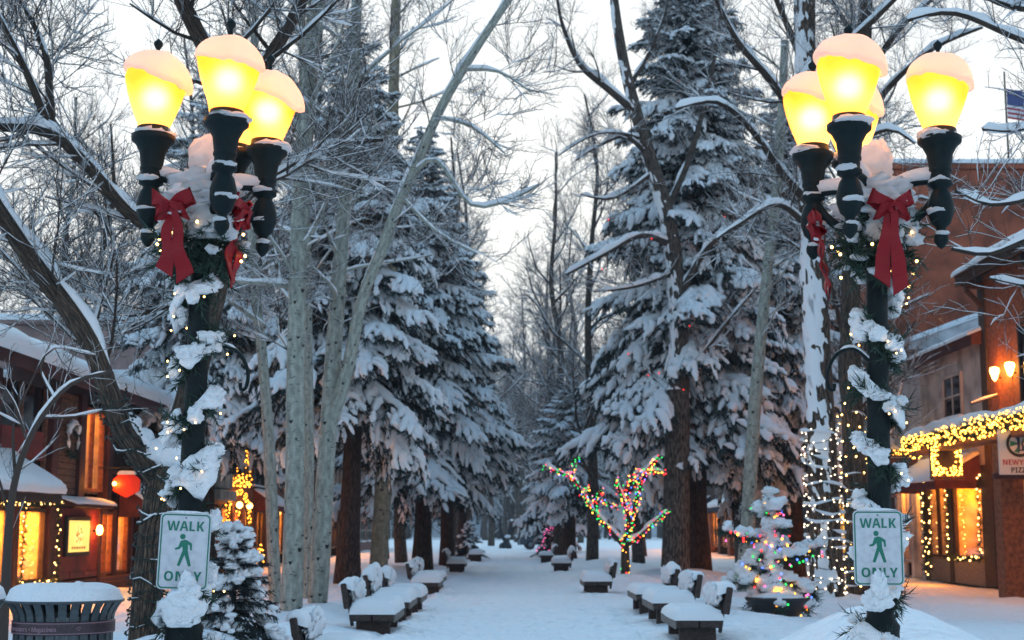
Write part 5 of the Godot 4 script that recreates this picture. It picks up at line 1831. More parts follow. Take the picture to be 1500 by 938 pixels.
# ---------------------------------------------------------------- lamp posts
func ribbon(b: MB, p: PackedVector3Array, w: PackedVector3Array, th := 0.004) -> void:
	for i in p.size() - 1:
		var t := (p[i + 1] - p[i]).cross(w[i]).normalized() * th
		var A := p[i] - w[i]; var B := p[i] + w[i]; var C := p[i + 1] + w[i + 1]; var D := p[i + 1] - w[i + 1]
		b.quad(A + t, B + t, C + t, D + t)
		b.quad(D - t, C - t, B - t, A - t)
		b.quad(B + t, B - t, C - t, C + t)
		b.quad(A - t, A + t, D + t, D - t)

func bow(o_name: String, label: String, at_: Vector3, turn: float, tail := 0.42) -> void:
	var o := thing(o_name, label, "bow", at_, turn, "red bows on the lamp posts")
	for s in [-1.0, 1.0]:
		for lay in 2:
			var b := MB.new()
			var p := PackedVector3Array(); var w := PackedVector3Array()
			for i in 19:
				var a := PI * i / 18.0
				var L := 0.135 if lay == 0 else 0.10
				p.push_back(Vector3(s * L * sin(a) * (1.0 - 0.1 * cos(a)), 0.035 + (0.075 if lay == 0 else -0.03) * sin(a) - 0.012 * cos(a), 0.02 + 0.035 * (1.0 - cos(a)) + 0.01 * lay))
				w.push_back(Vector3(-s * 0.014, 0.046 * (0.30 + 0.70 * sin(a)), 0.012 + 0.016 * sin(a * 5.0 + s)))
			ribbon(b, p, w)
			part("loop", b, M.ribbon, o)
		var t := MB.new()
		var q := PackedVector3Array(); var wq := PackedVector3Array()
		for i in 17:
			var f := i / 16.0
			q.push_back(Vector3(s * (0.012 + 0.055 * f + 0.006 * sin(f * 7.0 + s)), 0.02 - tail * f * (1.0 if s > 0 else 0.9), 0.05 - 0.05 * f + 0.016 * sin(f * 10.0 + s * 2.0)))
			wq.push_back(Vector3(0.020 + 0.036 * f, 0.012 * s * (1.0 + 2.0 * float(i == 16)), 0.008 * cos(f * 10.0)))
		ribbon(t, q, wq)
		part("tail", t, M.ribbon, o)
	var k := MB.new()
	k.blob(Vector3(0, 0.04, 0.055), Vector3(0.03, 0.036, 0.024), ns, 0.1)
	part("knot", k, M.ribbon, o)
	var sb := MB.new()
	for i in 5:
		sb.blob(Vector3(R(-0.1, 0.1), R(-0.02, 0.11), R(0.03, 0.06)), Vector3(R(0.02, 0.05), R(0.008, 0.016), R(0.015, 0.03)), ns, 0.9, 4.0, 12, 8)
	part("snow", sb, M.snow, o)

func snow_cap(b: MB, at_: Vector3, r: float, y0: float, h: float, lean: float, lean_a: float, sd: float) -> void:
	# dome without an underside, its rim curling in to the glass
	var k0 := b.v.size(); var i0 := b.ix.size()
	var seg := 28; var rows := 11
	for i in rows + 1:
		var f := float(i) / rows
		for j in seg + 1:
			var a := TAU * (j % seg) / seg
			var nz := ns.get_noise_3d(cos(a) * 40.0 + sd * 30.0, f * 25.0, sin(a) * 40.0)
			var rim := y0 + lean * cos(a - lean_a) * -1.0 + 0.022 * ns.get_noise_3d(cos(a) * 110.0 + sd * 50.0, 0.0, sin(a) * 110.0)
			var th := f * PI * 0.56
			var rr := r * sin(minf(th, PI * 0.5)) * (1.0 + 0.05 * nz) * (1.0 + 0.05 * cos(a - lean_a))
			var yy := lerpf(y0 + h, rim, 1.0 - cos(minf(th, PI * 0.5)))
			if f > 0.9:
				rr *= 1.0 - (f - 0.9) * 1.6
				yy -= (f - 0.9) * 0.12
			b.v.push_back(at_ + Vector3(cos(a) * rr, yy + 0.012 * nz, sin(a) * rr)); b.n.push_back(Vector3.UP); b.uv.push_back(Vector2.ZERO)
	var w := seg + 1
	for i in rows:
		for j in seg:
			var a := k0 + i * w + j
			b.ix.append_array([a, a + w + 1, a + 1, a, a + w, a + w + 1])
	b.smooth(k0, i0)
	for i in rows + 1:   # close the seam
		var A := k0 + i * w; var B := A + seg
		var m := (b.n[A] + b.n[B]).normalized()
		b.n[A] = m; b.n[B] = m

func lamp_post(where: Vector3, heads: Array, side: String, hook: float, sd: int, lean: float, sign_heap: Array) -> void:
	rng.seed = sd
	var o := thing("lamp_post", "dark green four globe lamp post wound with snowy garland, beside %s" % side, "lamp post", where)
	o.rotation.z = lean
	var post := MB.new()
	post.lathe([Vector2(0.24, -0.1), Vector2(0.24, 0.12), Vector2(0.21, 0.16), Vector2(0.19, 0.5), Vector2(0.16, 0.62), Vector2(0.17, 0.68), Vector2(0.13, 0.74), Vector2(0.115, 0.9), Vector2(0.12, 0.95), Vector2(0.085, 1.0), Vector2(0.078, 1.1), Vector2(0.066, 3.2), Vector2(0.085, 3.24), Vector2(0.085, 3.3), Vector2(0.065, 3.34), Vector2(0.065, 3.5), Vector2(0.1, 3.58), Vector2(0.11, 3.74), Vector2(0.08, 3.82), Vector2(0.04, 3.88), Vector2(0.05, 3.94), Vector2(0.0, 4.02)], 24)
	part("post", post, M.post_green, o)
	for k in 4:
		var off: Vector2 = heads[k]
		var R0 := off.length()
		var d := Vector3(off.x, 0, off.y) / R0
		# arm: an S scroll from the hub to the standard
		var arm := MB.new()
		var p := spline([d * 0.06 + Vector3(0, 3.62, 0), d * 0.2 + Vector3(0, 3.52, 0), d * 0.33 + Vector3(0, 3.6, 0), d * R0 + Vector3(0, 3.74, 0)], 0.04)
		var rr := PackedFloat32Array()
		for i in p.size(): rr.push_back(0.03)
		arm.tube(p, rr, 8)
		var p2 := spline([d * 0.08 + Vector3(0, 3.72, 0), d * 0.24 + Vector3(0, 3.78, 0), d * R0 + Vector3(0, 3.78, 0)], 0.04)
		var r2 := PackedFloat32Array()
		for i in p2.size(): r2.push_back(0.024)
		arm.tube(p2, r2, 8)
		var ar := part("arm", arm, M.post_green, o)
		var sb := MB.new()
		var q := PackedVector3Array(); var w := PackedFloat32Array(); var h := PackedFloat32Array()
		for i in p2.size():
			var e := 0.75 + 0.5 * ns.get_noise_3dv((p2[i] + where) * 60.0)
			q.push_back(p2[i] + Vector3(0, 0.045, 0)); w.push_back(0.055 * e); h.push_back(0.055 * e)
		sb.roll(q, w, h, 8)
		part("snow", sb, M.lamp_snow, ar)
		# turned standard that carries the globe
		var c := d * R0 + Vector3(0, 3.33, 0)
		var st := MB.new()
		st.lathe([Vector2(0.0, 0.0), Vector2(0.02, 0.012), Vector2(0.045, 0.05), Vector2(0.048, 0.08), Vector2(0.03, 0.125), Vector2(0.032, 0.14), Vector2(0.06, 0.165), Vector2(0.082, 0.23), Vector2(0.084, 0.29), Vector2(0.066, 0.36), Vector2(0.05, 0.385), Vector2(0.052, 0.4), Vector2(0.078, 0.415), Vector2(0.078, 0.44), Vector2(0.066, 0.45), Vector2(0.066, 0.5), Vector2(0.074, 0.505), Vector2(0.074, 0.525), Vector2(0.07, 0.53), Vector2(0.082, 0.62), Vector2(0.11, 0.675), Vector2(0.138, 0.70), Vector2(0.14, 0.735), Vector2(0.11, 0.75), Vector2(0.105, 0.79), Vector2(0.0, 0.792)], 20, c)
		var sd2 := part("standard", st, M.post_green, o)
		var ss := MB.new()
		for e in [[0.737, 0.128, 0.045], [0.44, 0.07, 0.03], [0.24, 0.078, 0.022], [0.095, 0.044, 0.018]]:
			var aa := R(0, TAU)
			ss.blob(c + Vector3(cos(aa) * e[1] * 0.25, e[0] + 0.006, 0.02 + sin(aa) * e[1] * 0.2), Vector3(e[1], e[2] * R(0.8, 1.3), e[1]), ns, 0.3, 2.0, 14, 8)
		part("snow", ss, M.lamp_snow, sd2)
		# globe, its cap and its light
		var g := c + Vector3(0, 0.79, 0)
		var gb := MB.new()
		gb.lathe([Vector2(0.098, 0.0), Vector2(0.118, 0.05), Vector2(0.150, 0.13), Vector2(0.178, 0.22), Vector2(0.196, 0.30), Vector2(0.199, 0.335), Vector2(0.185, 0.375), Vector2(0.14, 0.42), Vector2(0.07, 0.447), Vector2(0.0, 0.455)], 28, g)
		var go := part("lamp_globe", gb, M.globe, o)
		var fin := MB.new()
		fin.lathe([Vector2(0.05, 0.44), Vector2(0.018, 0.47), Vector2(0.012, 0.53), Vector2(0.028, 0.555), Vector2(0.03, 0.575), Vector2(0.0, 0.605)], 12, g)
		part("finial", fin, M.post_green, go)
		var cb := MB.new()
		snow_cap(cb, g, 0.224 * R(0.97, 1.04), 0.315 + R(-0.02, 0.03), R(0.17, 0.215), R(0.03, 0.085), R(-0.6, 0.8), k + sd * 0.37)
		part("snow_cap", cb, M.lamp_snow, go)
		omni(o, o.to_global(g + Vector3(0, 0.2, 0)), Color(1.0, 0.80, 0.56), LAMP_E, 0.08)
	# snow heaped on the hub
	var hs := MB.new()
	hs.blob(Vector3(0, 3.93, 0), Vector3(0.115, 0.15, 0.115), ns, 0.35, 1.6, 24, 18, -0.8)
	hs.blob(Vector3(0.0, 3.76, 0.05), Vector3(0.2, 0.10, 0.18), ns, 0.5, 2.2, 30, 22)
	part("hub_snow", hs, M.lamp_snow, o)
	# curled banner hook
	var hk := MB.new()
	var hp := spline([Vector3(0.05 * hook, 2.62, 0.02), Vector3(0.16 * hook, 2.70, 0.02), Vector3(0.27 * hook, 2.66, 0.02), Vector3(0.33 * hook, 2.54, 0.02), Vector3(0.32 * hook, 2.44, 0.02), Vector3(0.29 * hook, 2.43, 0.02), Vector3(0.285 * hook, 2.47, 0.02)], 0.03)
	var hr := PackedFloat32Array()
	for i in hp.size(): hr.push_back(0.012)
	hk.tube(hp, hr, 8)
	var ho := part("hook", hk, M.post_green, o)
	var hsn := MB.new()
	var hq := PackedVector3Array(); var hw := PackedFloat32Array(); var hh := PackedFloat32Array()
	for i in 9:
		hq.push_back(hp[i] + Vector3(0, 0.014, 0)); hw.push_back(0.012 if i < 8 else 0.003); hh.push_back(0.013 if i < 8 else 0.003)
	hsn.roll(hq, hw, hh)
	part("snow", hsn, M.snow, ho)

	# wreath of greenery round the neck of the post
	var wr := thing("post_wreath", "snow covered evergreen wreath high on the lamp post beside %s" % side, "wreath", o.to_global(Vector3(0, 3.42, 0)))
	wr.rotation.z = lean
	for tilt in 2:
		var ring := PackedVector3Array()
		for i in 21:
			var a := TAU * i / 20
			ring.push_back(Vector3(cos(a) * 0.18, -0.02 - 0.14 * tilt + 0.05 * sin(a * 2.0), sin(a) * 0.18))
		garland(wr, ring, 0.13)
	var hang := PackedVector3Array()
	for i in 19:
		var a := TAU * i / 18
		hang.push_back(Vector3(sin(a) * 0.2, -0.08 + cos(a) * 0.2, 0.17 + 0.02 * sin(a * 3.0)))
	garland(wr, hang, 0.12)
	var wsn := MB.new()
	for i in 15:
		var a := R(0, TAU)
		var low := R(0.2, 1)
		var c := Vector3(sin(a) * R(0.16, 0.27), lerpf(0.12, -0.25, low * low), cos(a) * R(0.16, 0.27))
		wsn.blob(c, Vector3(R(0.03, 0.07), R(0.014, 0.032), R(0.03, 0.06)), ns, 0.7, 3.0, 12, 8)
	for i in 9:
		var a := lerpf(-1.7, 1.7, i / 8.0)
		wsn.blob(Vector3(sin(a) * 0.2, 0.0 + cos(a) * 0.19, 0.19), Vector3(R(0.04, 0.065), R(0.03, 0.045), R(0.04, 0.055)), ns, 0.6, 3.0, 14, 10)
	# the smooth drift lying on its crown
	wsn.blob(Vector3(-0.02, 0.20, 0.05), Vector3(0.25, 0.10, 0.23), ns, 0.5, 2.4, 34, 22)
	wsn.blob(Vector3(0.02, 0.08, 0.17), Vector3(0.15, 0.13, 0.08), ns, 0.6, 2.4, 28, 20)
	part("snow", wsn, M.lamp_snow, wr)
	var wb := []
	for i in 16:
		var a := R(0, TAU)
		wb.append(Vector3(sin(a) * 0.29, R(-0.28, 0.05), cos(a) * 0.29))
	bulbs(wr, wb, 0.010, "bulb_warm")

	# garland winding down the post
	var ga := thing("post_garland", "snow laden garland with tiny lights spiralling down the lamp post beside %s" % side, "garland", where)
	ga.rotation.z = lean
	var hx := PackedVector3Array()
	var turns := 6.4
	for i in 141:
		var f := i / 140.0
		var a := -TAU * turns * f * hook + 0.9
		var r := 0.105 if f < 0.82 else lerpf(0.105, 0.17, (f - 0.82) / 0.18)
		hx.push_back(Vector3(sin(a) * r, lerpf(3.08, 0.62, f), cos(a) * r))
	garland(ga, hx, 0.115)
	var gs := MB.new()
	var fine := spline(Array(hx), 0.022)
	var i0 := 0
	while i0 < fine.size() - 12:
		# one drift from where the garland comes into view round the post to where it leaves it
		if fine[i0].z < -0.07 + R(-0.03, 0.03):
			i0 += 1
			continue
		var i1 := i0
		var most := rng.randi_range(10, 24)
		while i1 < fine.size() - 2 and fine[i1].z > -0.09 and i1 - i0 < most: i1 += 1
		if i1 - i0 > 8:
			drift(gs, fine, i0, i1, where, R(0.5, 0.8))
			for e in (i1 - i0) / 3:
				var c := fine[i0 + e * 3 + 1]
				var ow := Vector3(c.x, 0, c.z).normalized()
				gs.blob(c + ow * R(0.01, 0.06) + Vector3(0, R(-0.03, 0.085), 0), Vector3(R(0.035, 0.065), R(0.03, 0.055), R(0.035, 0.065)), ns, 0.55, 2.2, 14, 10)
		i0 = i1 + rng.randi_range(1, 5)
	for e in sign_heap: gs.blob(ga.to_local(e[0]), e[1], ns, 0.5, 1.8, 22, 16)
	part("snow", gs, M.snow, ga)
	var gbz := []
	for i in range(0, 140, 1):
		var outw := Vector3(hx[i].x, 0, hx[i].z).normalized()
		if R(0, 1) < 0.26: gbz.append(hx[i] + outw * R(0.07, 0.13) + Vector3(0, R(-0.12, 0.04), 0))
	bulbs(ga, gbz, 0.0065, "bulb_warm")

# a sheet of snow lying over a stretch of garland, thick on top, its lower edge ragged
func drift(b: MB, p: PackedVector3Array, i0: int, i1: int, where: Vector3, big: float) -> void:
	var k0 := b.v.size(); var t0 := b.ix.size()
	var sec := 12
	var cnt := i1 - i0 + 1
	for i in cnt:
		var c := p[i0 + i]
		var f := float(i) / (cnt - 1)
		var o := Vector3(c.x, 0, c.z).normalized()
		var e := pow(sin(PI * lerpf(0.03, 0.97, f)), 0.5) * big
		var q := c + where
		var rag := maxf(-0.03, 0.045 + 0.26 * ns.get_noise_3dv(q * 190.0) + 0.10 * ns.get_noise_3dv(q * 520.0))
		var top := 1.0 + 0.4 * ns.get_noise_3dv(q * 70.0 + Vector3(5, 5, 5))
		var cs := [Vector2(-0.055, 0.02), Vector2(-0.05, 0.085 * top), Vector2(-0.015, 0.125 * top), Vector2(0.03, 0.115 * top), Vector2(0.07, 0.075 * top), Vector2(0.098, 0.02), Vector2(0.116, -0.03 - rag * 0.35), Vector2(0.110, -0.05 - rag * 0.75), Vector2(0.085, -0.055 - rag), Vector2(0.055, -0.04 - rag * 0.8), Vector2(0.03, 0.0), Vector2(-0.01, 0.02)]
		for j in sec:
			var u: Vector2 = cs[j]
			var w := 1.0 + 0.3 * ns.get_noise_3dv((q + o * u.x + Vector3(0, u.y, 0)) * 190.0) + 0.14 * ns.get_noise_3dv((q + o * u.x + Vector3(0, u.y, 0)) * 480.0)
			b.v.push_back(c + (o * u.x + Vector3(0, u.y, 0)) * e * w + Vector3(0, 0.02, 0)); b.n.push_back(o); b.uv.push_back(Vector2.ZERO)
	for i in cnt - 1:
		for j in sec:
			var a := k0 + i * sec + j
			var a2 := k0 + i * sec + (j + 1) % sec
			b.ix.append_array([a, a2, a2 + sec, a, a2 + sec, a + sec])
	b.smooth(k0, t0)
	# the winding depends on which way the garland turns: point the normals outwards
	var mid := k0 + (cnt / 2) * sec + 5
	var oo := Vector3(p[i0 + cnt / 2].x, 0, p[i0 + cnt / 2].z)
	if b.n[mid].dot(oo) < 0:
		for t in range(t0, b.ix.size(), 3):
			var x := b.ix[t + 1]
			b.ix[t + 1] = b.ix[t + 2]
			b.ix[t + 2] = x
		for i in range(k0, b.v.size()): b.n[i] = -b.n[i]

const LAMP_E := 0.09

func rounded(w: float, h: float, r: float, k := 6) -> PackedVector2Array:
	var p := PackedVector2Array()
	for c in [[w - r, h - r, 0.0], [-w + r, h - r, PI / 2], [-w + r, -h + r, PI], [w - r, -h + r, PI * 1.5]]:
		for i in k + 1:
			var a: float = c[2] + PI / 2 * i / k
			p.push_back(Vector2(c[0] + cos(a) * r, c[1] + sin(a) * r))
	return p

func slab(b: MB, poly: PackedVector2Array, z0: float, z1: float) -> void:
	var ts := Geometry2D.triangulate_polygon(poly)
	for i in range(0, ts.size(), 3):
		var A := poly[ts[i]]; var B := poly[ts[i + 1]]; var C := poly[ts[i + 2]]
		if (B - A).cross(C - A) < 0:
			var x := B
			B = C
			C = x
		b.tri(Vector3(A.x, A.y, z1), Vector3(B.x, B.y, z1), Vector3(C.x, C.y, z1))
		b.tri(Vector3(A.x, A.y, z0), Vector3(C.x, C.y, z0), Vector3(B.x, B.y, z0))
	var s := 1.0 if not Geometry2D.is_polygon_clockwise(poly) else -1.0
	for i in poly.size():
		var A := poly[i]; var B := poly[(i + 1) % poly.size()]
		if s > 0: b.quad(Vector3(A.x, A.y, z0), Vector3(B.x, B.y, z0), Vector3(B.x, B.y, z1), Vector3(A.x, A.y, z1))
		else: b.quad(Vector3(B.x, B.y, z0), Vector3(A.x, A.y, z0), Vector3(A.x, A.y, z1), Vector3(B.x, B.y, z1))

func walk_sign(where: Vector3, yaw: float, roll: float, label: String) -> void:
	var o := thing("walk_sign", label, "sign", where)
	o.rotation = Vector3(0, yaw, roll)
	var b := MB.new()
	slab(b, rounded(0.1525, 0.2286, 0.032), -0.003, 0.0)
	part("plate", b, M.sign_white, o)
	var r := MB.new()
	var p0 := rounded(0.1455, 0.2216, 0.027); var p1 := rounded(0.1375, 0.2136, 0.021)
	for i in p0.size():
		var j := (i + 1) % p0.size()
		r.quad(Vector3(p1[i].x, p1[i].y, 0.0015), Vector3(p0[i].x, p0[i].y, 0.0015), Vector3(p0[j].x, p0[j].y, 0.0015), Vector3(p1[j].x, p1[j].y, 0.0015))
	part("border", r, M.sign_green, o)
	for a in [["WALK", 0.150], ["ONLY", -0.150]]:
		var tm := text_mesh(a[0], 0.058, M.sign_green, 0.002)
		var bxs: AABB = tm.get_aabb()
		var sx := 0.222 / maxf(bxs.size.x, 0.01)
		mpart("lettering", tm, o, "", Transform3D(Basis().scaled(Vector3(sx, 1.0, 1.0)), Vector3(0, a[1], 0.002)))
	var f := MB.new()
	var head := PackedVector2Array()
	for i in 14: head.push_back(Vector2(cos(TAU * i / 14) * 0.0165 - 0.013, sin(TAU * i / 14) * 0.0165 + 0.088))
	slab(f, head, 0.0005, 0.002)
	slab(f, PackedVector2Array([Vector2(-0.024, 0.062), Vector2(0.0, 0.070), Vector2(0.016, 0.066), Vector2(0.044, 0.048), Vector2(0.046, 0.008), Vector2(0.036, 0.006), Vector2(0.031, 0.036), Vector2(0.021, 0.042), Vector2(0.022, 0.004), Vector2(0.046, -0.086), Vector2(0.030, -0.090), Vector2(0.004, -0.020), Vector2(-0.022, -0.090), Vector2(-0.038, -0.084), Vector2(-0.016, -0.016), Vector2(-0.008, 0.006), Vector2(-0.012, 0.030), Vector2(-0.030, 0.012), Vector2(-0.054, 0.008), Vector2(-0.056, 0.018), Vector2(-0.036, 0.026)]), 0.0005, 0.002)
	part("walking_figure", f, M.sign_green, o)
	var bo := MB.new()
	for y in [0.2, -0.2]: bo.lathe([Vector2(0.006, 0), Vector2(0.006, 0.003), Vector2(0, 0.005)], 8, Vector3(0, y, 0), Basis(Vector3(1, 0, 0), PI / 2))
	bo.box(Vector3(0, 0, -0.02), Vector3(0.05, 0.3, 0.032), 0.004)
	part("bracket", bo, M.galvanised, o)
	var s := MB.new()
	s.roll(PackedVector3Array([Vector3(-0.12, 0.232, 0), Vector3(-0.06, 0.236, 0), Vector3(0.0, 0.234, 0), Vector3(0.06, 0.236, 0), Vector3(0.12, 0.232, 0)]), PackedFloat32Array([0.003, 0.010, 0.012, 0.008, 0.003]), PackedFloat32Array([0.002, 0.008, 0.010, 0.007, 0.002]))
	part("snow", s, M.snow, o)

func lamp_posts() -> void:
	var A := Vector3(-2.05, 0.0, -9.0); var B := Vector3(2.30, 0.0, -9.15)
	lamp_post(A, [Vector2(0.21, 0.45), Vector2(-0.345, 0.05), Vector2(0.345, -0.22), Vector2(0.10, -0.36)], "the cottonwood", 1.0, 501, -0.017, [[at(272, 874, 8.63), Vector3(0.085, 0.08, 0.07)], [at(274, 856, 8.65), Vector3(0.045, 0.065, 0.045)], [at(268, 897, 8.68), Vector3(0.13, 0.09, 0.09)]])
	lamp_post(B, [Vector2(-0.28, 0.46), Vector2(0.36, 0.22), Vector2(-0.36, -0.25), Vector2(-0.06, -0.40)], "the brick block", -1.0, 502, -0.026, [[at(1288, 858, 8.8), Vector3(0.05, 0.08, 0.05)], [at(1284, 880, 8.85), Vector3(0.085, 0.07, 0.07)]])
	bow("red_bow", "bright red bow with long tails on the wreath nearest the litter bins", A + Vector3(-0.05, 3.49, 0.30), -0.25)
	bow("red_bow", "red bow half buried in snow on the aspen side of the wreath", A + Vector3(0.26, 3.50, 0.10), 1.4)
	bow("red_bow", "wide red bow with long tails before the brick wall", B + Vector3(0.09, 3.52, 0.31), 0.1, 0.50)
	bow("red_bow", "narrow red bow seen edge on behind the snow plastered trunk's side of the wreath", B + Vector3(-0.25, 3.45, 0.05), -1.8)
	walk_sign(at(269.5, 808, 8.70), 0.10, -0.035, "green and white walk only sign tilting before the cottonwood trunk")
	walk_sign(at(1287, 803, 8.85), -0.03, -0.005, "green and white walk only sign hanging straight near the pizza restaurant")

# ---------------------------------------------------------------- benches
func bench(label: String, x: float, z: float, left: bool, sd: int, bury := 0.0) -> void:
	rng.seed = sd
	# origin under the middle; the seat faces +x before turning
	var L := 1.85
	var gy := ground_y(x, z - L * 0.5)
	var o := thing("bench", label, "bench", Vector3(x, minf(gy, 0.08) - bury, z - L * 0.5), 0.0 if left else PI, "snow covered benches along the path")
	for i in 2:
		bx("seat_plank", o, M.bench_wood, Vector3(-0.16 + 0.32 * i, 0.255, 0), Vector3(0.308, 0.10, L), 0.012)
	bx("front_rail", o, M.bench_edge, Vector3(0.325, 0.245, 0), Vector3(0.03, 0.11, L - 0.04), 0.008)
	for zz in [-L * 0.36, L * 0.36]:
		bx("leg", o, M.bench_wood, Vector3(0.0, 0.05, zz), Vector3(0.5, 0.30, 0.16), 0.015)
		bx("back_support", o, M.iron, Vector3(-0.36, 0.42, zz), Vector3(0.05, 0.6, 0.05), 0.008, Basis(Vector3(0, 0, 1), 0.16))
	for i in 2:
		bx("back_plank", o, M.bench_wood, Vector3(-0.385 - 0.028 * i, 0.49 + 0.17 * i, 0), Vector3(0.05, 0.155, L), 0.01, Basis(Vector3(0, 0, 1), 0.16))
	for zz in [-L * 0.5 + 0.02, L * 0.5 - 0.02]:
		bx("back_end", o, M.bench_wood, Vector3(-0.40, 0.57, zz), Vector3(0.085, 0.37, 0.07), 0.015, Basis(Vector3(0, 0, 1), 0.16))
	var sb := MB.new()
	sb.off = Vector3(sd * 3.7, 0, sd * 1.3)
	sb.pillow(Vector3(-0.33, 0.305, -L * 0.5 + 0.01), Vector3(0.66, 0, 0), Vector3(0, 0, L - 0.02), Vector3.UP, 0.15 + 0.08 * fposmod(sd * 0.37, 1.0), ns, 10, 20, 0.13, 0.35, 0.015)
	part("seat_snow", sb, M.snow, o)
	var bk := MB.new()
	bk.off = sb.off
	bk.pillow(Vector3(-0.49, 0.71, -L * 0.5 + 0.06), Vector3(0.19, -0.06, 0), Vector3(0, 0, L - 0.12), Vector3.UP, 0.10 + 0.08 * fposmod(sd * 0.61, 1.0), ns, 5, 22, 0.09, 0.7, 0.02)
	# snow stuck to the face of the back
	bk.blob(Vector3(-0.31, 0.62, R(-0.4, -0.1)), Vector3(0.06, 0.15, L * R(0.2, 0.3)), ns, 0.6, 2.5, 24, 18)
	bk.blob(Vector3(-0.31, 0.60, R(0.2, 0.5)), Vector3(0.06, 0.16, L * R(0.15, 0.25)), ns, 0.6, 2.5, 24, 18)
	part("back_snow", bk, M.snow, o)

func benches() -> void:
	bench("bench at the very front of the aspen row, only its snowy back in view", -2.05, -16.4, true, 601, 0.28)
	bench("dark ended snowy bench nearest the camera on the aspen side of the path", -2.05, -21.2, true, 602)
	bench("second snowy bench past the nearest one on the aspen side", -2.05, -24.3, true, 603)
	bench("third snowy bench of the near aspen side group", -2.05, -27.4, true, 604)
	bench("snowy bench opening the middle group under the broad spruce", -2.06, -34.2, true, 605)
	bench("second bench of the middle group under the broad spruce", -2.10, -37.2, true, 606)
	bench("buried bench further on beneath the low spruce boughs", -2.0, -51.5, true, 607)
	bench("farthest small bench of the aspen side row", -1.75, -69, true, 608)
	bench("snowy bench nearest the camera on the side of the lit shrub", 2.56, -19.8, false, 609)
	bench("second snowy bench on the side of the lit shrub", 2.56, -22.9, false, 610)
	bench("third snowy bench on the side of the lit shrub", 2.56, -26.0, false, 611)
	bench("lone snowy bench before the tree of coloured lights", 2.02, -34.0, false, 612)
	bench("low far bench past the tree of coloured lights", 1.80, -52, false, 613)
	bench("farthest bench on the lit tree's side of the path", 1.62, -67, false, 614)

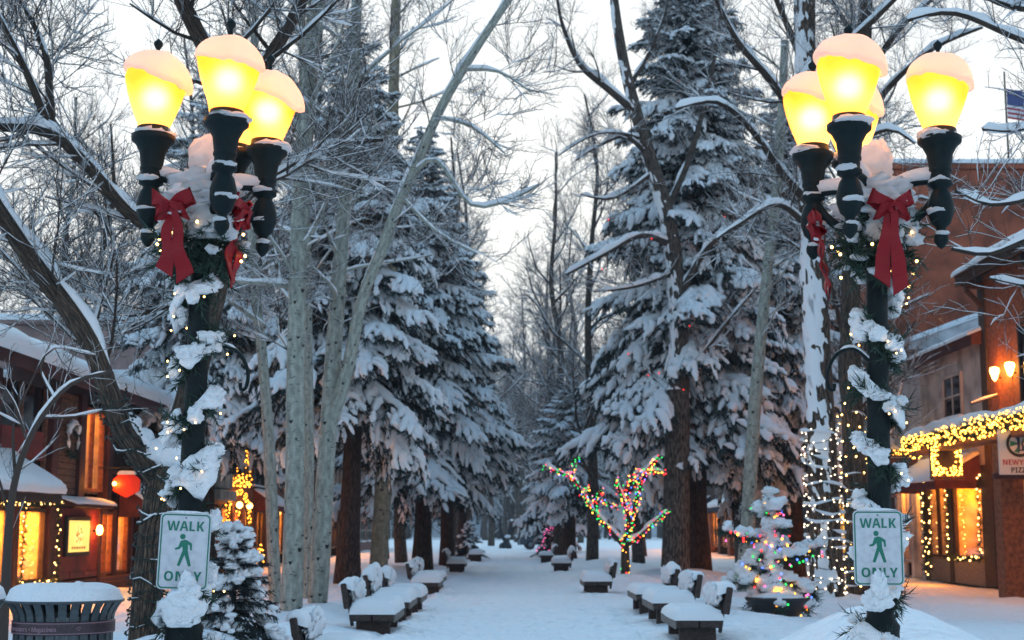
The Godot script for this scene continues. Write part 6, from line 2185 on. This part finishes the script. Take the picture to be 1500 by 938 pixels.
# ---------------------------------------------------------------- bins, shrubs, sculpture, cars
func litter_bin(label: String, where: Vector3, lettered: bool, turn: float) -> void:
	var o := thing("litter_bin", label, "litter bin", where, turn, "slatted litter bins")
	var b := MB.new()
	b.lathe([Vector2(0.0, 0.06), Vector2(0.25, 0.06), Vector2(0.27, 0.1), Vector2(0.27, 1.02), Vector2(0.25, 1.02), Vector2(0.25, 0.9), Vector2(0.0, 0.9)], 32)
	part("liner", b, M.galvanised, o)
	var prof := [Vector2(0.296, 0.05), Vector2(0.296, 0.60), Vector2(0.297, 0.985), Vector2(0.304, 1.03), Vector2(0.322, 1.068), Vector2(0.343, 1.095), Vector2(0.350, 1.105)]
	var sl := MB.new()
	for i in prof.size() - 1:
		var p: Vector2 = prof[i]; var q: Vector2 = prof[i + 1]
		var hw := 0.024
		sl.quad(Vector3(-hw, p.y, p.x), Vector3(hw, p.y, p.x), Vector3(hw, q.y, q.x), Vector3(-hw, q.y, q.x))
		sl.quad(Vector3(hw, p.y, p.x - 0.01), Vector3(-hw, p.y, p.x - 0.01), Vector3(-hw, q.y, q.x - 0.01), Vector3(hw, q.y, q.x - 0.01))
		sl.quad(Vector3(hw, p.y, p.x), Vector3(hw, p.y, p.x - 0.01), Vector3(hw, q.y, q.x - 0.01), Vector3(hw, q.y, q.x))
		sl.quad(Vector3(-hw, p.y, p.x - 0.01), Vector3(-hw, p.y, p.x), Vector3(-hw, q.y, q.x), Vector3(-hw, q.y, q.x - 0.01))
	var sm := sl.mesh(M.bin_paint)
	for i in 28: mpart("slat", sm, o, "", Transform3D(Basis(Vector3.UP, TAU * (i + 0.5) / 28), Vector3.ZERO))
	var ring := MB.new()
	for e in [[0.288, 0.06, 0.11], [0.288, 0.50, 0.56]]:
		ring.lathe([Vector2(e[0] - 0.01, e[1]), Vector2(e[0], e[1]), Vector2(e[0], e[2]), Vector2(e[0] - 0.01, e[2])], 40)
	ring.lathe([Vector2(0.345, 1.100), Vector2(0.360, 1.103), Vector2(0.362, 1.115), Vector2(0.345, 1.12), Vector2(0.29, 1.118)], 40)
	part("rim", ring, M.bin_paint, o)
	var bd := MB.new()
	bd.lathe([Vector2(0.298, 0.915), Vector2(0.306, 0.918), Vector2(0.308, 0.925), Vector2(0.308, 0.985), Vector2(0.306, 0.992), Vector2(0.298, 0.995)], 44)
	var band := part("band", bd, M.bin_band, o)
	for yy in [0.924, 0.986]:
		var st := MB.new()
		st.lathe([Vector2(0.3085, yy - 0.003), Vector2(0.3095, yy - 0.002), Vector2(0.3095, yy + 0.002), Vector2(0.3085, yy + 0.003)], 44)
		part("stripe", st, M.bin_text, band)
	if lettered:
		var txt := "Newspapers • Magazines"
		var adv := 0.0
		var widths := []
		for ch in txt:
			var w := 0.017 if ch != " " else 0.010
			if ch in "il": w = 0.010
			if ch in "mw": w = 0.024
			if ch in "NM": w = 0.025
			if ch == "•": w = 0.016
			widths.append(w); adv += w
		var pos := -adv * 0.5 - 0.045
		for i in txt.length():
			var a: float = (pos + widths[i] * 0.5) / 0.309
			pos += widths[i]
			if txt[i] == " ": continue
			mpart("letter", text_mesh(txt[i], 0.026, M.bin_text, 0.001), band, "", Transform3D(Basis(Vector3.UP, a), Vector3(sin(a) * 0.3088, 0.951, cos(a) * 0.3088)))
		var tri := MB.new()
		for i in 3:   # a ring of three chasing arrows
			var a := TAU * i / 3 + 0.5
			var P := Vector3(cos(a) * 0.013, sin(a) * 0.013, 0); var Q := Vector3(cos(a + 1.7) * 0.013, sin(a + 1.7) * 0.013, 0)
			tri.tube(PackedVector3Array([P, P.lerp(Q, 0.6), Q]), PackedFloat32Array([0.0028, 0.0028, 0.0006]), 5)
		mpart("symbol", tri.mesh(M.bin_text), band, "", Transform3D(Basis(Vector3.UP, 0.88), Vector3(sin(0.88) * 0.3095, 0.955, cos(0.88) * 0.3095)))
	# the cushion of snow
	var s := MB.new()
	var k0 := s.v.size(); var i0 := s.ix.size()
	var seg := 40; var rows := 14
	for i in rows + 1:
		var f := float(i) / rows
		for j in seg + 1:
			var a := TAU * (j % seg) / seg
			var r := 0.352 * f
			var e := sqrt(maxf(0.0, 1.0 - pow(f, 7.0)))
			var p := Vector3(cos(a) * r, 0, sin(a) * r)
			p.y = 1.117 + 0.085 * e * (1.0 + 0.35 * ns.get_noise_3dv((p + where) * 35.0) + 0.12 * ns.get_noise_3dv((p + where) * 130.0))
			s.v.push_back(p); s.n.push_back(Vector3.UP); s.uv.push_back(Vector2.ZERO)
	var w2 := seg + 1
	for i in rows:
		for j in seg:
			var a := k0 + i * w2 + j
			s.ix.append_array([a, a + w2 + 1, a + 1, a, a + w2, a + w2 + 1])
	s.smooth(k0, i0)
	s.blob(Vector3(0.16, 1.205, 0.1), Vector3(0.035, 0.03, 0.035), ns, 0.3, 2.0)
	part("snow", s, M.snow, o)

func shrub(label: String, where: Vector3, hgt: float, rad: float, cnt: int, sd: int) -> Node3D:
	rng.seed = sd
	var o := thing("conifer_shrub", label, "shrub", where)
	var st := MB.new()
	st.tube(PackedVector3Array([Vector3(0, -0.1, 0), Vector3(0.01, hgt * 0.5, 0), Vector3(0, hgt * 0.97, 0)]), PackedFloat32Array([0.04, 0.025, 0.006]), 7)
	part("stem", st, M.bark, o)
	var tf := [[], [], []]
	var sn := MB.new()
	for i in cnt:
		var f := pow((i + R(0, 1)) / cnt, 0.85)
		var y := hgt * lerpf(0.06, 0.94, f)
		var a := i * 2.4 + R(-0.4, 0.4)
		var l := rad * (1.0 - 0.85 * f) * R(0.8, 1.15) + 0.05
		var pitch := lerpf(-0.05, 0.8, f) + R(-0.15, 0.2)
		var bs := Basis(Vector3.UP, a) * Basis(Vector3(0, 0, 1), pitch)
		tf[i % 3].append(Transform3D(bs.scaled_local(Vector3.ONE * l * 1.15), Vector3(0, y, 0)))
		var c := Vector3(0, y, 0) + bs * Vector3(l * R(0.5, 0.9), -0.1 * l, 0)
		if R(0, 1) < 0.8:
			sn.blob(c + Vector3(0, 0.04, 0), Vector3(R(0.06, 0.13), R(0.045, 0.10), R(0.05, 0.11)) * (1.15 - 0.4 * f), ns, 0.8, 3.0, 14, 10, -0.7, Basis(Vector3.UP, a) * Basis(Vector3(0, 0, 1), pitch * 0.6 - 0.25))
		if R(0, 1) < 0.5:
			sn.blob(Vector3(0, y, 0) + bs * Vector3(l * R(0.9, 1.1), -0.16 * l, R(-0.1, 0.1)) + Vector3(0, 0.03, 0), Vector3(R(0.04, 0.07), R(0.025, 0.045), R(0.04, 0.06)), ns, 0.4, 2.0, 10, 7)
	sn.blob(Vector3(0, hgt * 0.99, 0), Vector3(0.07, 0.09, 0.07), ns, 0.3, 2.0)
	for i in 3: many("foliage", tuft_meshes[i], tf[i], o)
	part("snow", sn, M.snow, o)
	return o

func street_things() -> void:
	litter_bin("slatted grey green litter bin lettered for newspapers, capped with snow", Vector3(-2.78, 0, -9.0), true, -0.30)
	litter_bin("litter bin cut by the picture's edge, only its snow cap and rim in view", Vector3(-3.53, 0, -9.05), false, 0.0)
	shrub("round snowy conifer shrub between the lamp post and the aspens", Vector3(-3.12, ground_y(-3.12, -16.2) - 0.05, -16.2), 1.22, 0.52, 80, 701)

	# potted shrub with coloured lights
	rng.seed = 702
	var W := Vector3(4.66, ground_y(4.66, -25.4) - 0.05, -25.4)
	var pot := thing("planter_bowl", "wide dark planter bowl under the coloured light shrub", "planter", W)
	var pb := MB.new()
	pb.lathe([Vector2(0.0, 0.0), Vector2(0.30, 0.0), Vector2(0.36, 0.06), Vector2(0.50, 0.28), Vector2(0.56, 0.34), Vector2(0.57, 0.38), Vector2(0.53, 0.39), Vector2(0.50, 0.34), Vector2(0.0, 0.33)], 32)
	part("bowl", pb, M.pot, pot)
	var ps := MB.new()
	ps.blob(Vector3(0, 0.36, 0), Vector3(0.5, 0.1, 0.5), ns, 0.3, 1.0, 20, 8, -0.1)
	part("snow", ps, M.snow, pot)
	var xm := thing("lit_shrub", "small snow heaped conifer hung with coloured lights in the dark planter", "shrub", W)
	var arms := [[[1132, 870], [1131, 820], [1130, 770], [1128, 722]], [[1130, 800], [1110, 790], [1085, 785], [1056, 776]], [[1130, 780], [1112, 812], [1085, 840], [1064, 862]], [[1130, 830], [1105, 845], [1090, 855]], [[1131, 820], [1158, 815], [1180, 808], [1198, 800]], [[1131, 845], [1160, 852], [1190, 872]], [[1131, 860], [1160, 880], [1185, 890]], [[1130, 760], [1118, 756], [1108, 745]], [[1130, 755], [1138, 745], [1140, 738]], [[1130, 780], [1142, 770], [1146, 775]], [[1130, 850], [1110, 868], [1100, 884]], [[1132, 855], [1140, 875], [1142, 890]], [[1131, 800], [1150, 800], [1164, 820]]]
	var fb := [[], [], []]
	var xs := MB.new(); var xw := MB.new()
	var cols := ["bulb_red", "bulb_green", "bulb_blue", "bulb_yellow", "bulb_pink", "bulb_orange"]
	var cb := [[], [], [], [], [], []]
	for ai in arms.size():
		var c := []
		for q in arms[ai]: c.append(at(q[0], q[1], 25.4 - (0.0 if ai == 0 else R(-0.5, 0.6) * float(arms[ai].find(q)) / 2.0)) - W)
		var p := spline(c, 0.06)
		var rr := PackedFloat32Array()
		for i in p.size(): rr.push_back(0.02 if ai == 0 else 0.012)
		xw.tube(p, rr, 5)
		for i in p.size() - 1:
			for e in 3:
				var d := ((p[i + 1] - p[i]).normalized() + Vector3(R(-1, 1), R(-0.9, 0.5), R(-1, 1))).normalized()
				fb[i % 3].append(along(p[i], d, R(0.14, 0.26)))
			if R(0, 1) < 0.62:
				xs.blob(p[i] + Vector3(R(-0.05, 0.05), 0.07, R(-0.05, 0.09)), Vector3(R(0.09, 0.17), R(0.06, 0.11), R(0.09, 0.15)), ns, 0.5, 1.8, 14, 10)
			if R(0, 1) < 0.85:
				cb[[0, 0, 1, 1, 2, 3, 3, 4, 5, 5][rng.randi() % 10]].append(p[i] + Vector3(R(-0.14, 0.14), R(-0.18, 0.06), R(0.04, 0.2)))
	for i in 3: many("foliage", tuft_small, fb[i], xm)
	part("stem", xw, M.bark, xm)
	part("snow", xs, M.snow, xm)
	var xl := thing("coloured_light_string", "string of large coloured lights on the potted conifer shrub", "light string", W)
	for i in 6: bulbs(xl, cb[i], 0.020, cols[i])

	# small bare tree thick with coloured lights
	rng.seed = 703
	var D := 38.5
	var t := TreeB.new()
	t.levels = 1; t.spray_len = 0.7; t.density = 0.5; t.snow_k = 2.2
	var o := thing("lit_tree", "small bare tree whose limbs are crusted with coloured lights", "tree", base_of(at(916, 842, D)))
	var tl := thing("coloured_light_string", "string of small coloured lights wound along the little bare tree", "light string", o.position)
	var lim := [[[[916, 850], [916, 820], [916, 792]], 0.13, 0.10], [[[915, 800], [892, 775], [872, 752], [856, 728], [848, 712], [838, 700], [812, 690], [798, 684]], 0.08, 0.03], [[[915, 796], [921, 762], [912, 732], [901, 702]], 0.07, 0.03], [[[917, 796], [928, 752], [935, 722], [946, 692], [966, 668]], 0.07, 0.03], [[[918, 800], [940, 782], [960, 764], [978, 748]], 0.06, 0.03], [[[921, 762], [919, 725], [926, 694]], 0.05, 0.02], [[[872, 752], [876, 735], [880, 715]], 0.04, 0.02], [[[856, 728], [862, 715], [860, 722]], 0.03, 0.02], [[[838, 700], [840, 688], [846, 672]], 0.03, 0.02], [[[905, 745], [885, 735], [866, 732]], 0.03, 0.02], [[[946, 692], [960, 690], [974, 694]], 0.03, 0.015], [[[935, 722], [930, 700], [938, 688]], 0.03, 0.015]]
	var tc := [[], [], [], [], [], []]
	var cords := 0
	for li in lim.size():
		var c := []
		for q in lim[li][0]: c.append(at(q[0], q[1], D + (0.0 if li == 0 else 0.8 * sin(li * 2.1) * float(lim[li][0].find(q)) / 4.0)))
		var p := spline(c, 0.15)
		limb(t, p, lim[li][1], lim[li][2], 8, li > 0)
		for g in dots(p, 0.026, 0.05):
			var q: Vector3 = g - o.position
			tc[[0, 0, 0, 1, 1, 1, 2, 3, 4, 5][rng.randi() % 10]].append(q + Vector3(R(-0.08, 0.08), R(-0.06, 0.06), R(0.0, 0.09)))
		var cp := PackedVector3Array()
		for i in p.size(): cp.push_back(p[i] + Vector3(R(-0.05, 0.05), R(-0.05, 0.05), 0.08) - o.position)
		cord(tl, cp, 0.01)
	finish_tree(t, o, M.bark)
	for i in 6: bulbs(tl, tc[i], 0.019, cols[i])

	# bronze at the far end: two curved blades rising from a rock
	var sc := thing("bronze_sculpture", "dark twisted bronze sculpture at the far end of the path", "sculpture", Vector3(-0.45, 0.0, -116))
	var bl := MB.new()
	for s in [0, 1]:
		var p := PackedVector3Array(); var w := PackedVector3Array()
		for i in 13:
			var f := i / 12.0
			if s == 0:
				p.push_back(Vector3(0.05 - 0.45 * f - 0.28 * sin(f * PI), 0.5 + 2.1 * f, 0.1 * f)); w.push_back(Vector3(0.20, 0.05, 0.08) * (1.15 - f))
			else:
				p.push_back(Vector3(0.0 + 0.42 * f + 0.12 * sin(f * PI), 0.5 + 1.75 * f, -0.1)); w.push_back(Vector3(0.26, 0.08, -0.1) * (0.3 + sin(f * PI * 0.9)) * 0.85)
		ribbon(bl, p, w, 0.07)
	part("blades", bl, M.bronze, sc)
	var rk := MB.new()
	rk.blob(Vector3(-0.1, 0.2, 0), Vector3(0.55, 0.32, 0.45), ns, 0.4, 0.5, 16, 10)
	rk.blob(Vector3(0.05, 0.55, 0), Vector3(0.24, 0.35, 0.22), ns, 0.4, 0.5, 14, 10)
	part("base", rk, M.bronze, sc)
	var rs := MB.new()
	rs.blob(Vector3(0.1, 0.95, 0.1), Vector3(0.28, 0.14, 0.2), ns, 0.4, 0.5)
	rs.blob(Vector3(0.42, 2.25, -0.05), Vector3(0.15, 0.1, 0.1), ns, 0.3, 0.5)
	part("snow", rs, M.snow, sc)

	parked_car("snow capped blue grey car parked at the far end past the sculpture", Vector3(2.7, 0.0, -112), 0.1)
	# far planter with pink lights, round drifts
	rng.seed = 704
	var fp := shrub("small far shrub with pinkish lights beside the light ringed spruce trunk", Vector3(2.15, 0.0, -80), 2.1, 0.95, 60, 705)
	var fl := thing("pink_light_string", "pinkish light string on the small far shrub", "light string", fp.position)
	var fpts := []
	for i in 60:
		var f := R(0, 1)
		var a := R(0, TAU)
		fpts.append(Vector3(cos(a) * (1 - f) * 0.9, 0.2 + f * 1.8, sin(a) * (1 - f) * 0.9))
	bulbs(fl, fpts, 0.03, "bulb_pink")
	shrub("snowy shrub at the foot of the far bench row spruces", Vector3(-2.2, 0.0, -74), 1.9, 0.9, 60, 706)

func parked_car(label: String, where: Vector3, turn: float) -> void:
	var o := thing("parked_car", label, "car", where, turn)
	# length along x
	var body := MB.new()
	var prof := [Vector2(-2.15, 0.35), Vector2(-2.2, 0.7), Vector2(-2.05, 0.88), Vector2(-1.1, 0.98), Vector2(1.3, 1.0), Vector2(2.05, 0.92), Vector2(2.2, 0.7), Vector2(2.15, 0.35)]
	slab(body, PackedVector2Array(prof), -0.85, 0.85)
	part("body", body, M.car_paint, o)
	var cab := MB.new()
	slab(cab, PackedVector2Array([Vector2(-1.1, 0.97), Vector2(-0.55, 1.48), Vector2(0.9, 1.5), Vector2(1.6, 0.99)]), -0.72, 0.72)
	part("cabin", cab, M.car_glass, o)
	bx("roof", o, M.car_paint, Vector3(0.17, 1.5, 0), Vector3(1.5, 0.05, 1.46), 0.02)
	for x in [-1.35, 1.35]:
		for s in [-1.0, 1.0]:
			var w := MB.new()
			w.lathe([Vector2(0.2, -0.1), Vector2(0.33, -0.1), Vector2(0.35, -0.05), Vector2(0.35, 0.05), Vector2(0.33, 0.1), Vector2(0.2, 0.1)], 18, Vector3(x, 0.34, 0.82 * s), Basis(Vector3(1, 0, 0), PI / 2))
			var wn := part("wheel", w, M.iron, o)
			var h := MB.new()
			h.lathe([Vector2(0.0, -0.08), Vector2(0.2, -0.09), Vector2(0.2, 0.09), Vector2(0.0, 0.08)], 14, Vector3(x, 0.34, 0.82 * s), Basis(Vector3(1, 0, 0), PI / 2))
			part("rim", h, M.galvanised, wn)
	for s in [-1.0, 1.0]:
		bx("headlight", o, M.galvanised, Vector3(-2.17, 0.72, 0.6 * s), Vector3(0.06, 0.14, 0.28), 0.02)
	var sb := MB.new()
	sb.pillow(Vector3(-0.6, 1.52, -0.72), Vector3(1.55, 0, 0), Vector3(0, 0, 1.44), Vector3.UP, 0.22, ns, 8, 8, 0.2)
	sb.pillow(Vector3(-2.05, 0.9, -0.8), Vector3(1.0, 0.1, 0), Vector3(0, 0, 1.6), Vector3.UP, 0.16, ns, 6, 8, 0.2)
	sb.pillow(Vector3(1.4, 0.99, -0.8), Vector3(0.7, -0.07, 0), Vector3(0, 0, 1.6), Vector3.UP, 0.16, ns, 4, 8, 0.2)
	part("snow", sb, M.snow, o)

# ---------------------------------------------------------------- strings of lights on the shops
func light_run(called: String, label: String, runs: Array, mat_name: String, gap: float, jit: float, br: float, green := 0.0, snow := 0.0) -> void:
	var o := thing(called, label, "light string", runs[0][0])
	for r in runs:
		var p := PackedVector3Array()
		for q in r: p.push_back(q - o.position)
		cord(o, p, 0.007)
		if green > 0.0: garland(o, p, green, snow)
		bulbs(o, dots(p, gap, jit), br, mat_name)

func poly(a: Array, k := 10) -> PackedVector3Array:
	var out := PackedVector3Array()
	for i in a.size() - 1:
		for j in k: out.push_back((a[i] as Vector3).lerp(a[i + 1], float(j) / k))
	out.push_back(a[a.size() - 1])
	return out

func strings_of_lights() -> void:
	rng.seed = 801
	var X := -10.02
	light_run("window_light_string", "warm light string outlining the timber shop's two display windows", [
		poly([Vector3(X, 2.12, -25.5), Vector3(X, 2.05, -28.0), Vector3(X, 2.14, -31.9)], 20), poly([Vector3(X + 0.03, 2.0, -29.4), Vector3(X + 0.03, 0.45, -29.4)]), poly([Vector3(X + 0.03, 2.0, -31.65), Vector3(X + 0.03, 0.45, -31.65)]), poly([Vector3(X + 0.1, 0.42, -29.3), Vector3(X + 0.1, 0.42, -31.6)]), poly([Vector3(X + 0.03, 2.0, -27.1), Vector3(X + 0.03, 0.45, -27.1)])], "bulb_warm", 0.12, 0.05, 0.018, 0.09)
	light_run("golden_light_string", "dense golden light string around the brick shop's upper window", [
		poly([Vector3(X + 0.05, 3.2, -51.3), Vector3(X + 0.05, 4.8, -51.3), Vector3(X + 0.05, 4.85, -54.1), Vector3(X + 0.05, 3.2, -54.1), Vector3(X + 0.05, 3.2, -51.3)], 12), poly([Vector3(X + 0.05, 3.3, -52.6), Vector3(X + 0.05, 4.7, -52.8)]), poly([Vector3(X + 0.05, 4.0, -51.5), Vector3(X + 0.05, 4.0, -53.9)])], "bulb_orange", 0.045, 0.11, 0.028, 0.1)
	light_run("golden_light_string", "golden light string arching over the brick shop's doorway", [
		poly([Vector3(X + 0.05, 0.3, -50.3), Vector3(X + 0.05, 2.4, -50.3), Vector3(X + 0.05, 2.8, -51.4), Vector3(X + 0.05, 2.9, -52.4), Vector3(X + 0.05, 2.8, -53.4), Vector3(X + 0.05, 2.4, -54.4), Vector3(X + 0.05, 0.3, -54.4)], 10), poly([Vector3(X + 0.05, 2.2, -52.35), Vector3(X + 0.05, 0.3, -52.35)]), poly([Vector3(X + 0.3, 0.3, -54.6), Vector3(X + 0.3, 0.9, -55.6), Vector3(X + 0.3, 0.3, -56.4)])], "bulb_orange", 0.07, 0.08, 0.026, 0.09)
	light_run("golden_light_string", "thick golden light string heaped along the snowy canopy edge", [
		poly([Vector3(10.78, 4.02, -25.5), Vector3(10.72, 3.92, -29.0), Vector3(10.74, 4.0, -33.0), Vector3(10.74, 3.9, -36.0), Vector3(10.75, 3.95, -39.1)], 24), poly([Vector3(10.72, 3.8, -27.0), Vector3(10.7, 3.72, -33.0), Vector3(10.7, 3.75, -38.8)], 24)], "bulb_gold", 0.034, 0.13, 0.019, 0.1)
	light_run("golden_light_string", "golden light string swagged across the clapboard front", [
		poly([Vector3(11.6, 3.85, -40.6), Vector3(12.2, 3.75, -43.0), Vector3(12.4, 3.95, -45.5), Vector3(12.5, 3.9, -47.8)], 20), poly([Vector3(12.55, 3.9, -47.2), Vector3(12.55, 3.3, -47.3)])], "bulb_gold", 0.035, 0.12, 0.022, 0.1)
	var Z := 12.66
	light_run("window_light_string", "warm light string framing the beige shop's glowing display", [
		poly([Vector3(Z, 3.0, -38.9), Vector3(Z, 0.75, -38.9), Vector3(Z - 0.05, 0.72, -41.7), Vector3(Z, 3.0, -41.8)], 12), poly([Vector3(Z, 3.0, -44.2), Vector3(Z, 0.2, -44.2)]), poly([Vector3(Z - 0.25, 2.8, -42.5), Vector3(Z - 0.3, 0.1, -42.7)]), poly([Vector3(Z - 0.1, 3.1, -39.2), Vector3(Z - 0.1, 2.95, -41.6)])], "bulb_warm", 0.17, 0.06, 0.024, 0.1)
	light_run("coloured_light_string", "few red lights scattered inside the big spruce", [
		poly([at(905, 60, 42.2), at(960, 100, 42), at(905, 105, 42.3), at(1035, 130, 42)], 4), poly([at(895, 335, 40.6), at(905, 360, 40.5), at(880, 400, 40.4), at(1065, 315, 41)], 4)], "bulb_red", 1.7, 0.25, 0.018)
	light_run("coloured_light_string", "few red lights low in the big spruce over the lit tree", [
		poly([at(1010, 480, 41), at(1025, 520, 41), at(975, 570, 41), at(920, 520, 41), at(1030, 600, 41)], 4)], "bulb_red", 1.0, 0.2, 0.018)
